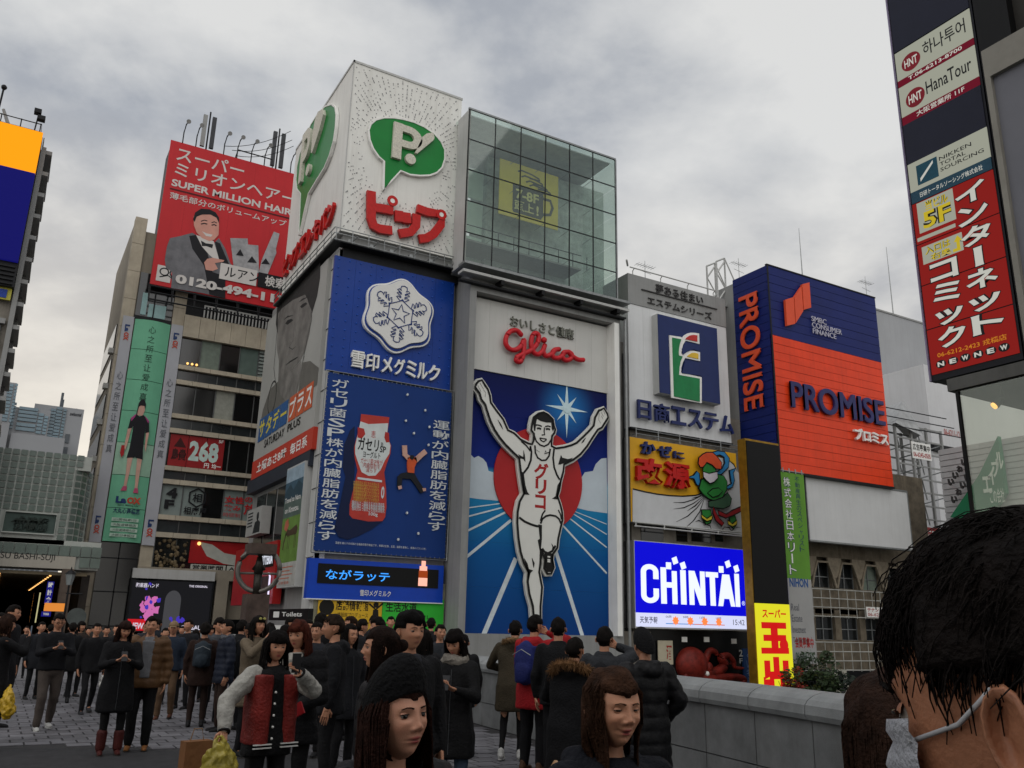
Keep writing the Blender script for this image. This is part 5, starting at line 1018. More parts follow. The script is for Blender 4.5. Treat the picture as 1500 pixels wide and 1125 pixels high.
for r_ in rows:
    m=B(); zb0=r_[0]-2.05; zt0=r_[0]-.15
    for f in np.linspace(0,1,4): m.tube([(bu0-.5,43.6,zb0+(zt0-zb0)*f),(65,43.6,zb0+(zt0-zb0)*f)],.04,5)
    for u in np.arange(bu0-.5,65,.92): m.tube([(u,43.6,zb0-.1),(u,43.6,zt0+.05)],.028,4)
    for u in np.arange(bu0-.5,65,2.76): m.tube([(u,43.6,zb0),(u,44.2,zb0)],.05,4)
    m.build('railing',mat('railing_white','a8a8a2',.6,var=.15),ob_)
nt_=T('letting_notice','small white notice with red lettering on the upper railing','notice',(52,43.5,4)); q=R4(FA,1262,904,1285,890); m=B(); m.fbox(Fr('Y',43.55),q[0],q[1],q[2],q[3],0,.04); m.build('board',WHT,nt_); m=B(); m.text(Fr('Y',43.55),'テナント',0,0,.045,bold=.02,uvs=(q[0]+.1,q[2]+.4,q[1]-.1,q[3]-.08)); m.text(Fr('Y',43.55),'06-6241',0,0,.045,bold=.01,uvs=(q[0]+.1,q[2]+.08,q[1]-.1,q[2]+.33)); m.build('lettering',RD,nt_)
# air conditioners
def ac(label,px0,px1,py0,py1,Y=43.2):
    F=Fr('Y',Y); q=R4(F,px0,py1,px1,py0); t=T('air_conditioner',label,'air conditioner',((q[0]+q[1])/2,Y+.2,q[2]),'air conditioner units under the old building'); m=B(); m.box(q[0],q[1],Y,Y+.4,q[2],q[3]); m.build('casing',mat('ac_beige','a3a296',.6,var=.1),t)
    m=B(); c_=(q[0]+(q[1]-q[0])*.45,(q[2]+q[3])/2); r_=(q[3]-q[2])*.4; m.poly(F,[(c_[0]+r_*math.cos(t_),c_[1]+r_*math.sin(t_)) for t_ in np.linspace(0,6.28,17)[:-1]],.01); m.build('fan_opening',BLK,t)
    m=B()
    for k in range(4): arc(F,c_,(r_*(.25*k+.2),)*2,(r_*(.25*k+.24),)*2,0,2*math.pi,.02,.025,12)
    m.build('fan_grille',STEEL,t)
m=None
_arc=arc
def arc(F,c,r1,r2,a0,a1,n0,n1,k=14):
    for i in range(k):
        t=a0+(a1-a0)*i/k; t2=a0+(a1-a0)*(i+1)/k; m.poly(F,[(c[0]+r1[0]*math.cos(t),c[1]+r1[1]*math.sin(t)),(c[0]+r2[0]*math.cos(t),c[1]+r2[1]*math.sin(t)),(c[0]+r2[0]*math.cos(t2),c[1]+r2[1]*math.sin(t2)),(c[0]+r1[0]*math.cos(t2),c[1]+r1[1]*math.sin(t2))],n0,n1)
def ac2(*a,**k):
    global m
    ac_run(*a,**k)
def ac_run(label,px0,px1,py0,py1,Y=43.2):
    global m
    F=Fr('Y',Y); q=R4(F,px0,py1,px1,py0); t=T('air_conditioner',label,'air conditioner',((q[0]+q[1])/2,Y+.2,q[2]),'air conditioner units under the old building'); m=B(); m.box(q[0],q[1],Y,Y+.4,q[2],q[3]); m.build('casing',mat('ac_beige','a3a296',.6,var=.1),t)
    m=B(); c_=(q[0]+(q[1]-q[0])*.45,(q[2]+q[3])/2); r_=(q[3]-q[2])*.4; m.poly(F,[(c_[0]+r_*math.cos(t_),c_[1]+r_*math.sin(t_)) for t_ in np.linspace(0,6.28,17)[:-1]],.01); m.build('fan_opening',BLK,t)
    m=B()
    for k in range(4): arc(F,c_,(r_*(.25*k+.2),)*2,(r_*(.25*k+.24),)*2,0,2*math.pi,.02,.025,12)
    m.build('fan_grille',STEEL,t)
ac2('upper air conditioner unit stacked on another beside the bush',1223,1240,981,996); ac2('lower air conditioner unit directly under the stacked one',1228,1243,999,1018); ac2('small air conditioner unit left of the stacked pair',1210,1222,1003,1016)
m=B(); m.box(bu0-2,66,43.9,44.6,-4.2,-.9); m.build('dark_ground_floor',mat('shop_dark','0d0e10'),ob_)
# bush
def foliage(name,label,c,R_,n,leaf,col,cat='bush',sc=(1,1,1)):
    t=T(name,label,cat,(c[0],c[1],c[2]-R_*sc[2])); m=B(); 
    for k in range(9):
        a=random.uniform(0,6.28); m.tube([(c[0],c[1],c[2]-R_*1.3),(c[0]+.3*R_*math.cos(a),c[1]+.3*R_*math.sin(a),c[2]-R_*.3),(c[0]+R_*.7*math.cos(a)*sc[0],c[1]+R_*.6*math.sin(a),c[2]+R_*random.uniform(-.2,.7))],.04,5,.015)
    m.build('stem',mat('bark','2a221b',.9),t)
    m=B(); cl=[(random.gauss(0,.42),random.gauss(0,.42),random.gauss(0,.42),random.uniform(.22,.42)) for _ in range(26)]
    for i in range(n):
        q=random.choice(cl); d=Vector((random.gauss(0,1),random.gauss(0,1),random.gauss(0,1))); d.normalize(); r_=q[3]*random.random()**.4
        p=Vector((c[0]+(q[0]+d.x*r_)*R_*sc[0],c[1]+(q[1]+d.y*r_)*R_*sc[1],c[2]+(q[2]+d.z*r_)*R_*sc[2])); a=Vector((random.gauss(0,1),random.gauss(0,1),random.gauss(0,1))).normalized(); b=a.orthogonal().normalized(); s_=leaf*random.uniform(.6,1.3)
        m.add([p-a*s_,p+b*s_*.45,p+a*s_,p-b*s_*.45],[(0,1,2,3)])
    o=m.build('leaves',mat('leaf_'+col,col,.5,var=.5,vs=3),t); o['kind']='stuff'; return t
p=at(1172,985,1,40.5); foliage('shrub','dark green shrub behind the parapet in front of the yellow sign',(p[0]+.2,40.5,p[2]-.6),1.9,3200,.16,'26361c')
p=at(1195,1000,1,40.8); foliage('shrub','nearly black evergreen shrub right of the yellow sign',(p[0]+.4,40.8,p[2]-.9),2.1,3200,.16,'18241a')
p=at(1158,1003,1,40.2); t=foliage('flowering_shrub','low shrub with small red leaves against the yellow sign',(p[0],40.2,p[2]-.5),1.1,1200,.11,'7a1d1c')
# tall grey block behind
gt=T('grey_tower','tall plain grey tower behind the orange sign','building',(80,62,0))
p=at(1284,458,1,60); q=at(1385,418,1,60); r_=at(1420,650,1,60)
m=B(); m.box(p[0]-3,q[0]+9,60,80,-4,p[2]+.3); m.build('wall',mat('tower_grey','9b9da0',.6,var=.05,vs=.2,streak=.15),gt); zt=p[2]+.3
m=B(); m.box(p[0]-3.1,q[0]+9.1,59.9,80.1,zt,zt+.2); m.build('parapet',GREYP,gt)
for x,yt,yb_ in ((1307,365,445),): 
    a=at(x,yb_,1,64); b=at(x,yt,1,64); t=T('lightning_rod','tall thin mast on the plain grey tower','mast',(a[0],64,a[2]-2)); m=B(); m.tube([(a[0],64,zt),(a[0],64,b[2])],.09,5,.03); m.build('pole',STEEL,t); m=B(); m.box(a[0]-.3,a[0]+.3,63.7,64.3,zt,zt+.3); m.build('foot',STEEL,t)
a=at(1326,440,1,64); antenna('roof_antenna','small aerial next to the mast on the grey tower',a[0],64,zt,2.6)
wt=T('white_block','white block right of the steel sign frame','building',(84,52,0))
a=at(1368,640,1,52); b=at(1480,640,1,52); zt2=at(1372,545,1,52)[2]; 
m=B(); m.box(a[0]-.4,b[0]+8,52,58,-4,zt2+.5); m.build('wall',mat('white_wall','c7c8ca',.6,var=.05,vs=.2,streak=.15),wt); x0w=a[0]-.4
m=B(); zz_=at(1385,655,1,52)[2]; m.box(x0w-.3,b[0]+8,51.6,52,zz_-.7,zz_); m.build('dark_ledge',DARK,wt)
m=B(); FWt=Fr('Y',52); q=R4(FWt,1383,637,1400,632); m.text(FWt,'06-6211-1212',0,0,.03,bold=.02,uvs=(q[0],q[2],q[1]+1.2,q[2]+.7)); m.build('lettering',mat('faded_red','b06a66',.5),wt)
FGn=Fr('X',at(1430,700,1,50)[0])
# steel frame with tarpaulin
sf=T('steel_sign_frame','empty steel sign scaffold with tarpaulin and a small white notice','frame',(66,46,9))
FSf=Fr('Y',46.0); f0=FSf.uv(1310,625)[0]; f1=FSf.uv(1372,640)[0]+.6; ft=FSf.uv(1310,618)[1]; m=B()
for u in np.linspace(f0,f1,4):
    for y in (46.0,48.5): m.box(u-.1,u+.1,y-.1,y+.1,-4,ft)
m.build('upright',GREYP,sf)
m=B()
for z in np.arange(2,ft+.1,1.15):
    m.box(f0,f1,45.93,46.02,z,z+.14); m.box(f0,f1,48.4,48.5,z,z+.14)
m.build('crossbar',GREYP,sf)
m=B()
for k,z in enumerate(np.arange(2,ft-1,1.15)):
    a=f0 if k%2 else f1; b=(f0+f1)/2; m.tube([(a,48,z),(b,46.1,z+1.15)],.05,4); m.tube([(b,48,z),(f0+f1-a,46.1,z+1.15)],.05,4)
m.build('brace',STEEL,sf)
m=B(); w_=f1-f0; m.add([(f0-.3,45.6,ft-.2),(f0+w_*.35,46.5,ft+2.3),(f0+w_*.75,46.6,ft-.3),(f0+w_*.5,45.5,ft-1.0),(f0+w_*.35,49,ft+2.0),(f0+w_*1.0,49,ft-.4),(f0-.2,49,ft-.5)],[(0,3,1),(3,2,1),(1,2,5,4),(0,1,4,6)]); m.build('tarpaulin',mat('tarp_grey','a7a9aa',.7,var=.15,vs=1.5,bump=.6,bs=5),sf)
m=B()
for z,l in ((ft+.25,1.5),(ft-.5,2.4),(ft+1.0,.5)): m.tube([(f0-1.5,45.6,z),(f1+l,45.6,z+.15)],.05,5)
m.build('loose_pipe',DARK,sf)
m=B(); q=R4(FSf,1335,671,1360,652); m.fbox(FSf,q[0],q[1],q[2],q[3],.1,.16); m.build('notice_board',WHT,sf); m=B(); m.text(FSf,'広告募集中',0,0,.17,bold=.02,uvs=(q[0]+.12,(q[2]+q[3])/2,q[1]-.12,q[3]-.15)); m.build('notice_lettering',BLK,sf); m=B(); m.text(FSf,'06-6245-0505',0,0,.17,bold=.02,uvs=(q[0]+.12,q[2]+.15,q[1]-.12,(q[2]+q[3])/2-.15)); m.build('notice_number',RD,sf)
rdn=T('red_shop_banner','small red banner just above the nearest man\'s hair','banner',(70,46,5)); q=R4(FSf,1333,793,1372,775); m=B(); m.fbox(FSf,q[0],q[1],q[2],q[3],.3,.36); m.build('cloth',RD,rdn); m=B(); m.text(FSf,'居酒屋',0,0,.37,bold=.03,uvs=(q[0]+.3,q[2]+.25,q[1]-.3,q[3]-.25)); m.build('lettering',WHT,rdn)
# stepped corrugated facade with green sign
gs2=T('green_estate_sign','slanting green estate agent sign with white characters','sign',(64,40,6))
def zg(x,y): return (1260+x/3.125,400+y/3.125)
FGx=Fr('X',62.0)
wl=T('ribbed_white_building','pale ribbed building with grey channel letters beside the green sign','building',(64,36,0))
qa=FGx.uv(*zg(375,800)); qb=FGx.uv(*zg(660,660)); 
m=B(); ys=[-qa[0]+.5,-qb[0]-1.5]; zt3=FGx.uv(*zg(400,800))[1]
m.box(62.3,70,min(ys),max(ys),-4,zt3); 
m.build('wall',mat('ribbed_grey','a9abac',.6,var=.06),wl)
m=B()
for z in np.arange(0,zt3,.45): m.box(62.2,62.3,min(ys),max(ys),z,z+.38)
m.build('cladding_rib',mat('ribbed_grey','a9abac'),wl)
m=B(); m.poly(FGx,[FGx.uv(*zg(*p)) for p in [(430,1120),(560,930),(648,750),(670,900),(685,1010),(600,1140)]],.1,.5); m.build('green_panel',mat('estate_green','1c6a48',.4,var=.07,coat=.2),gs2)
m=B()
for ch,(x0,y0,x1,y1) in zip('エイブル',[(585,1010,615,930),(608,975,632,885),(628,940,650,850),(645,905,668,820)]): a=FGx.uv(*zg(x0,y0)); b=FGx.uv(*zg(x1,y1)); m.text(FGx,ch,0,0,.52,bold=.035,uvs=(a[0],a[1],b[0],b[1]))
a=FGx.uv(*zg(618,1060)); b=FGx.uv(*zg(675,985)); m.text(FGx,'この会社',0,0,.52,bold=.01,uvs=(a[0],a[1],b[0],b[1])); m.build('lettering',mat('pale_green_letter','c4d2c8',.5),gs2)
m=B()
for k,(x,y) in enumerate([(425,960),(445,930),(465,900),(485,870),(440,1040),(460,1005),(480,975),(500,940)]): a=FGx.uv(*zg(x-4,y+16)); b=FGx.uv(*zg(x+16,y-18)); m.text(FGx,'いいねいいねいい'[k],0,0,.3,d=.2,bold=.02,uvs=(a[0],a[1],b[0],b[1]))
m.build('channel_letters',mat('letter_grey','3d3c3c'),wl)
# ---------------------------------------------------------------- near tower sign at the right
XR=16.0
FRt=Fr('X',XR)
def zr(x,y): return (1290+x/3.752,y/3.75)
def zr2(x,y): return (1300+x/2.8125,180+y/2.8125)
ts=T('tenant_sign_tower','tall dark tenant sign column with red internet and comic panels','sign',(XR,9,6.5))
ra=(FRt.uv(1298,0)[0]+FRt.uv(1326.7,212)[0]+FRt.uv(1367.6,549.8)[0])/3; rb=(FRt.uv(*zr(478,60))[0]+FRt.uv(*zr(620,900))[0]+FRt.uv(*zr2(440,300))[0]+FRt.uv(*zr2(545,900))[0])/4
def rzv(px,py): return FRt.uv(px,py)[1]
# heights read on the left edge
Z={}
for k,p in dict(h1=(75,300),h1r=(95,450),h1b=(100,482),h2r=(125,645),h2b=(128,690),n1=(155,905),nb=(170,1060)).items(): Z[k]=rzv(*zr(*p))
Z['nbb']=rzv(*zr2(105,335)); Z['bot']=rzv(*zr2(190,1040)); Z['j1']=rzv(*zr2(135,500)); Z['j2']=rzv(*zr2(155,668)); Z['j3']=rzv(*zr2(175,850))
m=B(); m.fbox(FRt,ra-.03,rb+.05,Z['bot']-.12,26,-1.0,-.02); m.build('casing',mat('sign_casing','1a1b22',.4,var=.1),ts)
m=B(); m.fbox(FRt,ra-.06,ra-.03,Z['bot']-.12,26,-.2,.02); m.build('mauve_edge',mat('edge_mauve','8d84a0',.4),ts)  # mauve strip along the edge of the casing
DN=mat('dark_navy_panel','1f2133',.35,var=.08,coat=.2); CRM=mat('cream_lit','aeb0a0',emit=.62); 
def pan(a,b,mt,nm,n=.0):
    m=B(); m.fbox(FRt,ra,rb,Z[b] if isinstance(b,str) else b,Z[a] if isinstance(a,str) else a,-.02,n+.0); return m.build(nm,mt,ts)
zt=Z['h1']
for k in range(5): pan(zt+1.9*(k+1),zt+1.9*k+.03,DN,'navy_panel')
pan('h1','h1r',CRM,'cream_panel'); MG=mat('magenta_strip','8a1c33',.4,emit=.4); pan('h1r','h1b',MG,'magenta_strip'); Z['h2']=Z['h1b']-.02; pan('h2','h2r',CRM,'cream_panel'); pan('h2r','h2b',MG,'magenta_strip'); pan('h2b','n1',DN,'navy_panel'); pan('n1','nb',CRM,'cream_panel'); TL=mat('teal_strip','2b5266',.4); pan('nb','nbb',TL,'teal_strip')
RP=mat('lit_red_panel','9c2420',emit=.55)
for a,b in (('nbb','j1'),('j1','j2'),('j2','j3'),('j3','bot')): pan(Z[a]-.015,Z[b]+.015,RP,'red_panel')
RW=rb-ra
def rt(body,a0,a1,zc_,h_,mt,nm,bold=.01,n=.012,**kw):
    m=B(); m.text(FRt,body,0,0,n,bold=bold,uvs=(ra+RW*a0,zc_,ra+RW*a1,zc_+h_),**kw); return m.build(nm,mt,ts)
INK=mat('ink_black','15161a',.4); WL=mat('lit_letter','d6d6cc',emit=.62); h=Z['h1']-Z['h1r']
def oval(cx_,zc_,rx_,rz_,mt,nm,n=.01):
    m=B(); m.poly(FRt,[(ra+RW*cx_+rx_*math.cos(t),zc_+rz_*math.sin(t)) for t in np.linspace(0,6.28,25)[:-1]],n); return m.build(nm,mt,ts)
CR_=mat('crimson','98182a',.4)
for top,bt in (('h1','h1r'),('h2','h2r')):
    h=Z[top]-Z[bt]; oval(.21,Z[bt]+h*.42,RW*.13,h*.3,CR_,'oval_badge'); rt('HNT',.12,.30,Z[bt]+h*.28,h*.28,WL,'badge_lettering',.02,.014)
h=Z['h1']-Z['h1r']; rt('하나투어',.38,.93,Z['h1r']+h*.3,h*.5,INK,'black_lettering'); h=Z['h2']-Z['h2r']; rt('HanaTour',.36,.94,Z['h2r']+h*.3,h*.42,INK,'black_lettering')
h=Z['h1r']-Z['h1b']; rt('T.06-6213-8700',.15,.86,Z['h1b']+h*.2,h*.6,WL,'strip_lettering',.02); h=Z['h2r']-Z['h2b']; rt('大阪営業所 11F',.2,.82,Z['h2b']+h*.18,h*.66,WL,'strip_lettering',.015)
h=Z['n1']-Z['nb']; m=B(); m.fbox(FRt,ra+RW*.11,ra+RW*.38,Z['nb']+h*.14,Z['nb']+h*.82,0,.01); m.build('teal_square',mat('teal_sq','1f5568',.4),ts); m=B(); m.poly(FRt,[(ra+RW*.15,Z['nb']+h*.22),(ra+RW*.33,Z['nb']+h*.66),(ra+RW*.33,Z['nb']+h*.76),(ra+RW*.15,Z['nb']+h*.34)],.014); m.build('slash_mark',WL,ts)
for k,(tx,w_) in enumerate((('NIKKEN',.40),('TOTAL',.32),('SOURCING',.53))): rt(tx,.41,.41+w_,Z['nb']+h*(.62-.19*k),h*.13,INK,'black_lettering')
h=Z['nb']-Z['nbb']; rt('日研トータルソーシング株式会社',.12,.9,Z['nbb']+h*.25,h*.45,WL,'strip_lettering')
def rchars(body,cu_,ztop_,zbot_,w_,bold,mt,nm,n,out=0):
    m=B(); k=len(body); hh_=(ztop_-zbot_)/k
    for i,ch in enumerate(body):
        a=ra+RW*(cu_-w_/2); b=ra+RW*(cu_+w_/2); z1=ztop_-hh_*i-hh_*.07; z0=ztop_-hh_*(i+1)+hh_*.07
        if ch=='ー': mid=(a+b)/2; m.text(FRt,ch,0,0,n,bold=bold,uvs=(mid-RW*.05-out,z0-out,mid+RW*.05+out,z1+out),rot=90)
        elif ch=='ッ': m.text(FRt,ch,0,0,n,bold=bold,uvs=(a-out,z0-out,b+out,z1-hh_*.2+out))
        else: m.text(FRt,ch,0,0,n,bold=bold,uvs=(a-out,z0-out,b+out,z1+out))
    m.build(nm,mt,ts)
zi=rzv(*zr2(390,215))  # approximate, on the right part
zA=Z['nbb']-.08; zB=Z['bot']+ (Z['j3']-Z['bot'])*.52
rchars('インターネット',.72,zA,zB+.02,.36,.075,INK,'character_edge',.014,.022); rchars('インターネット',.72,zA,zB+.02,.36,.03,WL,'white_characters',.02)
zC=Z['j1']-(Z['j1']-Z['j2'])*.56
rchars('コミック',.30,zC,Z['bot']+(Z['j3']-Z['bot'])*.47,.34,.075,INK,'character_edge',.014,.022); rchars('コミック',.30,zC,Z['bot']+(Z['j3']-Z['bot'])*.47,.34,.03,WL,'white_characters',.02)
h=Z['nbb']-Z['j1']; h2=Z['j1']-Z['j2']; m=B(); m.fbox(FRt,ra+RW*.06,ra+RW*.52,Z['j1']+h*.24,Z['j1']+h*.96,.0,.012); m.fbox(FRt,ra+RW*.06,ra+RW*.56,Z['j1']-h2*.52,Z['j1']-h2*.1,0,.012); m.fbox(FRt,ra+RW*.02,ra+RW*.5,Z['j1']+h*.07,Z['j1']+h*.15,0,.012); m.build('inset_panel',CRM,ts)
GY=mat('lit_gold','d8c030',emit=.6)
for bd,mt,n,o_ in ((.07,INK,.014,.02),(.02,GY,.02,0)):
    for bodyt,a,b,c_,d_ in (('5F',.12,.48,.29,.68),('当ビル',.17,.46,.70,.92)): rt(bodyt,a,b,Z['j1']+h*c_,h*(d_-c_),mt,'gold_lettering' if n>.015 else 'gold_lettering_edge',bd,n)
    for bodyt,a,b,c_,d_ in (('入口は',.1,.42,-.32*h2/h,-.13*h2/h),('右奥',.16,.42,-.50*h2/h,-.34*h2/h)): rt(bodyt,a,b,Z['j1']+h*c_,h*(d_-c_),mt,'gold_lettering' if n>.015 else 'gold_lettering_edge',bd*.7,n)
m=B(); m.poly(FRt,[(ra+RW*a,Z['j1']+h2*b) for a,b in [(.44,-.5),(.53,-.5),(.53,-.28),(.56,-.28),(.51,-.14),(.46,-.28),(.49,-.28),(.49,-.43),(.44,-.43)]],.02); m.build('arrow',GY,ts)
h=Z['j3']-Z['bot']; rt('06-6212-2423 戎橋店',.1,.9,Z['bot']+h*.33,h*.12,mat('lit_orange','d88a2a',emit=.62),'phone_lettering',.01,.02)
for k,ch in enumerate('NEWNEW'): oval(.13+.145*k,Z['bot']+h*.19,RW*.062,h*.085,INK,'black_dot',.014); rt(ch,.13+.145*k-.04,.13+.145*k+.04,Z['bot']+h*.14,h*.1,WL,'dot_lettering',.04,.02)
# building corner that carries it, canopy and blank board
nb=T('near_building','dark near building corner at the right edge with a canopy','building',(XR+4,5,-3))
m=B(); m.box(XR+.25,XR+9,-8,-rb-.05,5.6,27); m.build('upper_wall',mat('near_dark_wall','35332f',.6,var=.2,vs=1.2,streak=.3),nb)
m=B(); m.box(XR+.02,XR+.3,-rb-.75,-rb-.08,Z['bot']-.1,26); m.build('black_column',BLK,nb)
FQ2=Fr('X',XR-.1)
bw_=T('blank_grey_board','large blank grey board with a pale frame at the right edge','billboard',(XR-.1,5.5,6.6))
q0=FQ2.uv(1441,78); q1=FQ2.uv(1452,110); bt_=FQ2.uv(1500,470)[1]
m=B(); m.fbox(FQ2,q1[0]+.03,q1[0]+5.5,5.2,q1[1]-.08,-.1,0); m.build('board',mat('board_grey','77787f',.5,var=.05,vs=.6),bw_)
m=B(); m.fbox(FQ2,q0[0],q1[0]+.03,5.1,q0[1],-.15,.1); m.fbox(FQ2,q1[0]+.03,q1[0]+5.6,q1[1]-.08,q0[1],-.15,.1); m.build('frame',mat('frame_beige','8f8c83',.5,var=.1),bw_)
zcan=FRt.uv(1389,574)[1]; zct=FRt.uv(1389,556)[1]
yc=-FRt.uv(1389,572)[0]; 
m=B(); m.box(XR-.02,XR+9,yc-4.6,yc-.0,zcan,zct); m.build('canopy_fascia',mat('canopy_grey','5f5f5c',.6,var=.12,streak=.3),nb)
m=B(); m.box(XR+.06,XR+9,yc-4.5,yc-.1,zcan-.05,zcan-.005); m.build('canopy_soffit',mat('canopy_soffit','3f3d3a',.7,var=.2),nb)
sl=T('canopy_lamp','small lit spotlight hanging under the canopy','lamp',tuple(at(1470,592,0,XR))); pl=at(1470,592,0,XR); m=B(); m.tube([(pl[0],pl[1],zcan-.1),(pl[0],pl[1],pl[2]+.05)],.02,5); m.build('arm',BLK,sl)
m=B(); m.tube([(pl[0],pl[1]+.02,pl[2]+.1),(pl[0]-.12,pl[1]+.1,pl[2]-.02)],.06,10,.08); m.build('housing',BLK,sl); m=B(); m.tube([(pl[0]-.121,pl[1]+.101,pl[2]-.021),(pl[0]-.14,pl[1]+.117,pl[2]-.04)],.07,10); m.build('bulb',mat('warm_bulb','ffc070',emit=1.6),sl)
gp=at(1403,575,0,XR-.2); 
sg=T('glass_shopfront','glass shopfront pane under the canopy reflecting the street','shopfront',(XR,gp[1],0))
m=B(); m.box(XR-.24,XR-.18,gp[1]-.03,gp[1]+.03,-3,zcan-.1); m.build('frame_bar',BLK,sg)
m=B(); m.box(XR-.2,XR-.18,gp[1]-3.4,gp[1]-.04,-3,zcan-.1); m.build('pane',glass('shop_pane',(.86,.875,.82),.72),sg)
# ================================================================== LEFT: LAOX BUILDING
YL=70.0
FLx=Fr('Y',YL)
def zL2(x,y): return (100+x/4.6875,420+y/4.6875)
def zL3(x,y): return (100+x/4.328,640+y/4.328)
TAN=mat('tan_stone','8f8779',.7,var=.12,vs=.6,streak=.25); TAN2=mat('tan_stone_band','aea593',.65,var=.12,vs=.8,streak=.2)
lb=T('tan_office_building','tan stone office building with a tall green banner and banded windows','building',(12,76,0))
xl=(FLx.uv(125.4,793.7)[0]+FLx.uv(183,469)[0])/2-.05
ztower=FLx.uv(222,322)[1]
m=B(); m.box(xl,26,YL+.3,YL+14,-.1,ztower-1); m.build('core_wall',TAN,lb)
# left column with stone joints
xa=xl; xb=FLx.uv(*zL2(440,250))[0]+.1; xc=FLx.uv(*zL2(705,250))[0]; xd=FLx.uv(*zL2(790,255))[0]; XE=22.0
zgb=FLx.uv(*zL3(180,660))[1]
for z in np.arange(0,ztower,2.35):
    m=B(); m.box(xa-.12,xb-.1,YL,YL+1,z+.015,min(z+2.335,ztower)); m.build('stone_block',TAN2,lb)
    m=B(); m.box(xc+.05,xd+.05,YL,YL+1,z+.015,min(z+2.335,ztower-2)); m.build('stone_block',TAN2,lb)
m=B(); m.box(xa-.1,xl+.2,YL+1,YL+13,-.1,ztower-.3); m.build('side_wall',TAN,lb)
for i,z in enumerate(np.arange(2,ztower-9,2.9)):
    m=B(); m.box(xa-.18,xa-.02,YL+2,YL+12,z,z+1.9); m.build('side_window',mat('dark_window','14181a'),lb)
    m=B(); m.box(xa-.45,xa-.05,YL+2,YL+2.7,z-.5,z-.1); m.build('side_lamp',LGREY,lb)
# glazed recess above and below the banner
m=B(); m.box(xb,xc,YL+.1,YL+.3,-.1,zgb); m.build('tall_dark_glass',mat('dark_glass','0a0c0d',.12,var=.2,spec=.8),lb)
m=B()
for z in np.arange(1.0,zgb,2.4): m.box(xb,xc,YL+.02,YL+.1,z,z+.08)
m.box((xb+xc)/2-.04,(xb+xc)/2+.04,YL+.02,YL+.1,0,zgb); m.build('glazing_bar',DARK,lb)
z0=FLx.uv(*zL2(465,215))[1]; z1=FLx.uv(*zL2(510,20))[1]
m=B(); m.box(xb,xc,YL+.1,YL+.3,z0,z1+1.5); m.build('stair_window',mat('dark_window','14181a'),lb)
m=B(); m.box(xb+.35,xb+.75,YL+.02,YL+.1,z0+.4,z1-.2); m.box(xb+.9,xc-.5,YL+.02,YL+.1,z0+.3,z0+1.4); m.build('bright_pane',mat('pale_pane','8fb0b0',.2),lb)
m=B(); m.box(xb-.05,xc,YL-.05,YL+.08,z0-.05,z0+.25); m.box((xb+xc)/2-.1,(xb+xc)/2,YL,YL+.1,z0,z1); m.build('window_bar',DARK,lb)
# floor bands (z read at the left end of each band)
def zb2(px,py): return FLx.uv(px,py)[1]
bands=[(266.4,461.6,266.4,493.6,1),(260,535,260,541,.5),(256.8,556.5,256.8,563,.5),(249,605.6,249,612,.5),(246,627,246,634,.5),(235,681.6,235,688,.5),(231.7,701,231.7,708,.5),(222.5,753,222.5,760,.5),(219,778.6,219,786,.5),(211,833,211,846,.9)]
for k,(x0_,y0_,x1_,y1_,w_) in enumerate(bands):
    za_=zb2(x1_,y1_); zb_2=zb2(x0_,y0_); L0=xd+.0
    n=10
    for i in range(n):
        a=L0+(XE-L0)*i/n; b=L0+(XE-L0)*(i+1)/n; m=B(); m.box(a+.012,b-.012,YL-.35,YL+.3,za_,zb_2); m.build('stone_band',TAN2,lb)
# dark glazing strips / windows between bands
GD=mat('smoky_glass','2a2f31',.15,var=.25,vs=.7,spec=.7); GDK=mat('dark_glass','0a0c0d')
WF=mat('window_alu','5a5c5c',.5,metal=.4)
def zz2(i,end): x0_,y0_,x1_,y1_,_=bands[i]; return zb2(x1_,y1_) if end=='bot' else zb2(x0_,y0_)
gaps=[(0,1,'w'),(1,2,'g'),(2,3,'w'),(3,4,'g'),(4,5,'r'),(5,6,'g'),(6,7,'p'),(7,8,'g'),(8,9,'s')]
for i,j,k in gaps:
    zt=zz2(i,'bot'); zb_3=zz2(j,'top'); n=8
    for q in range(n):
        a=xd+.05+(XE-xd)*q/n; b=xd+.05+(XE-xd)*(q+1)/n; m=B(); m.box(a+.03,b-.03,YL+.02,YL+.1,zb_3+.01,zt-.01)
        mm=GD if k=='g' else GDK
        if (i,q) in ((2,2),(4,6),(0,5)): mm=mat('blind','8d8f86',.8,var=.1,vs=3)
        if i==0 and q in (1,): mm=mat('curtain','6f7a70',.8,var=.12,vs=3)
        if i==0 and q in (3,): mm=mat('green_blind','55645e',.7)
        if i==0 and q in (4,): mm=mat('louvre','98a39e',.6)
        if i==6 and q not in (2,): mm=mat('window_film','7d8885',.4,var=.05)
        m.build('window',mm,lb)
    m=B()
    for q in range(n+1):
        a=xd+.05+(XE-xd)*q/n; m.box(a-.035,a+.035,YL-.06,YL+.02,zb_3,zt)
    m.build('mullion',WF,lb)
m=B()
for q in range(9): z=zz2(0,'bot')-.3-q*.3; a=xd+(XE-xd)*4/8; m.box(a+.1,a+1.7,YL-.1,YL-.02,z,z+.05)
m.build('louvre_slat',DARK,lb)
m=B()
for q in range(3): m.ball((xd+.7+q*.35,YL-.1,zz2(1,'top')+.25),.1,6,5)
m.build('glowing_lamp',mat('warm_bulb','ffc070'),lb)
# balcony gap and rail at the top
zt0=zb2(271.7,461.6); m=B()
for a in np.arange(xd+1.4,XE,.28): m.box(a,a+.1,YL-.3,YL-.2,zt0,zt0+1.0)
m.box(xd+1.4,XE,YL-.32,YL-.2,zt0+.95,zt0+1.05); m.build('balcony_rail',LGREY,lb)
m=B(); m.box(xd,XE,YL+.1,YL+.3,zt0,zt0+3.4); m.build('balcony_shade',DARK,lb)
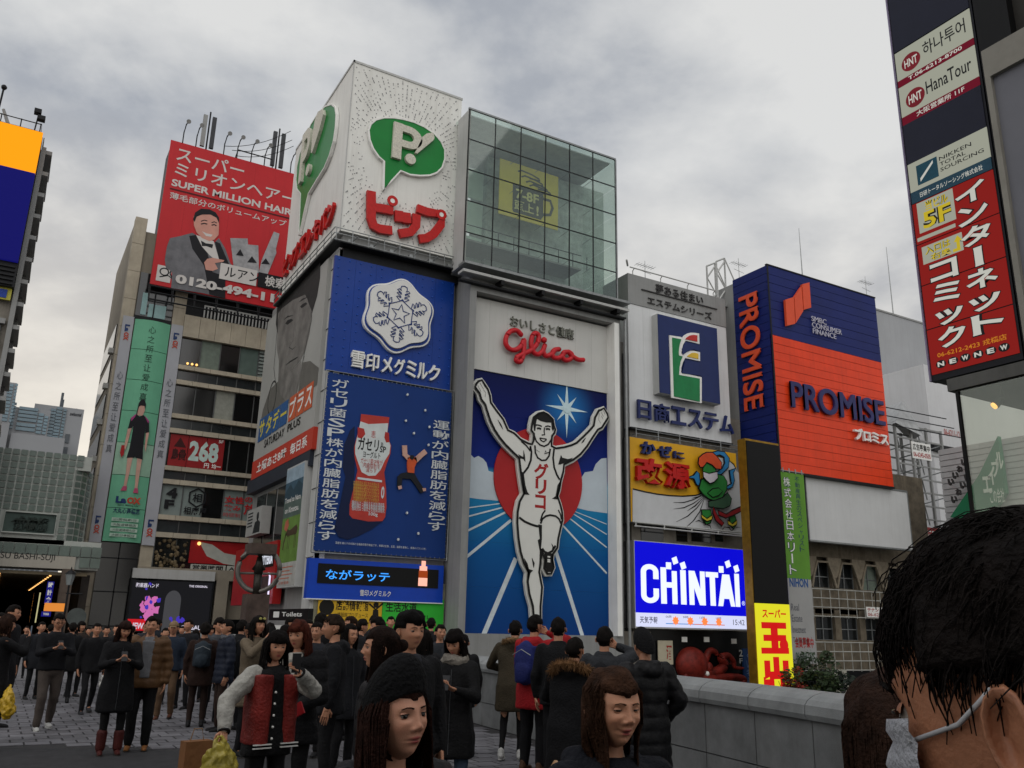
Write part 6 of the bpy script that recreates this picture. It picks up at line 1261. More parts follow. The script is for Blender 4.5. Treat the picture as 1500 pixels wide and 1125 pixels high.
# film signs in windows
def film(F,x0_,y0_,x1_,y1_,mt,nm,parent,n=.08):
    q=R4(F,x0_,y0_,x1_,y1_); m=B(); m.fbox(F,q[0],q[1],q[2],q[3],n,n+.03); m.build(nm,mt,parent); return q
p26=T('red_price_sign','red window sign with big pale number 268 yen','sign',(11,70,14))
zt=zz2(4,'bot'); zb_4=zz2(5,'top'); a=xd+.15; b=FLx.uv(*zL3(985,100))[0]; W_=b-a; H_=zt-zb_4
m=B()
for k in range(3): m.fbox(FLx,a+W_*k/3+.02,a+W_*(k+1)/3-.02,zb_4+.05,zt-.05,.1,.14)
m.build('red_panel',mat('film_red','8e1f22',.4,var=.06),p26)
m=B(); m.text(FLx,'268',0,0,.15,bold=.045,uvs=(a+W_*.36,zb_4+H_*.22,a+W_*.90,zb_4+H_*.86)); m.build('number',mat('film_pale','b9cdc6',.4),p26)
m=B(); m.text(FLx,'円',0,0,.15,bold=.02,uvs=(a+W_*.66,zb_4+H_*.05,a+W_*.75,zb_4+H_*.2)); m.text(FLx,'均一',0,0,.15,bold=.02,uvs=(a+W_*.8,zb_4+H_*.05,a+W_*.97,zb_4+H_*.2)); m.text(FLx,'5F',0,0,.15,bold=.02,uvs=(a+W_*.88,zb_4+H_*.86,a+W_*.97,zb_4+H_*.96)); m.build('small_lettering',WHT,p26)
m=B(); m.poly(FLx,[(a+W_*.08,zb_4+H_*.6),(a+W_*.18,zb_4+H_*.9),(a+W_*.3,zb_4+H_*.6)],.15); m.text(FLx,'鳥貴',0,0,.15,bold=.04,uvs=(a+W_*.05,zb_4+H_*.2,a+W_*.32,zb_4+H_*.55)); m.build('dark_lettering',mat('film_dark','3c1414',.5),p26)
fz0=zz2(7,'top'); fz1=zz2(6,'bot'); H_=fz1-fz0; f4=T('window_film_sign','pale window films reading 4F with a hexagon crest and red writing','sign',(11,70,fz0)); XW=(XE-xd)
m=B(); 
def wu(q): return xd+.05+XW*q/8
m.text(FLx,'4',0,0,.12,bold=.05,uvs=(wu(0)+.35,fz0+H_*.55,wu(0)+1.15,fz0+H_*.9)); m.text(FLx,'F',0,0,.12,bold=.05,uvs=(wu(0)+.3,fz0+H_*.2,wu(0)+1.0,fz0+H_*.5))
cc=(wu(1)+1.1,fz0+H_*.64); m.stroke(FLx,[(cc[0]+.68*math.cos(math.pi/6+j*math.pi/3),cc[1]+.72*math.sin(math.pi/6+j*math.pi/3)) for j in range(6)],.13,.12,closed=True); m.text(FLx,'相',0,0,.12,bold=.02,uvs=(cc[0]-.35,cc[1]-.35,cc[0]+.35,cc[1]+.35)); m.text(FLx,'相席屋',0,0,.12,bold=.02,uvs=(wu(1)+.2,fz0+.15,wu(1)+1.9,fz0+H_*.33)); m.build('black_lettering',INK,f4)
m=B(); m.text(FLx,'女性',0,0,.12,bold=.03,uvs=(wu(3)+.1,fz0+H_*.55,wu(3)+1.6,fz0+H_*.8)); m.text(FLx,'飲み',0,0,.12,bold=.03,uvs=(wu(3)+.1,fz0+H_*.28,wu(3)+1.4,fz0+H_*.5)); m.text(FLx,'時間制',0,0,.12,uvs=(wu(3)+.1,fz0+H_*.1,wu(3)+1.4,fz0+H_*.24)); m.text(FLx,'のお客',0,0,.12,bold=.03,uvs=(wu(4)+.1,fz0+H_*.62,wu(5)+.6,fz0+H_*.85)); m.text(FLx,'放題0円',0,0,.12,bold=.03,uvs=(wu(4)+.1,fz0+H_*.2,wu(5)+1.6,fz0+H_*.58)); m.build('red_lettering',mat('film_redtext','a8262a',.5),f4)
rz0_=zz2(9,'top'); rz1_=zz2(8,'bot'); H_=rz1_-rz0_; rf=T('red_shop_film','red window film with a white brush stripe and opening hours below','sign',(12,70,rz0_)); a=xd+2.6
m=B(); m.poly(FLx,[(a,rz1_-.05),(XE,rz1_-.05),(XE,rz0_+H_*.25),(a,rz0_+H_*.25)],.1,.13); m.build('red_film',mat('film_red2','9c1d20',.4,var=.08),rf)
m=B(); m.poly(FLx,[(a+.6,rz1_-.15),(a+1.6,rz1_-.3),(a+2.6,rz1_-.9),(a+5,rz1_-1.2),(a+8.5,rz1_-1.25),(a+8.3,rz1_-1.9),(a+5,rz1_-2.0),(a+2.6,rz1_-1.7),(a+1.3,rz1_-1.2)],.135,.14); 
for q,(tx,w_) in enumerate((('営業時間',1.7),('AM 11時',2.6),('〜翌2時',2.4))): m.fbox(FLx,a+.2+q*2.7,a+.2+q*2.7+2.6,rz0_+.08,rz0_+H_*.22,.1,.13)
m.build('white_film',mat('film_white','a9aaa2',.5),rf)
m=B()
for q,tx in enumerate(('営業時間','AM 11時','〜翌2時')): m.text(FLx,tx,0,0,.14,bold=.02,uvs=(a+.35+q*2.7,rz0_+.14,a+2.6+q*2.7,rz0_+H_*.20))
m.text(FLx,'まる',0,0,.145,bold=.05,uvs=(a+5.4,rz1_-1.9,a+7.6,rz1_-.9)); m.build('black_lettering',INK,rf)
m=B(); 
for _ in range(60): 
    u=xd+.2+random.random()*2.2; v=rz0_+.2+random.random()*(H_-.4); m.ball(FLx.P(u,v,.08),random.uniform(.06,.18),6,5)
o=m.build('goods_in_window',mat('goods','6d5f48',.6,var=.5,vs=2),rf); o['kind']='stuff'
m=B(); m.ball(FLx.P(xd+3.2,rz1_-.3,.3),.14,8,6); m.build('lamp_bulb',mat('warm_bulb','ffc070'),rf)
# green banner and white strips
gbn=T('green_athlete_banner','tall mint green banner of a player in a black sports kit','banner',(8,69.6,zgb))
FBn=Fr('Y',69.6); gt_=FBn.uv(*zL2(465,215))[1]; 
gl=xb+.05; gr=xc-.03; gb_=zgb; GH=gt_-gb_
m=B(); k=7
for i in range(k):
    z0=gb_+GH*i/k; z1=gb_+GH*(i+1)/k
    for j in range(8):
        a=gl+(gr-gl)*j/8; b=gl+(gr-gl)*(j+1)/8; f=lambda x:.35*math.sin(math.pi*(x-gl)/(gr-gl)); m.add([(a,69.75-f(a),z0+.02),(b,69.75-f(b),z0+.02),(b,69.75-f(b),z1-.02),(a,69.75-f(a),z1-.02)],[(0,1,2,3)])
    m.build('mint_panel',mat('mint_cloth','6cb08f',.55,var=.06,vs=.5) if i not in(2,) else mat('mint_pale_cloth','93b7a0',.55,var=.06),gbn); m=B()
m.box(gl,gr,69.75,69.8,gb_,gt_); m.build('backing',mat('mint_back','3a5a4c',.6),gbn)
FB2=Fr('Y',69.38)
def GB(x,y): return (gl+(gr-gl)*x,FBn.uv(226,794.5-325*y)[1])
def gt2(tx,x0,y0,x1,y1,mt,nm,bold=.01,par=gbn,**kw):
    m=B(); a=GB(x0,y0); b=GB(x1,y1); m.text(FB2,tx,0,0,0,bold=bold,uvs=(*a,*b),**kw); m.build(nm,mt,par)
m=B()
for i,ch in enumerate('心之所至让爱成真'):
    y=.968-i*.0435; a=GB(.40,y-.032); b=GB(.60,y); m.text(FB2,ch,0,0,0,uvs=(*a,*b))
m.build('green_characters',mat('banner_ink','2c4a3c',.6),gbn)
BK=mat('kit_black','17171c',.6); 
def sh(pts,mt,nm,n=0.0,):
    m=B(); m.poly(FB2,[GB(*p) for p in pts],n,n+.02); m.build(nm,mt,gbn)
SKN=mat('print_skin','c2998a')
sh([(.42,.56),(.41,.60),(.44,.625),(.52,.63),(.59,.615),(.60,.585),(.56,.56)],SKN,'face_print',.0); sh([(.40,.585),(.41,.615),(.47,.635),(.55,.635),(.61,.615),(.61,.59),(.57,.606),(.48,.606),(.43,.60),(.40,.56),(.37,.55)],BK,'hair_print',.022)
sh([(.26,.545),(.40,.565),(.48,.555),(.58,.565),(.76,.54),(.80,.49),(.70,.485),(.68,.51),(.70,.41),(.34,.41),(.36,.51),(.32,.50),(.22,.495)],BK,'shirt_print',.004)
sh([(.26,.545),(.40,.568),(.36,.55),(.28,.53)],mat('kit_pink','a03a78',.5),'shoulder_print',.03); sh([(.76,.54),(.60,.566),(.66,.55),(.74,.53)],mat('kit_pink','x'),'shoulder_print',.03)
sh([(.34,.41),(.70,.41),(.73,.365),(.54,.37),(.52,.375),(.50,.37),(.30,.365)],BK,'shorts_print',.008)
sh([(.22,.495),(.32,.50),(.26,.42),(.24,.40),(.19,.41)],SKN,'arm_print',.002); sh([(.80,.49),(.72,.487),(.74,.42),(.78,.40)],SKN,'arm_print',.002)
sh([(.32,.366),(.46,.369),(.43,.30),(.40,.235),(.33,.235),(.34,.30)],SKN,'leg_print',.002); sh([(.58,.369),(.71,.366),(.70,.30),(.70,.23),(.63,.23),(.60,.30)],SKN,'leg_print',.002)
sh([(.32,.24),(.42,.24),(.42,.22),(.26,.218)],mat('shoe_pink','b04a6a',.5),'shoe_print',.006); sh([(.62,.235),(.71,.235),(.74,.213),(.60,.213)],mat('shoe_pink','x'),'shoe_print',.006)
sh([(.12,.42),(.2,.42),(.22,.38),(.16,.365),(.11,.385)],RD,'bat_print',.006)
gt2('LaOX',.32,.505,.60,.525,mat('print_white','c8cdd0'),'chest_lettering',.02)
gt2('大丸心斎橋店',.15,.118,.85,.142,mat('ink_navy','x'),'store_lettering',.02); gt2('La',.18,.163,.46,.193,mat('logo_blue','1a3566',.4),'blue_logo',.06); gt2('OX',.47,.163,.84,.193,mat('logo_red','b5452f',.4),'red_logo',.06); gt2('Japan. Making Life',.25,.150,.78,.16,mat('banner_ink','x'),'tag_lettering')
for k,tx in enumerate(('心斎橋新店','大阪道頓堀店','大阪道頓堀北店','大阪日本橋店')):
    y=.083-.023*k; m=B(); a=GB(.15,y); b=GB(.85,y+.015); m.fbox(FB2,a[0],b[0],a[1],b[1],-.02,0); m.build('store_strip',mat('strip_mint','a9c2b2',.5),gbn); gt2(tx,.2,y+.002,.8,y+.013,mat('banner_ink','x'),'store_lettering')
for side,(u0_,u1_) in (('left',(xa+.05,xb-.03)),('right',(xc+.04,xd+.0))):
    t=T('white_strip_banner','narrow white banner at the %s edge of the mint banner'%side,'banner',((u0_+u1_)/2,69.8,zgb)); m=B(); m.fbox(Fr('Y',69.8),u0_,u1_,zgb-.1,gt_+.1,0,.06); m.build('strip',mat('strip_grey','a4a6ac',.5,var=.04,vs=.4),t)
    Fq=Fr('Y',69.7); uc=(u0_+u1_)/2; wq=(u1_-u0_)*.28; m=B()
    for i,ch in enumerate('心之所至让爱成真'):
        z=FBn.uv(240,553+i*15.2)[1]; m.text(Fq,ch,0,0,0,uvs=(uc-wq*.9,z-.62,uc+wq*.9,z))
    m.build('characters',mat('strip_ink','5d6066',.6),t)
    for zz0 in (gt_-1.9,zgb+.5):
        m=B(); m.text(Fq,'La',0,0,0,bold=.05,uvs=(uc-wq*.8,zz0+.72,uc+wq*.8,zz0+1.3),rot=90); m.build('blue_logo',mat('logo_blue','x'),t)
        m=B(); m.text(Fq,'OX',0,0,0,bold=.05,uvs=(uc-wq*.8,zz0,uc+wq*.8,zz0+.66),rot=90); m.build('red_logo',mat('logo_red','x'),t)
# red rooftop billboard
FR_=Fr('Y',69.0)
rb_=T('red_hair_billboard','big red rooftop billboard with white lettering and a smiling man in a tuxedo','billboard',(14,69,27))
r0=(FR_.uv(252,205)[0]+FR_.uv(218,415)[0])/2; rz1b=FR_.uv(252,205)[1]; rz0b=FR_.uv(218,415)[1]; r1=22.5
m=B(); m.box(r0+.1,r1,69.4,72,rz0b+.2,rz1b-.3); m.build('backing_frame',DARK,rb_)
k=9
for i in range(k):
    a=r0+(r1-r0)*i/k; b=r0+(r1-r0)*(i+1)/k; m=B(); m.box(a+.003,b-.003,69.0,69.15,rz0b,rz1b); m.build('red_panel',mat('billboard_red','b8242a',.45,var=.04,vs=.4,streak=.1),rb_)
def zr_(x,y): return (x/3.213,100+y/3.213)
def rp_(*p): return FR_.uv(*zr_(*p))
RWm=mat('faded_white_print','c7c3bf',.5,var=.04)
def rtx(tx,x0,y0,x1,yt0,bold=.02,mt=RWm,nm='lettering',n=.02,**kw):
    """x0,y0: lower left of ink; x1: right; yt0: top of ink at the left end (zoom pixels)"""
    a=rp_(x0,y0); t_=rp_(x0,yt0)[1]; b=FR_.uv(zr_(x1,0)[0],zr_(0,y0)[1]+ (x1-x0)/3.213*.27)
    m=B(); m.text(FR_,tx,0,0,n,bold=bold,uvs=(a[0],a[1],b[0],t_),**kw); return m.build(nm,mt,rb_)
rtx('スーパー',828,430,1145,366,.012); rtx('ミリオンヘアー',820,500,1390,440,.012); rtx('SUPER MILLION HAIR',806,552,1372,518,.03,res=4); rtx('薄毛部分のボリュームアップ',797,612,1345,580,.01)
m=B(); a=rp_(800,562); m.box(a[0],r1,68.97,69.0,a[1]-.12,a[1]); m.build('dark_rule',mat('rule_dark','4a1518',.5),rb_)
rtx('0120-494-117',822,1012,1345,968,.05,res=4,n=.12)
q=[rp_(732,998),rp_(806,962)]; m=B(); m.fbox(FR_,q[0][0],q[1][0],q[0][1],q[0][1]+1.35,.01,.03); m.build('white_box',RWm,rb_)
m=B(); uc=q[0][0]+.55; vc=q[0][1]+.85
for d in (0,.75): m.stroke(FR_,[(uc+d+.32*math.cos(t),vc+.3*math.sin(t)) for t in np.linspace(0,6.28,17)[:-1]],.1,.035,closed=True)
m.stroke(FR_,[(uc-.3,vc-.5),(uc+.3,vc-.25),(uc+.8,vc-.5)],.1,.035); m.build('loop_symbol',INK,rb_)
def rpts(pts): return [rp_(*p) for p in pts]
m=B(); m.poly(FR_,rpts([(775,900),(785,840),(800,800),(850,790),(905,775),(930,790),(960,850),(1000,830),(1030,800),(1060,850),(1085,920),(1110,950),(1085,985),(1060,1000),(1060,1085),(960,1060),(805,1035),(810,960),(780,940)]),.03,.04); m.build('jacket_print',mat('print_jacket','69696d',.5,var=.2,vs=1.2),rb_)
m=B(); m.poly(FR_,rpts([(890,790),(925,785),(970,850),(1000,960),(1060,980),(1060,1085),(985,1065),(960,930),(905,850)]),.045,.05); m.poly(FR_,rpts([(1010,815),(1035,825),(1085,940),(1060,990),(1030,900)]),.045,.05); m.build('lapel_print',BK,rb_)
m=B(); m.poly(FR_,rpts([(922,785),(1005,815),(1030,900),(1015,905),(985,880),(950,840)]),.052,.056); m.build('shirt_print',RWm,rb_)
m=B(); m.poly(FR_,rpts([(945,812),(968,825),(1003,830),(998,848),(970,838),(950,838)]),.06,.065); m.build('bow_tie_print',INK,rb_)
m=B(); m.poly(FR_,rpts([(910,700),(925,675),(960,668),(1000,675),(1025,700),(1030,740),(1028,785),(1008,808),(985,815),(950,800),(925,775),(912,740)]),.057,.062); m.poly(FR_,rpts([(960,915),(975,898),(1000,893),(1055,905),(1050,912),(1010,918),(1025,945),(1000,955),(968,950)]),.066,.07); m.build('skin_print',mat('print_skin2','c58f80',.5,var=.06),rb_)
m=B(); m.poly(FR_,rpts([(908,712),(918,680),(945,662),(985,665),(1015,680),(1030,705),(1030,730),(1018,705),(990,690),(950,690),(925,700),(915,725)]),.066,.07)
m.stroke(FR_,rpts([(945,722),(960,716),(975,720)]),.08,.068); m.stroke(FR_,rpts([(995,728),(1008,724),(1020,730)]),.08,.068); m.stroke(FR_,rpts([(945,735),(960,731),(975,735)]),.1,.068); m.stroke(FR_,rpts([(995,740),(1008,737),(1018,743)]),.1,.068); m.build('hair_print',BK,rb_)
m=B(); m.poly(FR_,rpts([(950,768),(970,778),(1000,785),(992,795),(968,790)]),.068); m.build('smile_print',RWm,rb_)
m=B(); m.poly(FR_,rpts([(1083,800),(1165,802),(1168,850),(1150,960),(1100,945)]),.03,.04); m.poly(FR_,rpts([(1140,828),(1215,835),(1218,965),(1150,960)]),.05,.06); m.poly(FR_,rpts([(1288,770),(1315,780),(1298,850),(1300,870),(1255,980),(1215,975),(1230,905),(1262,830)]),.055,.065); m.build('product_print',mat('print_silver','9a9a9c',.4,var=.2,vs=1.5),rb_)
m=B(); m.poly(FR_,rpts([(1110,880),(1130,852),(1146,885)]),.07); m.poly(FR_,rpts([(1162,915),(1185,885),(1208,918)]),.07); m.poly(FR_,rpts([(1228,922),(1250,895),(1270,925)]),.07); m.build('product_mark_print',BK,rb_)
q=rp_(1030,985); m=B(); b=rp_(1202,1035)
m.fbox(FR_,q[0],b[0],q[1]-.1,q[1]+1.3,.075,.085); m.build('search_box',RWm,rb_); m=B(); m.text(FR_,'ルアン',0,0,.09,bold=.01,uvs=(q[0]+.4,q[1]+.2,q[0]+3.2,q[1]+1.05)); m.build('search_lettering',INK,rb_)
m=B(); m.fbox(FR_,b[0]+.1,b[0]+3.2,q[1]-.1,q[1]+1.2,.075,.085); m.build('black_box',INK,rb_); m=B(); m.text(FR_,'検索',0,0,.09,bold=.02,uvs=(b[0]+.7,q[1]+.1,b[0]+2.4,q[1]+1.05)); m.build('box_lettering',RWm,rb_)
m=B()
for zz_ in (-.4,-.9,-1.5): m.tube([(r0,68.3,rz0b+zz_),(r1,68.3,rz0b+zz_)],.07,5)
for u in np.arange(r0,r1,1.7): m.tube([(u,68.3,rz0b-1.6),(u,69.3,rz0b+.2)],.06,4); m.tube([(u,68.3,rz0b-1.6),(u,68.3,rz0b-.3)],.05,4)
m.build('catwalk_frame',DARK,rb_)
# billboard lamps and aerials along the top
for i,px in enumerate((268,288,330,350,371,391,430)):
    u=FR_.uv(px,205)[0]; 
    t=T('billboard_lamp',['first','second','third','fourth','fifth','sixth','last'][i]+' gooseneck lamp from the left on top of the red billboard','lamp',(u,69,rz1b),'lamps along the top of the red billboard')
    m=B(); m.tube([(u,69,rz1b),(u,69,rz1b+1.0),(u+.05,68.5,rz1b+1.5),(u+.1,67.9,rz1b+1.45)],.05,5); m.build('arm',DARK,t); m=B(); m.tube([(u+.1,68.0,rz1b+1.5),(u+.1,67.6,rz1b+1.3)],.08,8,.19); m.build('lamp_head',GREYP,t)
for px,h_,lab in ((306,4.2,'cluster of phone antennas on top of the red billboard, between its lamps'),(412,4.6,'black panel antenna cluster near the right end of the red billboard')):
    u=FR_.uv(px,205)[0]; t=T('phone_antenna',lab,'antenna',(u,70,rz1b)); m=B(); m.tube([(u,70,rz1b-.2),(u,70,rz1b+h_)],.07,5); m.build('mast',DARK,t)
    for d in (-.4,.35): 
        m=B(); m.box(u+d-.17,u+d+.17,69.6,69.85,rz1b+.6,rz1b+h_-.6); m.build('antenna_panel',mat('ant_dark','3c3e42',.5) if px>400 or d>0 else GREYP,t)
for (a_,b_) in (((330,214),(426,192)),((340,220),(428,205)),((345,228),(430,214))):
    m=B(); p0=at(*a_,1,70); p1=at(*b_,1,66); m.tube([tuple(p0+(p1-p0)*f_-np.array([0,0,1.2*4*f_*(1-f_)*.4])) for f_ in np.linspace(0,1,9)],.03,4); m.build('cable',DARK,rb_)
u=FR_.uv(375,205)[0]; m=B(); m.tube([(u-1.5,69.2,rz1b),(u-1.4,69.2,rz1b+.9),(u+1.6,69.2,rz1b+.9),(u+1.7,69.2,rz1b)],.06,5); m.build('roof_handrail',DARK,rb_)
# LED screen at the foot
FZs=Fr('Y',69.5); sc_=T('street_led_screen','dark LED screen with pink dancer and pale characters at street level','screen',(12,69.5,2)); 
a=FZs.uv(*zL3(430,905)); b=FZs.uv(*zL3(915,930)); zb5=FZs.uv(192,925)[1]; s0,s1=a[0]-.2,b[0]; st=(a[1]+b[1])/2
m=B(); m.fbox(FZs,s0-.15,s1+.15,zb5-.2,st+.15,-.4,0); m.build('casing',DARK,sc_)
m=B(); m.fbox(FZs,s0-.1,s1+.1,st+.15,st+.85,-.4,.12); m.build('header_bar',LGREY,sc_)
m=B(); m.fbox(FZs,s0,s1,zb5,st,0,.03); m.build('screen',mat('screen_dim','1a1a1d',emit=.8),sc_)
SW=s1-s0; SH=st-zb5
def stx(tx,x0,y0,x1,y1,mt,bold=.02,nm='glowing_lettering'):
    m=B(); m.text(FZs,tx,0,0,.05,bold=bold,uvs=(s0+SW*x0,zb5+SH*y0,s0+SW*x1,zb5+SH*y1)); m.build(nm,mt,sc_)
SWL=mat('screen_letter','cfc9d8',emit=.8)
stx('和楽器バンド',.04,.86,.32,.95,SWL); stx('THE ORIGINAL',.70,.9,.94,.945,SWL,.03); stx('2 ON SALE',.60,.05,.94,.14,SWL,.03)
m=B(); m.fbox(FZs,s0,s0+SW*.30,zb5+SH*.02,zb5+SH*.24,.03,.04); m.build('red_block',mat('screen_red','c81e28',emit=.8),sc_); stx('NEW',.03,.05,.2,.17,SWL,.03)
m=B(); m.fbox(FZs,s0+SW*.42,s0+SW*.62,zb5+.05,zb5+SH*.62,.03,.045); arcp=[(s0+SW*.52+SW*.1*math.cos(t),zb5+SH*.62+SW*.13*math.sin(t)) for t in np.linspace(0,math.pi,13)]; m.poly(FZs,arcp,.03,.045); m.build('grey_arch',mat('screen_grey','56565a',emit=.5),sc_)
m=B()
for _ in range(26):
    x=.24+random.gauss(0,.05); y=.45+random.gauss(0,.13); r_=random.uniform(.06,.28); m.poly(FZs,[(s0+SW*x+r_*math.cos(t)*random.uniform(.5,1.3),zb5+SH*y+r_*math.sin(t)*random.uniform(.7,1.6)) for t in np.linspace(0,6.28,8)[:-1]],.05+.001*_)
m.build('pink_dancer_glow',mat('screen_pink','d873b8',emit=.7),sc_)
m=B()
for _ in range(16):
    x=.22+random.gauss(0,.06)+(0 if _%2 else .42); y=(.5 if _%2==0 and False else .5)+random.gauss(0,.18); y=.2+.12*random.random() if _%2==0 else y; r_=random.uniform(.05,.18); m.poly(FZs,[(s0+SW*x+r_*math.cos(t)*random.uniform(.5,1.3),zb5+SH*y+r_*math.sin(t)*random.uniform(.7,1.6)) for t in np.linspace(0,6.28,8)[:-1]],.08+.001*_)
m.build('violet_glow',mat('screen_violet','4a3ac0',emit=.7),sc_)
m=B(); m.box(xd+1,XE,YL-.2,YL+.3,-.1,zb5+1); m.build('ground_floor_wall',mat('shop_dark','x'),lb)
m=B(); m.box(xc,xc+1.3,YL-.5,YL+.3,-.1,zz2(9,'bot')); m.box(s1+.3,s1+1.2,YL-.5,YL+.3,-.1,zz2(9,'bot')); m.box(xc,s1+5.5,YL-.45,YL+.3,st+1.0,zz2(9,'bot')); m.build('portal_stone',TAN,lb)
m=B(); m.box(s1+1.6,s1+5.5,YL-.1,YL+.3,st-1.2,st+.4); m.build('upper_shop_window',GD,lb)

# ================================================================== ARCADE GATE
YG=66.0; FGt=Fr('Y',YG)
def z4(x,y): return (x/3.125,540+y/3.125)
ag=T('arcade_gate','grey green glass grid gate over the shopping arcade with its name band','gate',(2,66,4.6))
TZ=FGt.uv(137,668)[1]; GX1=FGt.uv(*z4(345,480))[0]; BZ1=FGt.uv(*z4(470,818))[1]; BZ0=FGt.uv(*z4(455,925))[1]; BX1=FGt.uv(*z4(470,818))[0]; UX1=FGt.uv(136.5,669)[0]; GX0=-4.2
cell=(FGt.uv(*z4(320,440))[0]-FGt.uv(*z4(135,420))[0])/5
TILE=mat('gate_tile','5d6b64',.25,var=.12,vs=1.2,spec=.6); GRID=mat('gate_grid','a9aea8',.5,var=.06)
m=B(); m.box(GX0,BX1-.1,YG+.12,YG+3,BZ0,BZ1+.3); m.box(GX0,GX1,YG+.12,YG+3,BZ1,TZ-.1); m.box(GX1,UX1,YG+.12,YG+3,TZ-cell*2.2,TZ-.1); m.build('wall',GRID,ag)
rx0=FGt.uv(*z4(25,650))[0]; rx1=FGt.uv(*z4(262,668))[0]; rzt=FGt.uv(*z4(262,668))[1]; rzb=FGt.uv(*z4(255,762))[1]
tile=B(); tile.box(0,cell-.1,0,.08,0,cell*.93-.1); t0=None
xs=np.arange(GX1-.04,GX0,-cell); zsn=np.arange(TZ-cell*.93,BZ1-.1,-cell*.93)
cnt=0
for z in zsn:
    for j,x in enumerate(list(xs)+[GX1+cell-.04]):
        xx=x-cell
        if xx<GX0: continue
        if x>GX1 and z<TZ-cell*2: continue
        if xx+cell>rx0 and xx<rx1 and z+cell>rzb and z<rzt: continue
        if t0 is None:
            t0=tile.build('glass_tile',TILE,ag); o_=t0
        else: o_=t0.copy(); COL.objects.link(o_)
        o_.location=Vector((xx+.05,YG+.03,z+.05))-0*Vector((0,0,0))
        o_.location=Vector((xx+.05+0,YG+.03,z+.05)); cnt+=1
# the receding curved flank
m=B(); m.box(GX1,GX1+.1,YG+.2,YG+2.5,BZ1,TZ-cell*2.2); m.build('flank_wall',GRID,ag)
nfl=3
for k in range(nfl):
    x0_=GX1+.06+k*.42; y0_=YG+.1+k*k*.25; x1_=GX1+.06+(k+1)*.42; y1_=YG+.1+(k+1)**2*.25
    for z in zsn[2:]:
        m=B(); m.add([(x0_+.03,y0_,z+.05),(x1_-.03,y1_,z+.05),(x1_-.03,y1_,z+cell*.93-.05),(x0_+.03,y0_,z+cell*.93-.05)],[(0,1,2,3)]); m.build('flank_tile',TILE,ag)
    m=B(); m.add([(x0_,y0_+.04,BZ1),(x1_,y1_+.04,BZ1),(x1_,y1_+.04,TZ-cell*2.1),(x0_,y0_+.04,TZ-cell*2.1)],[(0,1,2,3)]); m.build('flank_grid',GRID,ag)
# lower band
bandmat=mat('gate_band','a7a398',.5,var=.06,vs=.6,streak=.15)
m=B(); m.fbox(FGt,GX0,BX1-1.55,BZ0,BZ1-.75,-.1,.12); m.build('name_band',bandmat,ag)
nb_=int((BX1-GX0)/.66)
for k in range(nb_):
    x=BX1-(k+1)*.66; m=B(); m.fbox(FGt,x+.03,x+.63,BZ1-.72,BZ1-.04,-.1,.08); m.build('band_tile',TILE,ag)
for (k,j) in ((0,1),(0,2),(1,1)):
    x=BX1-(k+1)*.66; z=BZ1-.72*(j+1); 
    if z<BZ0: continue
    m=B(); m.fbox(FGt,x+.03,x+.63,z,z+.66,-.1,.08); m.build('band_tile',TILE,ag)
m=B(); a=FGt.uv(*z4(-60,895)); b=FGt.uv(*z4(245,905)); m.text(FGt,'EBISU BASHI-SUJI',0,0,.13,bold=.006,res=5,uvs=(a[0],BZ0+.38,b[0],BZ0+.92)); m.build('name_lettering',mat('gate_ink','2b2b2a',.5),ag)
m=B(); m.fbox(FGt,rx0,rx1,rzb,rzt,-.2,-.04); m.build('relief_panel',mat('relief_teal','44544f',.5,var=.15,vs=1),ag)
m=B(); m.stroke(FGt,[(rx0,rzb),(rx1,rzb),(rx1,rzt),(rx0,rzt)],.09,-.1,.14,closed=True); m.build('relief_frame',GRID,ag)
m=B(); W_=rx1-rx0; H_=rzt-rzb; m.text(FGt,'戎橋筋',0,0,-.04,d=.14,bold=.03,uvs=(rx0+W_*.2,rzb+H_*.12,rx0+W_*.85,rzb+H_*.8)); m.build('relief_characters',mat('relief_dark','26302b',.5,var=.3),ag)
for k in range(7):
    m=B(); x=rx0+W_*(.25+k*.08); m.poly(FGt,[(x-.35,rzb+H_*.5),(x,rzb+H_*(.7+.12*math.sin(k*1.9))),(x+.3,rzb+H_*.55)],-.03,.03); m.build('relief_leaf',mat('relief_dark','x'),ag)
# arcade beneath: ceiling, lights, shop signs
aq=T('arcade_passage','dim arcade passage with warm ceiling and small downlights','arcade',(1,72,0))
m=B(); m.box(-6,5.2,66.5,120,BZ0-.4,BZ0-.2); m.build('ceiling',mat('arcade_ceiling','8a7f68',.6,var=.1),aq)
m=B()
for k in range(14):
    for x in (-3,0,3): m.box(x-.06,x+.06,67+k*3,67.5+k*3,BZ0-.46,BZ0-.4)
m.build('downlight',mat('warm_bulb','ffc070'),aq)
m=B(); m.box(4.9,5.4,66.6,120,0,BZ0-.3); m.box(-7,-6,66.6,120,0,BZ0-.3); m.box(-6,5.4,120,120.4,0,BZ0); m.build('side_wall',mat('arcade_wall','2d2925',.7,var=.4,vs=.7),aq)
def vsign(name,label,px0,px1,pyt,pyb,Y,mt,chars=None,cm=None,em=False):
    F=Fr('Y',Y); q=R4(F,px0,pyb,px1,pyt); t=T(name,label,'sign',((q[0]+q[1])/2,Y,q[2])); m=B(); m.fbox(F,q[0],q[1],q[2],q[3],-.3,0); m.build('box',mt,t)
    if chars:
        m=B(); k=len(chars); h_=(q[3]-q[2])/k; w_=q[1]-q[0]
        for i,ch in enumerate(chars): m.text(F,ch,0,0,.01,bold=.02,uvs=(q[0]+w_*.15,q[3]-h_*(i+1)+h_*.1,q[1]-w_*.15,q[3]-h_*i-h_*.1))
        m.build('lettering',cm,t)
    return t
vsign('blue_clock_shop_sign','lit blue vertical sign with three white characters in the arcade mouth',65,80,852,884,63,mat('lit_blue','22228a',emit=.55),'時計倉',WL)
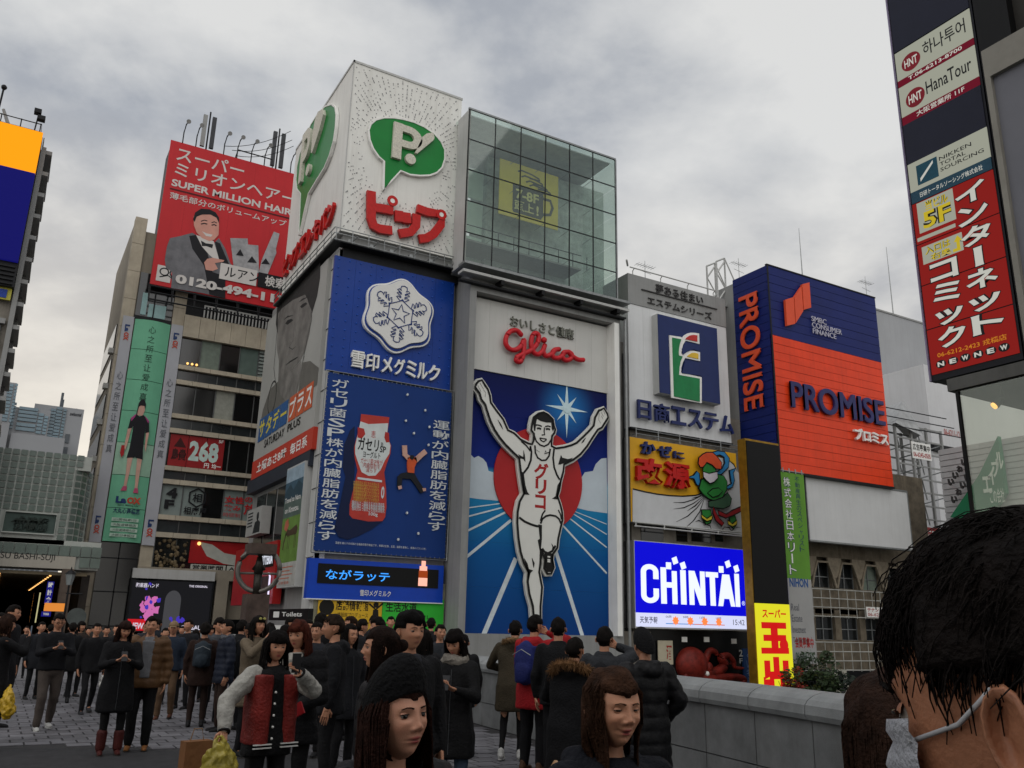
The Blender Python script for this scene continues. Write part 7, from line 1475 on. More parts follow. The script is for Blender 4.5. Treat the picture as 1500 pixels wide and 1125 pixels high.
vsign('orange_lit_box','small glowing orange box sign below the blue vertical sign',64,97,884,895,62.5,mat('lit_orange_box','e08a3a',emit=.8))
tk=vsign('blue_name_sign','small dark blue name sign under the glowing orange box',60,75,896,903,62,mat('lit_blue','x')); 
m=B(); F=Fr('Y',62); q=R4(F,60,903,75,896); m.text(F,'TOKIA',0,0,.01,bold=.03,uvs=(q[0]+.1,q[2]+.08,q[1]-.1,q[3]-.08)); m.build('lettering',WL,tk)
vsign('pale_lit_panel','pale yellow glowing panel in the arcade mouth',51,60,868,912,64,mat('lit_pale','d8d09a',emit=.6))
vsign('dark_orange_sign','narrow dark sign with orange characters beside the pale panel',43,50,868,912,64.2,mat('sign_brown','3a2018',.5),'ショップ',mat('lit_orange','d88a2a'))
p=at(103,845,1,55); lp_=T('street_lamp','old fashioned street lamp on a dark post in front of the arcade gate','street lamp',(p[0],55,0))
m=B(); m.tube([(p[0],55,0),(p[0],55,p[2]-.4)],.07,7,.05); m.build('post',DARK,lp_); m=B(); m.tube([(p[0],55,p[2]-.45),(p[0],55,p[2]+.15)],.14,6,.26); m.build('lantern_glass',mat('lantern_glass','7e8484',.3),lp_); m=B(); m.tube([(p[0],55,p[2]+.15),(p[0],55,p[2]+.35)],.32,6,.1); m.tube([(p[0],55,p[2]+.35),(p[0],55,p[2]+.55)],.05,6,.02); m.build('lantern_cap',DARK,lp_)
m=B(); m.tube([(p[0]-.1,55,p[2]-.9),(p[0]+.75,55,p[2]-.9)],.035,5); m.build('bracket_arm',DARK,lp_)
m=B(); m.box(3.6,4.3,65.6,66.4,0,BZ0); m.build('gate_pillar',mat('pillar_brown','574d45',.6,var=.2),ag)
rnd=T('round_mirror_sign','round grey sign disc behind the man in glasses','sign',(0,0,0)); p=at(112,904,1,40); rnd.location=(p[0],40,0); rnd['_o']=(p[0],40,0); m=B(); m.tube([(p[0],40,p[2]),(p[0],39.9,p[2])],.36,20); m.build('disc',mat('disc_grey','4d5250',.5,var=.2),rnd); m=B(); m.tube([(p[0],40,0),(p[0],40,p[2])],.04,6); m.build('post',DARK,rnd)
# ================================================================== FAR HOTEL
YH=250.0; FHt=Fr('Y',YH)
ht=T('far_hotel_tower','far grey hotel tower with glass bays above the arcade gate','building',(10,260,0))
def zh(x,y): return (x/3.125,540+y/3.125)
HG=mat('hotel_grey','8b8d90',.7,var=.05,vs=.05); HGL=mat('hotel_glass','5c7480',.2,var=.25,vs=.15,spec=.6); HD=mat('hotel_dark','54595e',.5)
xx=lambda x: FHt.uv(*zh(x,250))[0]; zz=lambda y,x=150: FHt.uv(*zh(x,y))[1]
m=B(); m.box(xx(-250),xx(45),YH,YH+40,0,zz(60,30)); m.box(xx(45),xx(225),YH+3,YH+40,0,zz(170,120)); m.box(xx(145),xx(382),YH+6,YH+40,0,zz(155,300)); m.box(xx(60),xx(310),YH+1,YH+3,0,zz(300)); m.build('wall',HG,ht)
hp=None
for r_ in range(9):
    for c_ in range(13):
        x=xx(2)+c_*(xx(300)-xx(2))/13; z=zz(390,150)-r_*0+ r_*(zz(285)-zz(390))/5-30
        if z>zz(300): continue
        if hp is None: m=B(); m.box(0,(xx(300)-xx(2))/13*.62,0,.3,0,3.6); hp=m.build('window',HD,ht); o_=hp
        else: o_=hp.copy(); COL.objects.link(o_)
        o_.location=(x,YH+.8,z)
for (a,b,t_,bt,yy) in ((5,30,85,260,-.3),(38,50,80,260,-.2),(40,60,155,280,2.7),(75,165,170,240,2.5),(170,195,190,290,2.6),(200,218,200,290,2.6),(225,250,150,320,5.6),(252,280,140,325,5.6),(285,300,145,325,5.6),(75,165,245,285,2.5)):
    n=max(2,int((bt-t_)/15))
    for k in range(n):
        m=B(); z1=zz(t_)+(zz(bt)-zz(t_))*k/n; z0=zz(t_)+(zz(bt)-zz(t_))*(k+.75)/n; m.box(xx(a),xx(b),YH+yy,YH+yy+.3,z0,z1); m.build('glass_band',HGL,ht)
for k in range(11): m=B(); z=zz(262)-k*3.6; m.box(xx(312),xx(334),YH+5.7,YH+5.9,z-2.4,z); m.build('window',HD,ht)
m=B(); a=FHt.uv(*zh(316,190)); m.text(Fr('Y',YH+5.9),'swissotel',0,0,0,bold=.03,uvs=(xx(318),zz(193,318),xx(372),zz(180,345))); m.build('roof_lettering',mat('hotel_ink','2c2e33',.5),ht)
for x,y0_,y1_ in ((272,62,135),(278,95,125),(350,140,158),(208,132,165)): m=B(); X_=xx(x); m.tube([(X_,YH+12,zz(170)),(X_,YH+12,zz(y0_,x))],.35,5); m.build('roof_mast',HD,ht)
# ================================================================== ORANGE / NAVY LED BUILDING
YO=62.0; FO2=Fr('Y',YO)
def z0_(x,y): return (x/2.446,100+y/2.446)
lo=T('led_wall_building','grey building at the left edge carrying a huge orange and navy LED wall','building',(-5,70,0))
ox1=(FO2.uv(*z0_(160,230))[0]+FO2.uv(*z0_(60,690))[0])/2; oz1=FO2.uv(*z0_(160,232))[1]; ozm=FO2.uv(*z0_(132,377))[1]; oz0=FO2.uv(*z0_(60,692))[1]
m=B(); m.box(-16,ox1+.05,YO+1.2,YO+16,0,oz1-.7); m.build('wall',CONC,lo)
m=B(); m.box(-16,ox1+.02,YO+.3,YO+1.2,oz0-1.7,oz1-.2); m.build('screen_back',DARK,lo)
sw_=T('orange_navy_screen','giant LED wall glowing orange above and navy below','screen',(-6,YO,oz0)); n_=8
for (a,b,mt,nm) in ((ozm,oz1,'o','orange_module'),(oz0,ozm-.02,'n','navy_module')):
    k=max(2,int((b-a)/1.5))
    for i in range(k):
        m=B(); m.box(-16,ox1,YO,YO+.3,a+(b-a)*i/k+.004,a+(b-a)*(i+1)/k-.004); m.build(nm,mat('led_amber','ff9f10',emit=.93) if mt=='o' else mat('led_navy','10105a',emit=1.0),sw_)
m=B()
for z in np.arange(2,oz1-1,1.62): m.box(ox1+.05,ox1+.75,YO+1.0,YO+5.5,z,z+.28)
m.build('side_ledge',GREYP,lo)
m=B(); m.box(ox1+.05,ox1+.5,YO+4.2,YO+5.2,0,oz1-.9); m.box(ox1+.05,ox1+.35,YO+.9,YO+1.3,0,oz1-.6); m.build('side_pier',GREYP,lo)
m=B()
for z in np.arange(2,oz1-1,1.62): m.box(ox1+.04,ox1+.1,YO+1.4,YO+4.1,z+.3,z+1.4)
m.build('side_window',HD,lo)
m=B(); 
for z in np.arange(oz0-1.6,oz0-.1,.3): m.box(-16,ox1-.1,YO+.15,YO+.3,z,z+.1)
m.build('louvre',DARK,lo)
q=FO2.uv(*z0_(40,770)); ys_=T('yellow_blue_sign','small yellow and blue sign panel below the LED wall','sign',(q[0]-1,YO,q[1]-2)); m=B(); zt=FO2.uv(*z0_(50,760))[1]; zb6=FO2.uv(*z0_(40,820))[1]; m.box(-16,q[0]+.1,YO+.7,YO+.9,zb6,zt); m.build('yellow_panel',mat('sign_olive_yellow','b5b04a',.5),ys_); m=B(); m.box(q[0]-.95,q[0]-.15,YO+.64,YO+.69,zb6+.1,zt-.5); m.build('blue_panel',mat('sign_blue','1f3f96',.4),ys_)
m=B()
for k in range(6):
    z=zb6-1.6-k*2.9; m.box(-16,ox1-.1,YO+.8,YO+1.15,z,z+.35)
m.build('floor_ledge',GREYP,lo)
for k in range(6):
    z=zb6-1.6-k*2.9; m=B(); m.box(-16,ox1-.3,YO+1.0,YO+1.18,z-2.2,z-.1); m.build('window',HD,lo)
m=B()
for z in (.5,1.1): m.tube([(-16,YO+1,oz1+z),(ox1-.2,YO+1,oz1+z),(ox1-.2,YO+6,oz1+z)],.04,5)
for x in np.arange(-12,ox1,1.2): m.tube([(x,YO+1,oz1-.1),(x,YO+1,oz1+1.15)],.04,5)
m.build('roof_rail',DARK,lo)
fl_=T('roof_floodlight','pair of small floodlights on a post at the right end of the LED wall roof','lamp',(ox1-.6,YO+1,oz1)); p=at(58,168,1,YO+1); m=B(); m.tube([(p[0]-.15,YO+1,oz1-.1),(p[0]-.05,YO+1,p[2])],.05,5); m.build('post',DARK,fl_)
m=B(); m.box(p[0]-.35,p[0]+.1,YO+.7,YO+1.2,p[2]+.0,p[2]+.3); m.box(p[0]-.1,p[0]+.4,YO+.7,YO+1.2,p[2]-.45,p[2]-.15); m.build('lamp_head',DARK,fl_)
cr=T('roof_crane_arm','slanted grey crane arm on the LED wall roof','crane',(-4,YO+2,oz1)); a=at(20,208,1,YO+2); b=at(5,160,1,YO+2); m=B(); m.tube([tuple(a),tuple(b)],.16,6,.1); m.build('arm',GREYP,cr); c_=at(6,128,1,YO+2); m=B(); m.tube([tuple(b-np.array([.3,0,1])),tuple(c_)],.07,5); m.ball(tuple(c_),.2,7,5); m.build('mast',DARK,cr)
# a plain street wall behind the arcade and far blocks closing the street level
m=B(); m.box(-60,-16,64,110,0,24); t=T('side_street_block','plain block beyond the left edge','building',(-30,80,0)); m.build('wall',CONC,t)
# ================================================================== the north bank, behind the camera: unseen buildings added to cut low sky light
for (x0,x1,y0,y1,z,lab) in ((-26,-9,-30,-12,27,'stone clad block on the near bank'),(-8,4,-46,-26,31,'grey block on the near bank')):
    t=T('unseen_bank_block',lab+' behind the camera, unseen, added to block the low sky','building',((x0+x1)/2,(y0+y1)/2,0)); m=B(); m.box(x0,x1,y0,y1,0,z); m.build('wall',mat('bank_wall','7a756c',.8,var=.2,vs=.3),t)
    m=B()
    for zz_ in np.arange(3,z-2,3.2):
        for x in np.arange(x0+1,x1-1.5,2.6): m.box(x,x+1.7,y1-.05,y1+.05,zz_,zz_+1.9)
    o=m.build('window_group',mat('dark_window','x'),t); o['kind']='stuff'
# ================================================================== PEOPLE
def rings_mesh(rings,cap=True):
    k=len(rings[0]); v=np.concatenate(rings); f=[]
    for i in range(len(rings)-1):
        for j in range(k): f.append((i*k+j,i*k+(j+1)%k,(i+1)*k+(j+1)%k,(i+1)*k+j))
    if cap: f.append(tuple(range(k))[::-1]); f.append(tuple((len(rings)-1)*k+j for j in range(k)))
    return v,f
def capsule(p0,r0,p1,r1,seg=10):
    p0=np.array(p0,float);p1=np.array(p1,float); d=p1-p0; L=np.linalg.norm(d)+1e-9; d/=L
    a=np.cross(d,[0,0,1.0]); 
    if np.linalg.norm(a)<.2: a=np.cross(d,[0,1.0,0])
    a/=np.linalg.norm(a); b=np.cross(d,a); t=np.linspace(0,2*np.pi,seg,endpoint=False); R=[]
    for q in (-.98,-.7,-.3): R.append(p0+d*r0*q+np.outer(np.cos(t),a)*r0*math.sqrt(1-q*q)+np.outer(np.sin(t),b)*r0*math.sqrt(1-q*q))
    for s_ in np.linspace(0,1,4): R.append(p0+d*L*s_+(np.outer(np.cos(t),a)+np.outer(np.sin(t),b))*(r0+(r1-r0)*s_))
    for q in (.3,.7,.98): R.append(p1+d*r1*q+(np.outer(np.cos(t),a)+np.outer(np.sin(t),b))*r1*math.sqrt(1-q*q))
    return rings_mesh(R)
def sweep(L,seg=20):
    """L: (x,y,z,rx,ry)"""
    t=np.linspace(0,2*np.pi,seg,endpoint=False); R=[]
    for x,y,z,rx,ry in L:
        c=np.cos(t); s_=np.sin(t); e=.85; R.append(np.stack([x+rx*np.sign(c)*np.abs(c)**e,y+ry*np.sign(s_)*np.abs(s_)**e,np.full(seg,z)],1))
    return rings_mesh(R)
def ellip(c,r,seg=12,rg=8):
    t=np.linspace(0,2*np.pi,seg,endpoint=False); R=[]
    for p in np.linspace(.12,np.pi-.12,rg): R.append(np.stack([c[0]+r[0]*np.sin(p)*np.cos(t),c[1]+r[1]*np.sin(p)*np.sin(t),np.full(seg,c[2]+r[2]*np.cos(p))],1))
    return rings_mesh(R)
def merge(parts):
    V=[];F=[];n=0
    for v,f in parts:
        V.append(v); F+= [tuple(i+n for i in q) for q in f]; n+=len(v)
    return np.concatenate(V),F
def remesh(parts,vox,sm=4,smf=.5):
    v,f=merge(parts); me=bpy.data.meshes.new('tmp'); me.from_pydata(v.tolist(),[],f); o=bpy.data.objects.new('tmp',me); COL.objects.link(o)
    bm=bmesh.new(); bm.from_mesh(me); bmesh.ops.recalc_face_normals(bm,faces=bm.faces); bm.to_mesh(me); bm.free()
    r_=o.modifiers.new('r','REMESH'); r_.mode='VOXEL'; r_.voxel_size=vox; r_.adaptivity=0
    if sm: s_=o.modifiers.new('s','SMOOTH'); s_.factor=smf; s_.iterations=sm
    dg=bpy.context.evaluated_depsgraph_get(); ev=o.evaluated_get(dg); m2=ev.to_mesh()
    vv=np.empty(len(m2.vertices)*3); m2.vertices.foreach_get('co',vv); nn=np.empty(len(m2.vertices)*3); m2.vertices.foreach_get('normal',nn)
    ff=[tuple(p.vertices) for p in m2.polygons]; ev.to_mesh_clear(); bpy.data.objects.remove(o); bpy.data.meshes.remove(me)
    return vv.reshape(-1,3),ff,nn.reshape(-1,3)
def mkobj(name,v,f,mt,parent,smooth=True):
    me=bpy.data.meshes.new(name); me.from_pydata(np.asarray(v).tolist(),[],f); me.materials.append(mt)
    if smooth: me.polygons.foreach_set('use_smooth',[True]*len(me.polygons))
    o=bpy.data.objects.new(name,me); COL.objects.link(o); o.parent=parent; return o
_ND=np.random.RandomState(11).normal(size=(14,3)); _NP=np.random.RandomState(12).uniform(0,6.28,14)
def fnoise(v,sc_,seed=0):
    q=np.asarray(v)*np.array(sc_)*2.0+seed*np.array([1.0,1.7,-1.3]); q=q+.6*np.sin(q[:,[1,2,0]]*1.3)
    return np.sin(q@_ND.T+_NP).mean(1)*2.2
def mkobj(name,v,f,mt,parent,smooth=True):
    me=bpy.data.meshes.new(name); me.from_pydata(np.asarray(v).tolist(),[],f); me.materials.append(mt)
    if smooth: me.polygons.foreach_set('use_smooth',[True]*len(me.polygons))
    o=bpy.data.objects.new(name,me); COL.objects.link(o); o.parent=parent; return o
def fnoise(v,sc_,seed=0):
    return np.array([mnoise.noise(Vector((p[0]*sc_[0]+seed,p[1]*sc_[1]+seed*1.7,p[2]*sc_[2]-seed))) for p in v])
# ---- head
FEAT=[((.031,.088,.004),(.018,.03,.012),(0,-.010,0)),((.028,.094,.024),(.020,.03,.008),(0,.0035,0)),((.044,.070,-.026),(.018,.03,.018),(.001,.005,0)),((.0135,.092,-.033),(.0065,.02,.0065),(.003,.008,0)),((.030,.086,-.014),(.014,.03,.010),(0,.003,0)),((.032,.09,-.055),(.010,.03,.02),(0,-.002,0))]
FEAT0=[((0,.095,-.002),(.008,.03,.020),(0,.006,0)),((0,.100,-.027),(.011,.03,.010),(0,.0145,0)),((0,.096,-.016),(.008,.03,.014),(0,.006,0)),((0,.093,-.0555),(.0165,.03,.0048),(0,.0085,0)),((0,.093,-.067),(.0145,.03,.0055),(0,.0085,0)),((0,.097,-.0615),(.022,.03,.0018),(0,-.006,0)),((0,.088,-.078),(.018,.03,.006),(0,-.004,0)),((0,.084,-.098),(.020,.03,.013),(0,.010,0)),((0,.098,.060),(.04,.03,.03),(0,-.004,0))]
def head_fn(nl,no,open_mouth=0,smile=0):
    R=[];t=np.linspace(0,2*np.pi,no,endpoint=False)
    # more rows over the face
    for p in np.linspace(.02,np.pi-.02,nl):
        z=np.cos(p); rr=np.sin(p); x=rr*np.cos(t); y=rr*np.sin(t); R.append(np.stack([x,y,np.full(no,z)],1))
    P=np.concatenate(R); x,y,z=P.T.copy()
    X=x*.077; Y=y*.096; Zz=z*.118
    low=np.clip(-z,0,1); up=np.clip(z,0,1)
    X*=1-.30*low**1.6; Y=np.where(y<0,Y*(1-.50*low**1.2),Y*(1-.06*low**2)); Y+=np.where(y<0,-.010*(1-low)*(1-up**2),0); Y+=.010*low**2
    X*=1+.05*np.exp(-((z-.35)/.4)**2); X=np.where(y<0,X*(1-.15*low),X)
    Y=np.where(y>0,Y-.006*np.clip(np.abs(x),0,1)**2,Y)
    Q=np.stack([X,Y,Zz],1)
    def app(c,s_,d):
        w_=np.exp(-(((Q[:,0]-c[0])/s_[0])**2+((Q[:,1]-c[1])/s_[1])**2*.5+((Q[:,2]-c[2])/s_[2])**2)); w_=np.where(y>0.05,w_,0); return w_[:,None]*np.array(d)
    D=0
    for c,s_,d in FEAT: 
        D=D+app(c,s_,d)+app((-c[0],c[1],c[2]),s_,(-d[0],d[1],d[2]))
    for c,s_,d in FEAT0: D=D+app(c,s_,d)
    if open_mouth: D=D+app((0,.097,-.0645),(.016,.03,.004),(0,-.012,0))
    if smile: D=D+app((.026,.09,-.058),(.008,.03,.005),(0,-.003,.004))+app((-.026,.09,-.058),(.008,.03,.005),(0,-.003,.004))+app((.043,.075,-.03),(.016,.03,.014),(0,.005,.002))+app((-.043,.075,-.03),(.016,.03,.014),(0,.005,.002))
    Q=Q+D; k=no; f=[]
    for i in range(nl-1):
        for j in range(k): f.append((i*k+j,(i+1)*k+j,(i+1)*k+(j+1)%k,i*k+(j+1)%k))
    f.append(tuple(range(k))); f.append(tuple((nl-1)*k+j for j in range(k))[::-1])
    return Q,f
def ear(s_):
    """an ear with rim and hollow"""
    t=np.linspace(0,2*np.pi,14,endpoint=False); R=[]
    for k,(rr,off,th) in enumerate(((.55,.0,0),(.85,.006,0),(1.0,.013,0),(.90,.019,0),(.72,.014,0),(.45,.009,0),(.1,.007,0))):
        yy=-.004+.0155*rr*np.cos(t)*(1+.1*np.sin(t)); zz=-.006+.028*rr*np.sin(t)-.002; xx=np.full(14,.073+off)+.006*np.clip(-np.cos(t),0,1)
        R.append(np.stack([s_*xx,yy-.008*(off/.019),zz],1))
    return rings_mesh(R)
def skinmat(name,c,face=True):
    if name in _M: return _M[name]
    m_=bpy.data.materials.new(name); m_.use_nodes=True; nt=m_.node_tree; b=nt.nodes['Principled BSDF']; b.inputs['Roughness'].default_value=.5; b.inputs['Specular IOR Level'].default_value=.35
    at_=nt.nodes.new('ShaderNodeAttribute'); at_.attribute_name='pigment_and_shade'; t=nt.nodes.new('ShaderNodeTexCoord'); n=nt.nodes.new('ShaderNodeTexNoise'); n.inputs['Scale'].default_value=36; n.inputs['Detail'].default_value=8; nt.links.new(t.outputs['Object'],n.inputs[0])
    mx=nt.nodes.new('ShaderNodeMix'); mx.data_type='RGBA'; mx.blend_type='MULTIPLY'; mx.inputs['Factor'].default_value=.35; nt.links.new(at_.outputs['Color'],mx.inputs[6]); nt.links.new(n.outputs['Color'],mx.inputs[7])
    r=nt.nodes.new('ShaderNodeValToRGB'); r.color_ramp.elements[0].color=(.62,.50,.46,1); r.color_ramp.elements[1].color=(1,.98,.96,1); nt.links.new(n.outputs[0],r.inputs[0]); nt.links.new(r.outputs[0],mx.inputs[7])
    nt.links.new(mx.outputs[2],b.inputs['Base Color']); n2=nt.nodes.new('ShaderNodeTexNoise'); n2.inputs['Scale'].default_value=260; nt.links.new(t.outputs['Object'],n2.inputs[0]); bp=nt.nodes.new('ShaderNodeBump'); bp.inputs['Strength'].default_value=.3; bp.inputs['Distance'].default_value=.003; nt.links.new(n2.outputs[0],bp.inputs['Height']); nt.links.new(bp.outputs[0],b.inputs['Normal'])
    b.inputs['Subsurface Weight'].default_value=.08; b.inputs['Subsurface Radius'].default_value=(.01,.004,.002); b.inputs['Subsurface Scale'].default_value=.5
    _M[name]=m_; return m_
SKIN=skinmat('skin','')
def ik(S,Wt,l1,l2,pole):
    S=np.array(S,float);Wt=np.array(Wt,float); d=Wt-S; L=np.linalg.norm(d)
    if L>(l1+l2)*.985: Wt=S+d/L*(l1+l2)*.985; d=Wt-S; L=np.linalg.norm(d)
    u=d/L; a=(l1*l1-l2*l2+L*L)/(2*L); h=math.sqrt(max(0,l1*l1-a*a)); p=np.array(pole,float); p=p-u*(p@u); p/=np.linalg.norm(p)+1e-9
    return S+u*a+p*h,Wt
def hand(Wr,d,nrm,side,curl=.6,sc_=1.0,sg=8):
    """palm, four jointed fingers of unequal length and a thumb from the side of the palm"""
    Wr=np.array(Wr,float); d=np.array(d,float); d/=np.linalg.norm(d); n=np.array(nrm,float); n=n-d*(n@d); n/=np.linalg.norm(n)+1e-9; w_=np.cross(d,n)*side
    parts=[capsule(Wr,.021*sc_,Wr+d*.025*sc_,.023*sc_,sg)]
    for o,r_ in ((-.024,.0145),(-.008,.016),(.008,.016),(.024,.0145)): parts.append(capsule(Wr+d*.02*sc_+w_*o*.75*sc_,r_*sc_,Wr+d*.085*sc_+w_*o*sc_,r_*.85*sc_,sg))
    for k,(o,L_) in enumerate(((-.031,.078),(-.0105,.086),(.0105,.080),(.031,.064))):
        p=Wr+d*.088*sc_+w_*o*.95*sc_; dd=d.copy()
        for j,(fr,rr) in enumerate(((.45,.0092),(.32,.0084),(.23,.0072))):
            c=curl*(.45+.42*j); dd=d*math.cos(c)+n*math.sin(c); q=p+dd*L_*fr*sc_; parts.append(capsule(p,rr*sc_,q,rr*.9*sc_,sg)); p=q
    p=Wr+d*.03*sc_-w_*.026*sc_; dd=d*.62-w_*.62+n*.45; dd/=np.linalg.norm(dd); q=p+dd*.04*sc_; parts.append(capsule(p,.0125*sc_,q,.011*sc_,sg)); dd=d*.85-w_*.1+n*.55*(.4+curl); dd/=np.linalg.norm(dd); parts.append(capsule(q,.0108*sc_,q+dd*.034*sc_,.0082*sc_,sg))
    return parts
def hairmat(c):
    return mat('hair_'+c,c,.75,var=.4,vs=22,bump=.6,bs=140,spec=.10)
def rot(yaw,pitch,roll_=0):
    return np.array((Matrix.Rotation(yaw,3,'Z')@Matrix.Rotation(pitch,3,'X')@Matrix.Rotation(roll_,3,'Y')))
def strands(m,P,r0,r1):
    """many fine three-sided tapering hairs at once; P is (count, points, 3)"""
    P=np.array(P,float); n,k,_=P.shape; d=np.gradient(P,axis=1); d/=np.linalg.norm(d,axis=2,keepdims=True)+1e-9; a=np.cross(d,np.array([.31,.52,.79])); a/=np.linalg.norm(a,axis=2,keepdims=True)+1e-9; b=np.cross(d,a)
    r=np.array(r0).reshape(-1,1,1)*np.ones((n,1,1)); r=r+(r1-r)*np.linspace(0,1,k).reshape(1,k,1); R=np.stack([P+(a*math.cos(t)+b*math.sin(t))*r for t in (0,2.094,4.189)],2).reshape(-1,3)
    base=(np.arange(n)*k*3)[:,None,None]+(np.arange(k-1)*3)[None,:,None]; j=np.arange(3)[None,None,:]; j2=(j+1)%3; F=np.stack([base+j,base+j2,base+3+j2,base+3+j],-1).reshape(-1,4)
    m.add(R.tolist(),F.tolist())
PEOPLE=[]
CL={}
def cloth(c,rough=.8,bump=.5,bs=60):
    return mat('cloth_'+c+('_%d'%bs if bs!=60 else ''),c,rough,var=.16,vs=5,bump=bump,bs=bs,spec=.25)
def person(px,ytop,D,face,label,hair='short',hc='15110f',coat='141417',clen=.72,hth=None,puff=0,legs='101013',shoe='1a1a1c',armR='down',armL='down',hy=0,hp=0,skin='c48f72',fem=False,lean=0,wide=1.0,vox=.014,quality=1,group='people on the bridge',inner=None,hood=0,extra=None,stride=0,skirtless=True,smile=0,mouth=0,tilt=0,hroll=0,brow=True,legw=1.0,hlen=.3,H=None,beanie=None,fringe=None,nlock=None,dense=1.0,fw=1.0,lk=1.0):
    r_=ray(px,ytop); d=np.array([r_[0],r_[1]]); hn=np.hypot(*d); slope=r_[2]/hn; pos=d/hn*D; Ht=EYE+slope*D
    if H: Ht=H
    s=Ht/1.715
    th=math.atan2(-pos[1],-pos[0])+math.radians(face); rz=th-math.pi/2
    root=T('person',label,'person',(pos[0],pos[1],0),group,rz); root['_o']=(0,0,0); root.scale=(s,s,s)
    sh_w=(.172 if fem else .192)*wide; hipw=.155 if fem else .15
    LN=lambda z: lean*max(0,z-.9)**1.0       # forward lean
    nk=np.array([0,LN(1.42)-.01,1.43]); hc_=np.array([0,LN(1.6)+.025,1.590]); RH=rot(math.radians(hy),math.radians(hp),math.radians(hroll)); 
    hs=.96 if fem else 1.0
    # ---- arms
    arms=[]
    for side,pose in ((1,armR),(-1,armL)):
        S_=np.array([side*sh_w,LN(1.38),1.385]); pole=(side*.6,-.5,-.7); nrm=(-side,0,0); curl=.55
        if pose=='down': tg=(side*(sh_w+.055),LN(1)+.03,.86)
        elif pose=='pocket': tg=(side*(sh_w+.01),.09+LN(1),.95); pole=(side*.8,-1,0)
        elif pose=='phone': tg=(side*.075,.30+LN(1.2),1.20); nrm=(-side*.3,0,1); curl=.9; pole=(side*.7,-.3,-1)
        elif pose=='phonehigh': tg=(side*.06,.30+LN(1.3),1.42); nrm=(-side*.5,-.8,.2); curl=.9; pole=(side*.8,-.1,-1)
        elif pose=='ear': tg=(side*.11,.12+LN(1.5),1.52); nrm=(-side,0,.2); curl=.7; pole=(side*1,0,-.8)
        elif pose=='rail': tg=(side*.16,.34+LN(1),1.08); nrm=(0,0,-1); curl=.3; pole=(side*1,-.4,-.5)
        elif pose=='chest': tg=(side*.10,.20+LN(1.2),1.24); nrm=(-side,-.6,0); curl=1.2; pole=(side*.6,-.4,-1)
        elif isinstance(pose,tuple): tg=pose[:3]; nrm=pose[3] if len(pose)>3 else (-side,0,0); curl=pose[4] if len(pose)>4 else .8; pole=pose[5] if len(pose)>5 else (side*.7,-.3,-.8)
        E_,W_=ik(S_,tg,.285,.25,pole); arms.append((side,S_,E_,W_,nrm,curl))
    # ---- legs
    LG=[]
    for side in (1,-1):
        st=stride*side; hip=np.array([side*.088,0,.90]); kn=np.array([side*.098,.03+st*.5+ (.05 if stride else 0),.49]); an=np.array([side*.105,-.01+st,.085+(.03 if (stride and side<0) else 0)]); LG.append((side,hip,kn,an))
    # ---- body (one continuous skin mesh under the clothes)
    P=[sweep([(0,LN(z),z,rx*wide,ry) for z,rx,ry in ((.84,.13,.085),(.95,.135,.09),(1.08,.115,.08),(1.22,.135,.09),(1.34,.155,.085),(1.405,.12,.07),(1.43,.06,.055))],14),capsule(nk-np.array([0,0,.05]),.050 if fem else .057,hc_+RH@np.array([0,-.022,-.06]),.046 if fem else .053)]
    for side,S_,E_,W_,nrm,curl in arms: P+=[capsule(S_,.048,E_,.036,8),capsule(E_,.037,W_,.024,8)]
    for side,hip,kn,an in LG: P+=[capsule(hip,.078,kn,.052,8),capsule(kn,.052,an,.034,8),capsule(an+np.array([0,-.02,-.04]),.03,an+np.array([0,.13,-.055]),.024,8)]
    v,f,_=remesh(P,{0:.030,1:.022,2:.015}[quality],3)
    hv,hf=head_fn(*((34,40) if quality<2 else (110,120)),open_mouth=mouth,smile=smile); hv0=hv.copy(); e1=ear(1); e2=ear(-1)
    hv[:,0]*=fw; Hv,Hf=merge([(hv,hf),e1,e2]); local=Hv.copy(); Hw=(Hv*hs)@RH.T+hc_
    hn_=[]
    for side,S_,E_,W_,nrm,curl in arms: hn_+=hand(W_-(W_-E_)/np.linalg.norm(W_-E_)*.01,W_-E_,nrm,side,curl,.93 if fem else 1.0,8 if quality>1 else 5)
    V,F=merge([(v,f),(Hw,Hf)]+hn_)
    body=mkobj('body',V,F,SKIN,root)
    base=np.array(srgb(skin)); col=np.tile(np.r_[base,1],(len(V),1)); a=len(v); hl=local; n_=len(hl)
    C=col[a:a+n_]
    def blend(w_,c): 
        C[:,:3]=C[:,:3]*(1-w_[:,None])+np.array(c)*w_[:,None]
    g=lambda c,s_: np.exp(-(((hl[:,0]-c[0])/s_[0])**2+((hl[:,2]-c[1])/s_[1])**2)**1.6)*(hl[:,1]>.04)
    lipc=srgb('a23c44' if fem else 'a0685c'); blend(.9*g((0,-.056),(.0185,.0050)),lipc); blend(.9*g((0,-.0668),(.0165,.0060)),lipc)
    for sx in (1,-1): blend(.75*g((sx*.0075,-.0385),(.0045,.0030)),srgb('3a1c16'))  # nostril shade painted into the skin colour as dark spots
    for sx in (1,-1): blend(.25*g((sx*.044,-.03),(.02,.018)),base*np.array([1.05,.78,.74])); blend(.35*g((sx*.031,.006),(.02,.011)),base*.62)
    blend(.25*g((0,-.03),(.016,.014)),base*np.array([1.0,.80,.76]))
    if mouth: blend(.95*g((0,-.0622),(.013,.0030)),srgb('2a1414'))
    else: blend(.8*g((0,-.0615),(.021,.0014)),srgb('4a2422'))
    col[a:a+n_]=C; ca=body.data.color_attributes.new('pigment_and_shade','FLOAT_COLOR','POINT'); ca.data.foreach_set('color',col.ravel())
    def HP(p): return (np.array(p)*hs)@RH.T+hc_
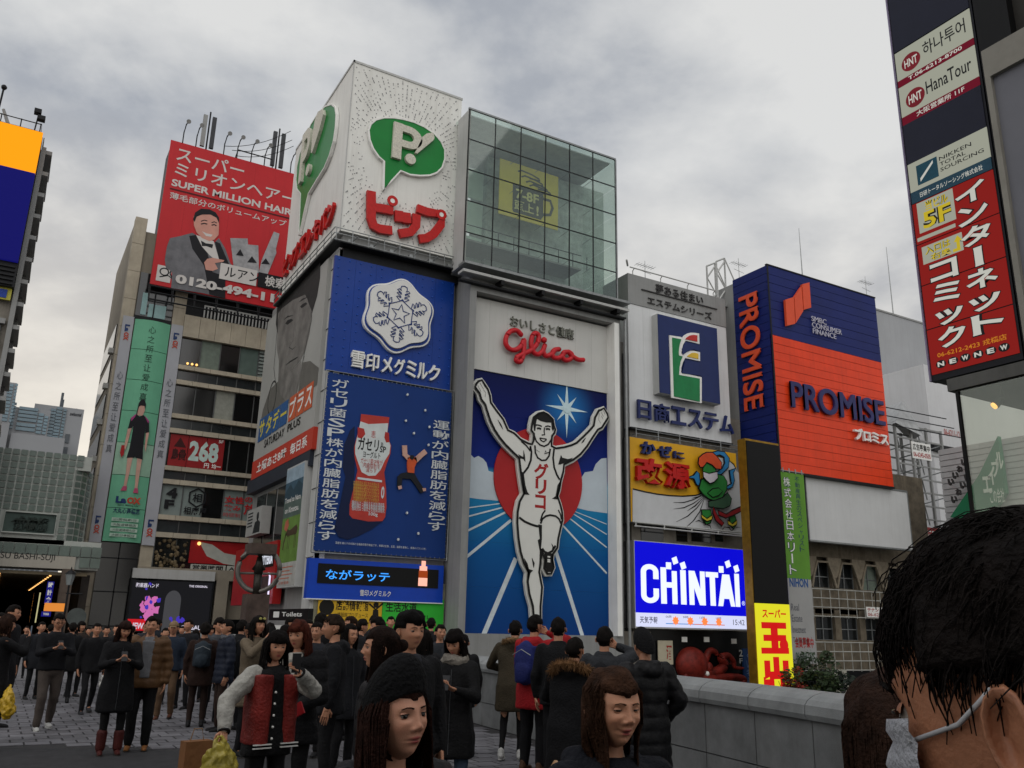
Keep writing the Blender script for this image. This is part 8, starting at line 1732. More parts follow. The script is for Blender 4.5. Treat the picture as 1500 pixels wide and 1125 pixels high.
    # ---- eyes and brows
    if quality>=1 and abs(((face+hy+180)%360)-180)<125:
        for sx in (1,-1):
            m_=B(); c=HP((sx*.031,.0722,.004)); m_.ball(tuple(c),.0128*hs,10,8); e_=m_.build('eye',mat('eye_white','8f8880',.25,var=.02,spec=.5),root,smooth=True)
            m_=B(); c2=HP((sx*.031+.0005,.0765,.0035)); m_.ball(tuple(c2),.0096*hs,10,8); m_.build('iris',mat('eye_iris','120b08',.15,var=.1,spec=.6),e_,smooth=True)
            # lids: skin shells above and below
            m_=B(); vs=[];t_=np.linspace(-1.25,1.25,13); rows=[]
            opn=.33 if not smile else .14
            for lo_,hi_,k_ in ((opn,1.25,6),(-1.2,-.46 if not smile else -.22,4)):
                base_n=len(m_.v); g_=[]
                for q in np.linspace(lo_,hi_,k_):
                    for tt in t_:
                        q2=q-.10*(abs(tt)/1.25)**2*np.sign(q) if abs(q)<.5 else q
                        r3=.0140; g_.append(HP((sx*.031+r3*1.22*math.sin(tt)*math.cos(q2),.0720+r3*math.cos(tt)*math.cos(q2),.004+r3*math.sin(q2))))
                fs=[(i*13+j,i*13+j+1,(i+1)*13+j+1,(i+1)*13+j) for i in range(k_-1) for j in range(12)]; m_.add([tuple(p) for p in g_],fs)
            ld=m_.build('eyelid',SKIN,root,smooth=True); cc=ld.data.color_attributes.new('pigment_and_shade','FLOAT_COLOR','POINT'); cv=np.tile(np.r_[base*.9,1],(len(ld.data.vertices),1)); cc.data.foreach_set('color',cv.ravel())
            if quality>=2:
                m_=B(); m_.tube([tuple(HP((sx*.031+.0145*1.25*math.sin(tt),.0722+.0147*math.cos(tt)*.985,.004+.0147*math.sin(opn)-.0012*(abs(tt))**2))) for tt in np.linspace(-1.15,1.15,9)],.0016,5); m_.build('lash_line',mat('eye_iris','x'),root)
            if brow:
                m_=B(); pts=[tuple(HP((sx*x_,y_,z_))) for x_,y_,z_ in ((.013,.0965,.0225),(.022,.0965,.0255),(.034,.092,.0265),(.046,.081,.022))]; m_.tube(pts,.0030 if not fem else .0024,5,.0014); m_.build('eyebrow',hairmat(hc),root,smooth=True)
    # ---- hair
    HM=hairmat(hc); hb=B(); no,nl=(30,20) if quality<2 else (60,44)
    t=np.linspace(0,2*np.pi,no,endpoint=False); R=[]
    long_=hair in('long','bob','pony')
    for p in np.linspace(.03,np.pi-.35 if not long_ else np.pi-.25,nl):
        x=np.sin(p)*np.cos(t); y=np.sin(p)*np.sin(t); z=np.full(no,np.cos(p)); 
        hlz=.50+.10*np.abs(x)-(0 if not fem else .12); fringe_=hair in('bob','long','mop') if fringe is None else (fringe and hair!='pony'); hlz=hlz-(.16 if fringe_ else 0)
        side_low=-.02 if not long_ else -.9
        front=(y>.42)&(z<hlz); lower=(z<(-.30 if hair=='short' else -.42))&(not long_); sideface=((y>.12)&(z<side_low+.15)&(np.abs(x)>.4))|((not long_)&(np.abs(x)>.62)&(z<.20)&(y>-.42))
        if hair=='bald': front=front|(z<.4)
        off=front|lower|sideface|((z<-.35)&(y>.1))
        th_={'short':.014,'mop':.026,'long':.018,'bob':.024,'pony':.012,'bald':.003}[hair]
        th_=hth or (th_ if not beanie else .004)
        nz=fnoise(np.stack([x,y,z],1),(2.6,2.6,2.6),px)
        edge=np.ones(no); fz=(y>.25); edge=np.where(fz,np.clip((z-hlz)/.22,0,1)*np.clip((y-.25)/.25,0,1)+1-np.clip((y-.25)/.25,0,1),edge)
        if not long_: edge=edge*np.clip((z+(.30 if hair=='short' else .42))/.2,0,1)
        k_=np.where(off,-.012,th_*edge**.5*(1+.7*nz)+.001)
        R.append(np.stack([x*(.078+k_),y*(.098+k_)-.009*(y<0),z*(.119+k_*1.0)],1))
    hv,hf=rings_mesh(R); hb.add([tuple(HP(q)) for q in hv],hf)
    nL={0:0,1:46,2:420}[min(quality,2)] if True else 0
    def lock_long(_):
        while True:
            a_=random.uniform(0,2*math.pi); x=math.cos(a_); y=math.sin(a_)
            if y<(.35 if hair!='bob' else .45) or (y<.62 and abs(x)>.7): break
        z0=random.uniform(-.2,.75); k=math.sqrt(max(0,1-z0*z0)); p=np.array([x*.093*k,y*.112*k-.008,z0*.125]); L_=hlen*random.uniform(.8,1.1); out_=[]
        for i in range(8):
            f_=i/7; q=np.array([x*(.098+.006*math.sin(f_*5+a_*3)+(.03 if hair!='pony' else -.03)*f_),y*(.112+(.0)*f_)-.012-.01*f_,p[2]-f_*(L_+p[2]+.1)]) if i else p
            if i and y>0 and f_>.15: q[1]=q[1]*.8+.03*f_
            w_=HP(q*1.0) if f_<.4 else (HP(q)*(1-.0)+0)
            # hair hangs straight down whatever the head does
            if i: 
                hp_=HP(p); w_=np.array([w_[0],w_[1],hp_[2]-f_*(L_+p[2]+.1)*.95]); 
            out_.append(tuple(w_+np.array([random.gauss(0,.002)]*3)))
        return out_
    def lock_short(_):
        while True:
            v_=np.array([random.gauss(0,1),random.gauss(0,1),random.gauss(0,1)]); v_/=np.linalg.norm(v_)
            if v_[2]>-.30 and not (v_[1]>.30 and v_[2]<.44+.1*abs(v_[0])) and not(abs(v_[0])>.45 and v_[1]>-.42 and v_[2]<.24+.25*max(0,v_[1])): break
        L_={'short':.030,'mop':.038,'bald':.006}.get(hair,.03)*random.uniform(.6,1.3); p=v_*np.array([.084,.105,.127])*(1.0 if hth or hair=='short' else 1.06); tan=v_-np.array([.1,-.45,.88]); tan=tan-v_*(tan@v_); tan=tan/(np.linalg.norm(tan)+1e-9)+np.array([random.gauss(0,.28) for _ in range(3)])
        lf=.30*random.random()**2
        return [tuple(HP(p+tan*L_*f_+v_*L_*(lf*.6*math.sin(f_*2.6)-.8*f_*f_))) for f_ in (0,.33,.66,1)]
    if long_:
        n_=50 if quality==0 else 90 if quality==1 else int(1400*dense); strands(hb,[lock_long(0) for _ in range(n_)],(.0085 if quality<2 else .0024)*RNG.uniform(.6,1.3,n_),.0012)
    else:
        n_=30 if quality==0 else 140 if quality==1 else int(5200*dense); strands(hb,[lock_short(0) for _ in range(n_)],(.0058 if quality<2 else .0010*lk)*RNG.uniform(.6,1.3,n_),.0004)
    if (hair in('bob','long') and fringe is None) or fringe:
        for _ in range(30 if quality<2 else 150):   # fringe
            x=random.uniform(-.062,.062); top=(x*.7,.088,.088); pts=[top,(x*.95,.106-.25*abs(x),.060),(x*1.05+random.gauss(0,.004),.107-.32*abs(x),.032+random.uniform(-.006,.012))]; hb.tube([tuple(HP(q)) for q in pts],.0034 if quality<2 else .0015,4,.0006)
    if hair=='pony': hb.add(*[(lambda e:( [tuple(q) for q in e[0]],e[1]))(ellip(HP((0,-.125,.03)),(.035,.035,.035)))][0])
    if not beanie or long_: hb.build('hair',HM,root,smooth=True)
    if beanie:
        R=[]
        for p in np.linspace(.03,1.68,12):
            x=np.sin(p)*np.cos(t); y=np.sin(p)*np.sin(t); z=np.full(no,np.cos(p)); k_=.015+.004*math.sin(p*2); R.append(np.array([HP(q) for q in np.stack([x*(.082+k_*.8),y*(.10+k_*.8)-.016,z*(.120+k_)+.022+ .068*y],1)]))
        R.append(R[-1]*1.0-np.array([0,0,.006])); bv,bf=rings_mesh(R); mkobj('beanie',bv,bf,cloth(beanie,.95,.8,90),root)
    # ---- coat
    zb=1.715-.32-clen*1.0; zb=max(.35,zb); cw=1.0*wide
    prof=[(1.445,.078,.072),(1.425,.105,.085),(1.40,.165,.108),(1.34,.198,.125),(1.22,.195,.135),(1.08,.178,.13),(.98,.185,.138),(.90,.198,.146)]
    L=[(0,LN(z),z,rx*cw*(.93 if fem else 1),ry) for z,rx,ry in prof if z>zb+.01]
    zz_=.82
    while zz_>zb: L.append((0,LN(zz_),zz_,.200*cw*(1+.10*(.9-zz_)),.150*(1+.12*(.9-zz_)))); zz_-=.08
    L.append((0,LN(zb),zb,.20*cw*(1+.1*max(0,.9-zb)) if zb<.9 else .186*cw,.15 if zb<.9 else .135))
    P=[sweep(L,22)]
    sl=1.18+.35*bool(puff)
    for side,S_,E_,W_,nrm,curl in arms:
        P+=[capsule(S_+np.array([-side*.02,0,-.012]),.062*sl,E_,.047*sl,10),capsule(E_,.049*sl,W_-(W_-E_)*.06,.036*sl,10)]
    if hood: P+=[capsule((-.085,-.075+LN(1.45),1.425),.05,(.085,-.075+LN(1.45),1.425),.05,10),ellip((0,-.115+LN(1.4),1.39),(.10,.05,.07)),capsule((-.09,-.06+LN(1.45),1.43),.04,(-.06,.06+LN(1.4),1.39),.03),capsule((.09,-.06+LN(1.45),1.43),.04,(.06,.06+LN(1.4),1.39),.03)]
    else: P+=[capsule((-.06,-.045+LN(1.44),1.445),.026,(.06,-.045+LN(1.44),1.445),.026),capsule((-.075,-.03+LN(1.44),1.44),.022,(-.04,.065+LN(1.42),1.40),.02),capsule((.075,-.03+LN(1.44),1.44),.022,(.04,.065+LN(1.42),1.40),.02)]
    v,f,n=remesh(P,max(vox,.019 if D>10 else .015) if quality<2 else .012,4)
    nz=fnoise(v,(9,9,5),px*.37)*.012+fnoise(v,(24,24,14),px*.11)*.005
    if puff: nz=nz+.011*np.abs(np.sin(v[:,2]*math.pi/(.085*puff)))**.6-.006
    v=v+n*nz[:,None]; mkobj('coat',v,f,cloth(coat,.55 if puff else .85,.25 if puff else .6),root)
    if quality>=1 and D<13.5 and abs(face)<120 and px not in (405,224):
        m_=B(); yz=[]
        for z in np.linspace(zb+.04,1.36,9):
            k_=np.argmin(np.abs(v[:,2]-z)+8*np.abs(v[:,0])-1.2*v[:,1]); yz.append((v[k_,0]*.2,v[k_,1]+.003,z))
        m_.tube(yz,.003,4); m_.build('zip',mat('zip_metal','54565a',.4,metal=.5),root)
    if inner:
        m_=sweep([(0,LN(z)+.035,z,rx,ry) for z,rx,ry in ((1.45,.06,.055),(1.40,.085,.085),(1.25,.10,.115),(1.05,.10,.118),(.92,.10,.122))],16); v2,f2,n2=remesh([m_],.015,2); v2=v2+n2*(fnoise(v2,(14,14,9),3)*.006)[:,None]; mkobj('sweater',v2,f2,cloth(inner),root)
    # ---- trousers
    P=[sweep([(0,0,z,rx,ry) for z,rx,ry in ((1.0,.145,.105),(.92,.16,.118),(.84,.165,.118),(.80,.14,.10))],16)]
    for side,hip,kn,an in LG: P+=[capsule(hip,.088*legw,kn,.064*legw,10),capsule(kn,.066*legw,an+np.array([0,0,.02]),.047*legw*(1 if legw<1.05 else 1.12),10)]
    v,f,n=remesh(P,{0:.028,1:.022,2:.024}[quality],4); v=v+n*(fnoise(v,(10,10,8),px*.2+5)*.010)[:,None]; v[:,2]=np.maximum(v[:,2],.05); mkobj('trousers',v,f,cloth(legs),root)
    # ---- shoes
    for side,hip,kn,an in LG:
        c=an; P=[capsule(c+np.array([0,-.045,-.035]),.040,c+np.array([0,.06,-.045]),.036,10),capsule(c+np.array([0,.06,-.045]),.040,c+np.array([side*.006,.145,-.052]),.031,10),capsule(c+np.array([0,-.02,.02]),.043,c+np.array([0,-.02,-.02]),.045,10)]
        v,f,n=remesh(P,.016,2); mn=c[2]-.083; v[:,2]=np.maximum(v[:,2],mn); so_=mkobj('shoe',v,f,cloth(shoe,.6),root)
        m_=B(); R=[]
        pts=[(c[0]+side*.003+ (.044 if abs(a_)<9 else 0)*math.cos(a_)*(1 if math.sin(a_)>0 else .88),c[1]+.05+.125*math.sin(a_)) for a_ in np.linspace(0,6.28,15)[:-1]]; m_.add([(x_,y_,mn) for x_,y_ in pts]+[(x_,y_,mn+.02) for x_,y_ in pts],[tuple(range(14))[::-1],tuple(range(14,28))]+[(i,(i+1)%14,14+(i+1)%14,14+i) for i in range(14)]); m_.build('sole',cloth('3a3836') if shoe!='b9b9b6' else cloth('b9b9b6'),so_)
    root['_s']=s; PEOPLE.append(root)
    return dict(root=root,HP=HP,arms=arms,s=s,pos=pos,rz=rz,LN=LN,hc=hc_)
def wpt(P,p):
    """a point in a person's own frame, in the world"""
    s=P['s']; c,sn=math.cos(P['rz']),math.sin(P['rz']); x,y,z=p[0]*s,p[1]*s,p[2]*s; return np.array([P['pos'][0]+c*x-sn*y,P['pos'][1]+sn*x+c*y,z])
def held(P,name,label,cat,p,group=None):
    w_=wpt(P,p); t=T(name,label,cat,tuple(w_),group,P['rz']); t['_o']=(0,0,0); t.scale=(P['s'],)*3; return t
def phone(P,label,which=0,tiltx=.6,both=False,up=.06):
    sd_,S_,E_,W_,nrm,curl=P['arms'][which]; d=(W_-E_)/np.linalg.norm(W_-E_); p=W_+d*.09+np.array([0,.01,.03])
    if both: p=(P['arms'][0][3]+P['arms'][1][3])/2+np.array([0,.075,up])
    t=held(P,'smartphone',label,'phone',p,'smartphones held up in the crowd'); t.rotation_euler=(tiltx,0,P['rz']); m_=B(); m_.box(-.037,.037,-.004,.004,-.072,.072); m_.build('case',mat('phone_case','1b1b1e',.3),t); m_=B(); m_.box(-.033,.033,-.0055,-.0045,-.064,.064); m_.build('screen',mat('phone_screen','8a97a8',emit=.25),t); return t
def backpack(P,label,col,w_=.15,h_=.23,z=1.2,straps=True):
    y0=P['LN'](z)-.19; t=held(P,'backpack',label,'backpack',(0,y0,z-h_)); v,f,n=remesh([ellip((0,0,h_),(w_,.085,h_)),ellip((0,-.06,h_*.6),(w_*.75,.05,h_*.5)),sweep([(0,.02,z_,w_*.95,.07) for z_ in (.03,.1,h_*1.2,h_*1.75)],16)],.014,4); v=v+n*(fnoise(v,(12,12,8),2)*.008)[:,None]; mkobj('bag_body',v,f,cloth(col,.7),t)
    m_=B(); 
    for sx in (1,-1): m_.tube([(sx*w_*.6,.08,h_*1.7),(sx*w_*.75,.16,h_*1.95),(sx*w_*.85,.30,h_*1.75),(sx*w_*.9,.33,h_*1.2),(sx*w_*.95,.2,h_*.7),(sx*w_*.8,.06,h_*.35)],.016,5)
    m_.build('strap',cloth(col,.7),t); m_=B(); m_.tube([(-w_*.8,-.09,h_*1.35),(0,-.10,h_*1.6),(w_*.8,-.09,h_*1.35)],.005,4); m_.build('zip',STEEL,t); return t
def bag(P,label,col,p,w_=.14,h_=.2,paper=False,rough=.35):
    t=held(P,'paper_bag' if paper else 'shopping_bag',label,'bag',p); m_=B()
    if paper:
        m_.box(-w_,w_,-.05,.05,-h_*2,-.03); m_.build('bag_body',mat('paper_'+col,col,.8,var=.12,vs=6,bump=.4,bs=14),t); m_=B(); m_.tube([(-.05,0,-.03),(-.03,0,.05),(.03,0,.05),(.05,0,-.03)],.004,4); m_.build('handle',mat('paper_handle','8a6a48',.8),t)
    else:
        v,f,n=remesh([ellip((0,0,-h_*1.1),(w_,.075,h_*.95)),ellip((w_*.2,.02,-h_*1.5),(w_*.8,.08,h_*.55)),capsule((-w_*.5,0,-h_*.5),.03,(-.01,0,-.0),.014),capsule((w_*.5,0,-h_*.5),.03,(.01,0,-.0),.014)],.009,2); v=v+n*(fnoise(v,(22,22,16),4)*.022+fnoise(v,(50,50,30),1)*.007)[:,None]; mkobj('bag_body',v,f,mat('plastic_'+col,col,rough,var=.22,vs=9,bump=.5,bs=30,spec=.5),t)
    return t
def fur(P,label_part,pts,r,col,n=420,L_=.035):
    m_=B(); P_=[np.array(p,float) for p in pts]
    for _ in range(n):
        f_=random.uniform(0,len(P_)-1.001); i=int(f_); a=P_[i]+(P_[i+1]-P_[i])*(f_-i); v_=np.array([random.gauss(0,1) for _ in range(3)]); v_/=np.linalg.norm(v_); a=a+v_*r*.6; b=a+v_*L_+np.array([0,0,-.006]); m_.tube([tuple(a),tuple((a+b)/2+np.array([0,0,.003])),tuple(b)],.0042,3,.0008)
    m_.tube([tuple(p) for p in P_],r*.8,7); return m_.build(label_part,mat('fur_'+col,col,.95,var=.3,vs=20),P['root'])
def scarf(P,col,r=.05):
    v,f,n=remesh([capsule((.075*math.cos(a),.07*math.sin(a)+P['LN'](1.42),1.435+.012*math.sin(a*2)),r,(.075*math.cos(a+.8),.07*math.sin(a+.8)+P['LN'](1.42),1.435+.012*math.sin(a*2+1)),r) for a in np.arange(0,6.3,.7)],.012,2); v=v+n*(fnoise(v,(24,24,40),2)*.016)[:,None]; return mkobj('scarf',v,f,cloth(col,.95,.9,110),P['root'])
# ---- the crowd, far to near
G='people further back on the bridge'
Q=person
def far(px,yt,D,face,lab,**k): k.setdefault('vox',.02); k.setdefault('quality',1 if D<16 else 0); return Q(px,yt,D,face,lab,group=G,**k)
far(157,917,21,10,'person in a black coat seen as a face right of the smiling man',hair='short',coat='17171a')
far(108,912,19,180,'person in black with back turned, left of the smiling man',hair='short',coat='121214')
far(243,920,18.5,10,'person in dark clothes peeping between the brown jacket and the cap',hair='short',coat='1c1c20')
far(288,922,19,200,'woman with long dark hair and rust coat walking away behind the cap man',hair='long',hc='17110e',coat='2a1a14',fem=True,clen=.6)
far(548,901,17,30,'person in grey in front of the yellow poster',hair='short',coat='26272b'); far(516,903,13,-60,'man with brown hair below the yellow poster',hair='short',hc='2a1c14',coat='1b1b1e')
far(470,899,15,160,'dark haired person left of the yellow poster',hair='mop',coat='151518'); far(573,903,19,0,'person in dark green below the green poster',coat='1b221d'); far(632,905,17,180,'person with back turned at the right edge of the green poster',coat='18181c'); far(452,907,16,40,'person in a pink scarf coat behind the auburn haired girl',coat='5c4650',hair='pony',fem=True); far(425,904,18,100,'person in a grey coat under the toilets sign',coat='2c2c2f'); far(20,886,15,60,'man in a black coat at the far left edge',coat='121216',clen=.85)
far(75,915,24,180,'person in grey far down the street at the left',coat='2a2a2d'); far(130,919,26,20,'person in brown far down the street behind the smiling man',coat='2b221c'); far(195,917,24,180,'person in black far behind the red boots',coat='151517'); far(268,917,23,-20,'person in blue grey far behind the beige cap',coat='2b3340'); far(40,917,27,0,'small distant person in the arcade mouth',coat='1d1d20'); far(318,917,22,10,'distant person left of the navy puffer man',coat='222226')
for x,y,D_,f_,c_,h_,l_ in ((62,911,20,20,'1f2126','short','slim person in dark grey between the glasses man and the arcade'),(172,915,22,-10,'23201f','short','person in dark brown just left of the red boots woman, further back'),(214,914,26,0,'2d2d33','short','small grey figure far behind the brown jacket'),(355,909,16.5,150,'141417','mop','person in black with back turned right of the grey scarf man'),(396,912,15,170,'26231f','long','long haired person with back turned behind the varsity jacket'),(530,907,14.5,120,'17171b','short','person in black in front of the yellow poster facing right'),(590,915,11,-30,'1e1d20','long','long haired person hidden behind the tall messy haired man'),(645,915,13,20,'2b2e33','short','person in slate grey right of the messy haired man'),(310,916,19,0,'3a2f28','long','person in brown between the backpack and the cap'),(2,898,17,30,'202227','short','tall person in dark grey cut by the left edge'),(120,910,20.5,30,'322a26','long','long haired person in brown behind the smiling man'),(278,907,17.5,-30,'1a1b20','short','tall person in black between the cap and the rust coat'),(322,906,15.2,20,'45484d','mop','person in a light grey coat behind the navy puffer'),(368,913,14.2,-150,'191a1d','short','person in black with back turned beside the tan coat woman'),(418,915,12.2,160,'33241d','long','long haired person in dark brown behind the auburn haired girl'),(466,912,11.4,-20,'24262c','short','person in slate between the auburn haired girl and the cropped hair man'),(512,914,9.6,40,'1b1c20','pony','woman with tied hair behind the cropped hair man'),(555,905,12.8,-70,'2c2e35','mop','person in grey facing left in front of the green poster'),(622,921,9.4,200,'151518','long','long haired person with back turned behind the tall messy haired man'),(232,906,20,170,'20242c','short','person in dark blue with back turned behind the brown jacket')):
    far(x,y,D_,f_,l_,coat=c_,hair=h_,fem=h_=='long')
p=Q(88,899,14.6,12,'man in glasses, black jacket and grey trousers looking at his phone',hair='short',coat='15161a',clen=.52,legs='4c443f',shoe='b9b9b6',armR='phone',armL='phone',hp=-14,stride=.13,legw=1.12,wide=1.05,puff=0)
phone(p,'smartphone held by the man in glasses',both=True)
m_=B(); 
for sx in (1,-1): m_.tube([tuple(p['HP']((sx*.033+.02*math.cos(a),.098,.004+.016*math.sin(a)))) for a in np.linspace(0,6.28,11)],.0022,4); m_.tube([tuple(p['HP']((sx*.055,.095,.006))),tuple(p['HP']((sx*.08,.01,.004)))],.002,4)
m_.tube([tuple(p['HP']((-.012,.102,.008))),tuple(p['HP']((.012,.102,.008)))],.002,4); m_.build('glasses',BLK,p['root'])
p=Q(143,913,16.9,14,'smiling man in a black coat carrying a white plastic bag',hair='short',coat='131316',clen=.62,legs='131316',shoe='26262a',stride=.16,smile=1,armR='down',armL='down')
bag(p,'white plastic shopping bag in the smiling man\'s hand','c9c8c4',(-.30,.05,.80),.13,.17)
p=Q(256,910,15.8,-8,'older man in a beige cap, denim jacket and tan trousers',hair='short',hc='4c4844',coat='26303f',clen=.55,legs='6b5440',shoe='5c3524',stride=.06,legw=1.1)
m_=B(); hv=[(x,y,z) for x,y,z in []]
R=[]; t=np.linspace(0,2*np.pi,18,endpoint=False)
for q in np.linspace(.05,1.5,7): R.append(np.array([p['HP'](c) for c in np.stack([np.sin(q)*np.cos(t)*.092,np.sin(q)*np.sin(t)*.112,.03+np.full(18,np.cos(q))*.105],1)]))
v,f=rings_mesh(R); mkobj('cap',v,f,cloth('8a7358'),p['root']); m_.add([tuple(p['HP'](c)) for c in ((-.06,.09,.035),(.06,.09,.035),(.05,.165,.02),(0,.18,.02),(-.05,.165,.02),(-.06,.09,.042),(.06,.09,.042),(.05,.165,.027),(0,.18,.027),(-.05,.165,.027))],[(0,1,2,3,4),(9,8,7,6,5),(2,3,8,7),(3,4,9,8),(1,2,7,6),(4,0,5,9)]); m_.build('cap_peak',cloth('8a7358'),p['root'])
p=Q(302,913,14.6,178,'person with a grey backpack seen from behind beside the navy puffer',hair='mop',coat='2b1c17',legs='2b1d18',clen=.72); backpack(p,'slate grey backpack on the person beside the navy puffer','27313a')
p=Q(336,908,14.0,-75,'man in a navy puffer jacket and grey scarf facing left',hair='short',coat='151c2c',puff=1.1,legs='2e1f19',clen=.66,wide=1.1); scarf(p,'5a5c62')
p=Q(378,902,11.5,35,'woman in a tan coat raising a phone, glasses pushed up on her hair',hair='long',hc='15110e',coat='6a5e4e',fem=True,clen=.8,armR='phonehigh',armL=('x',) if False else 'down',hp=5,hlen=.2); phone(p,'smartphone raised by the woman in the tan coat',0,0)
m_=B(); 
for sx in (1,-1): m_.ball(tuple(p['HP']((sx*.032,.095,.085))),.024,8,6,(1,.3,.7))
m_.build('glasses',mat('lens_yellow','b9b46a',.2),p['root'])
p=Q(185,909,11.9,6,'woman in a black coat and dark red boots looking at her phone',hair='long',hc='2b1a15',coat='0f0f12',fem=True,clen=.86,legs='0d0d0f',shoe='4a1d1a',armR='phone',armL='phone',hp=-16,hy=8,hlen=.36,wide=1.12,vox=.012,legw=.95); phone(p,'smartphone held by the woman in dark red boots',both=True)
m_=B()
for side in (1,-1): 
    v,f,n=remesh([capsule((side*.105,0,.10),.062,(side*.104,.01,.28),.068)],.012,2); mkobj('boot_shaft',v,f,cloth('4a1d1a',.6),p['root'])
p=Q(224,903,12.2,-4,'person in an open brown jacket and grey turtleneck with tan boots',hair='short',hc='17120f',coat='5a4028',fem=False,clen=.6,legs='0e0e10',shoe='8a5a30',armR='down',armL='down',inner='6e6f73',puff=1.2,wide=1.08,legw=1.15,vox=.012)
m_=B()
v,f,n=remesh([sweep([(0,.075,z,.085,.075) for z in (1.40,1.25,1.1,.93)],14)],.013,2); v=v+n*(fnoise(v,(16,16,8),3)*.006)[:,None]; mkobj('turtleneck',v,f,cloth('6e6f73'),p['root'])
p=Q(10,901,12.6,100,'woman in black at the left edge holding up a phone, yellow bag beside her',hair='bob',hc='2e1e17',coat='0e0e11',fem=True,clen=.8,armR='phonehigh',armL='down',wide=1.15); phone(p,'smartphone in the raised hand at the far left edge',0,0); bag(p,'yellow plastic bag near the left edge of the crowd','c9a326',(.34,.12,.84),.13,.2)
# ---- along the parapet
p=Q(679,929,11.3,185,'person in a black coat by the parapet right of the grey scarf woman',hair='short',coat='131315',clen=.7,shoe='2a2a2c',legs='0f0f11',vox=.014)
p=Q(752,909,11.2,172,'person in an olive parka with fur hood leaning on the parapet',hair='short',coat='3a3326',clen=.80,legs='121214',shoe='b9b9b6',armR='rail',armL='rail',lean=.28,hood=1,stride=.10,legw=.85,wide=1.06)
fur(p,'fur_trim',[(-.12,-.02+p['LN'](1.45),1.40),(-.13,-.10+p['LN'](1.45),1.45),(-.08,-.16+p['LN'](1.45),1.47),(0,-.18+p['LN'](1.45),1.48),(.08,-.16+p['LN'](1.45),1.47),(.13,-.10+p['LN'](1.45),1.45),(.12,-.02+p['LN'](1.45),1.40)],.03,'7d6346')
p=Q(783,901,10.4,150,'man in a red jacket with a blue backpack facing the canal',hair='short',coat='9c1c22',clen=.72,legs='0f0f12',shoe='4a3220',armR='ear',armL='rail',hood=1,legw=1.15,wide=1.05); backpack(p,'royal blue backpack on the man in the red jacket','1c2560',.15,.25,1.18)
p=Q(818,905,9.8,175,'man in a black jacket with short hair beside the red jacket',hair='short',coat='101114',clen=.6)
p=Q(885,918,8.6,168,'man in a charcoal jacket with a small backpack holding a phone to his ear',hair='short',coat='303236',clen=.6,armR='ear'); backpack(p,'small black backpack on the charcoal jacket','15161a',.12,.17,1.2); 
p=Q(836,934,7.6,160,'person in a black parka with wide brown fur hood trim',hair='short',coat='0f0f12',clen=.9,armR='rail',armL='rail',hood=1,lean=.15,wide=1.18); L_=p['LN'](1.45)
fur(p,'fur_trim',[(-.20,.02+L_,1.30),(-.19,-.10+L_,1.40),(-.11,-.18+L_,1.46),(0,-.20+L_,1.48),(.11,-.18+L_,1.46),(.19,-.10+L_,1.42),(.20,.02+L_,1.36)],.035,'7a5a3c',900,.05)
p=Q(944,926,7.4,-150,'man in a black puffer and knit cap standing against the parapet',hair='short',coat='0d0d10',clen=.9,puff=1.3,hood=1,beanie='121214',wide=1.12,armR='pocket',armL='pocket')
t=held(p,'shoulder_bag','brown leather shoulder bag of the man in the black puffer','bag',(-.22,.05,.95)); v,f,n=remesh([ellip((0,0,0),(.09,.16,.13))],.012,2); mkobj('bag_body',v,f,mat('bag_leather','3a2c24',.5,var=.2),t); m_=B(); m_.tube([(0,-.12,.08),(.08,-.08,.40),(.12,0,.46),(.08,.08,.40),(0,.12,.08)],.01,5); m_.build('strap',mat('bag_leather','x'),t)
# ---- middle ground
p=Q(493,900,8.6,-88,'man with cropped hair and a dark jacket in profile facing left',hair='short',hc='2a201a',coat='141519',clen=.6,hood=1,wide=1.05)
p=Q(405,924,6.6,28,'girl in a red and white varsity jacket taking a selfie',hair='bob',hc='120e0d',coat='0f0f11',fem=True,clen=.62,legs='0d0d10',armR=(.44,.16,.99,(0,-1,0),1.3,(.9,-.6,-.1)),armL=(-.06,.34,1.40,(1,0,.2),.5,(-.9,.1,-.8)),vox=.011,hy=-10,hp=-4,hlen=.18)
VAR=p
# varsity jacket: white sleeves and red fronts over the black dress
for side,S_,E_,W_,nrm,curl in p['arms']:
    v,f,n=remesh([capsule(S_+np.array([-side*.01,0,-.01]),.082,E_,.068,12),capsule(E_,.070,W_-(W_-E_)*.12,.056,12)],.010,3); v=v+n*(fnoise(v,(20,20,20),1)*.010)[:,None]; mkobj('sleeve',v,f,cloth('a5a39c'),p['root'])
    d=(W_-E_)/np.linalg.norm(W_-E_); m_=B()
    for k in range(3): m_.tube([tuple(W_-d*(.028-.016*k)),tuple(W_-d*(.018-.016*k))],.047,12)
    m_.build('cuff',cloth('101012'),p['root']); m_=B()
    for k in range(2): m_.tube([tuple(W_-d*(.020-.016*k)),tuple(W_-d*(.016-.016*k))],.0485,12)
    m_.build('cuff_stripe',cloth('b9b9b6'),p['root'])
for sx in (1,-1):
    v,f,n=remesh([sweep([(sx*.115,.02,z,.085,.145) for z in (1.38,1.2,1.0,.86)],16)],.011,3); v=v+n*(fnoise(v,(14,14,9),2)*.008)[:,None]; mkobj('jacket_front',v,f,cloth('7c2520',.5),p['root'])
m_=B()
for k in range(5): m_.ball((.045,.168,1.25-.085*k),.010,8,6)
m_.build('snap_button',WHT,p['root']); m_=B()
for z in (.84,.865): m_.box(-.19,-.04,.150,.170,z,z+.008); m_.box(.04,.19,.150,.170,z,z+.008)
m_.build('hem_stripe',WHT,p['root'])
phone(p,'smartphone held out for the selfie by the varsity jacket girl',1,0)
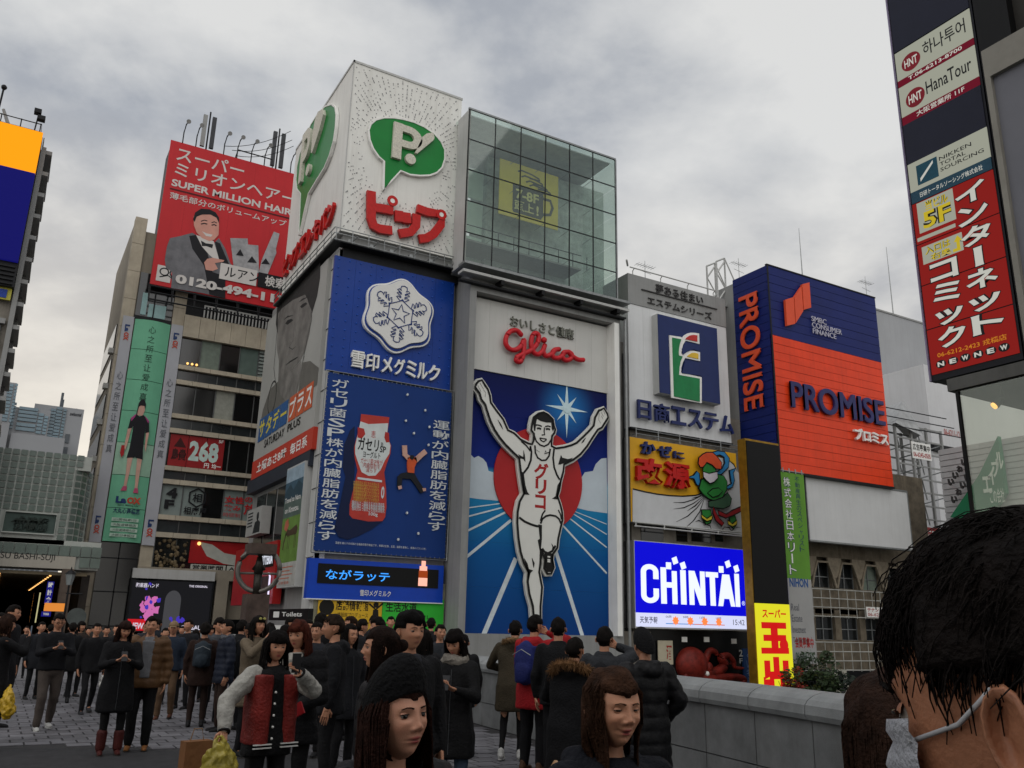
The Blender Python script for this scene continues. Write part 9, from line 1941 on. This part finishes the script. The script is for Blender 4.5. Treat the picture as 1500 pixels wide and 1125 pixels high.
bag(p,'crumpled yellow plastic bag hanging from the varsity jacket girl\'s hand','a99a3e',(.50,.22,.96),.17,.24); bag(p,'brown paper bag hanging beside the yellow plastic bag','7a5334',(.66,.20,.97),.10,.2,paper=True)
p=Q(441,908,7.2,-20,'girl with long auburn hair, cream sweater and black puffer jacket',hair='long',hc='4c241a',coat='0e0e11',fem=True,clen=.66,puff=1.2,legs='0d0d0f',armR='pocket',armL=(-.10,.24,1.02,(1,0,0),1.2),hy=-8,hp=-6,hlen=.34,inner='a8a49c',wide=1.12,vox=.011)
v,f,n=remesh([sweep([(.05,.085,z,.062,.085) for z in (1.40,1.2,1.0,.9)],14)],.011,2); v=v+n*(fnoise(v,(24,24,9),3)*.006)[:,None]; mkobj('sweater_front',v,f,cloth('a09c94'),p['root'])
t=held(p,'wallet','red long wallet in the auburn haired girl\'s hand','wallet',(-.12,.36,1.00)); t.rotation_euler=(.2,.5,p['rz']); m_=B(); m_.box(-.10,.10,-.012,.012,-.048,.048); m_.build('leather_cover',mat('wallet_red','9c1c22',.4),t); m_=B(); m_.box(-.10,.10,-.0125,-.004,-.004,.004); m_.build('zip',STEEL,t)
p=Q(668,921,7.4,-12,'woman with long black hair and a pale grey scarf reading her phone',hair='long',hc='120d0c',coat='0e0e10',fem=True,clen=.78,legs='3f4f63',armR='phone',armL='phone',hy=-12,hp=-22,hlen=.34,vox=.011); scarf(p,'8f8980',.055); phone(p,'smartphone held by the woman in the pale grey scarf',both=True)
p=Q(601,896,5.6,24,'tall man with messy black hair in a black jacket looking right',hair='mop',hc='0d0b0b',coat='101013',armR='chest',armL='down',clen=.7,vox=.011,hy=8,quality=1,inner='2a2c33')
p=Q(566,917,4.6,-84,'woman in profile facing left with brown hair pinned back',hair='pony',hc='1f130f',coat='0e0e12',fem=True,clen=.7,vox=.011,hp=4,hood=1,puff=1.2,quality=2)
# ---- foreground
p=Q(578,979,2.2,32,'woman in a black beanie with long brown hair in the centre foreground',hair='long',hc='2e1a14',coat='0d0d10',fem=True,clen=.8,vox=.010,quality=2,hy=6,hp=3,beanie='0c0c0e',fringe=False,fw=1.04,hlen=.42,puff=1.3,hood=1,hroll=3,skin='cf9a80')
p=Q(893,977,2.5,26,'woman with a brown bob and navy top smiling in the foreground',fringe=False,fw=1.08,hair='pony',hth=.016,hc='3d281c',coat='10121a',hood=1,fem=True,clen=.6,vox=.010,quality=2,hy=6,hp=-2,smile=1,mouth=1,hlen=.07,skin='cc9678')
t=held(p,'shoulder_bag','dark shoulder bag with a pale leather strap on the smiling woman','bag',(.20,-.02,1.0)); m_=B(); m_.tube([(-.02,-.10,.20),(-.02,-.09,.36),(-.03,-.02,.425),(-.03,.06,.40),(-.02,.12,.28),(.02,.13,.1)],.010,6); m_.build('strap',mat('strap_tan','b08a66',.5),t); v,f,n=remesh([ellip((.05,0,-.05),(.07,.17,.15))],.012,2); mkobj('bag_body',v,f,cloth('16161a'),t)
p=Q(1306,985,1.75,200,'woman with wavy brown hair and olive jacket seen from behind at the lower right',hair='long',hc='33221a',coat='25271f',fem=True,clen=.7,vox=.010,quality=2,hlen=.36,hood=1,hp=-8)
# the nearest man: mask, black hair, ear
MASK=Q(1564,752,.63,-110,'man in a white face mask filling the lower right corner',hair='short',hth=.012,hc='15100e',coat='121214',clen=.7,vox=.010,quality=2,hp=-8,dense=2.8,lk=.85,hy=0,skin='b07a5c')
def mp_(x,y,z): return MASK['HP']((x,y,z))
vs=[];nu,nv=22,16
for i in range(nv):
    for j in range(nu):
        a=math.pi/2+(j/(nu-1)-.5)*1.95; z=.004-.112*(i/(nv-1)); b_=1+.0*z; rx=.079*(1-.30*max(0,-z/.118)**1.6)+.007; ry=.096+.007+.018*math.exp(-((z+.032)/.022)**2)*math.exp(-((math.cos(a))/.35)**2); pl=.0022*math.sin(i*2.2); vs.append(tuple(mp_((rx+pl)*math.cos(a),(ry+pl)*math.sin(a)*(1-.05*(i/nv)),z)))
m_=B(); m_.add(vs,[(i*nu+j,i*nu+j+1,(i+1)*nu+j+1,(i+1)*nu+j) for i in range(nv-1) for j in range(nu-1)]); mk=m_.build('face_mask',mat('mask_white','b4b6bc',.9,var=.05,vs=30,bump=.4,bs=240),MASK['root'],smooth=True)
m_=B()
for sx in (1,-1):
    m_.tube([tuple(mp_(sx*.064,.064,-.010)),tuple(mp_(sx*.080,.022,-.001)),tuple(mp_(sx*.086,.004,.010)),tuple(mp_(sx*.088,-.006,.017))],.0016,6); m_.tube([tuple(mp_(sx*.052,.066,-.095)),tuple(mp_(sx*.078,.02,-.062)),tuple(mp_(sx*.086,-.008,-.035))],.0016,6)
m_.build('mask_loop',mat('loop_white','b9babc',.8),MASK['root'],smooth=True)
for o in bpy.data.objects:
    for k_ in ('_o','_s'):
        if k_ in o: del o[k_]
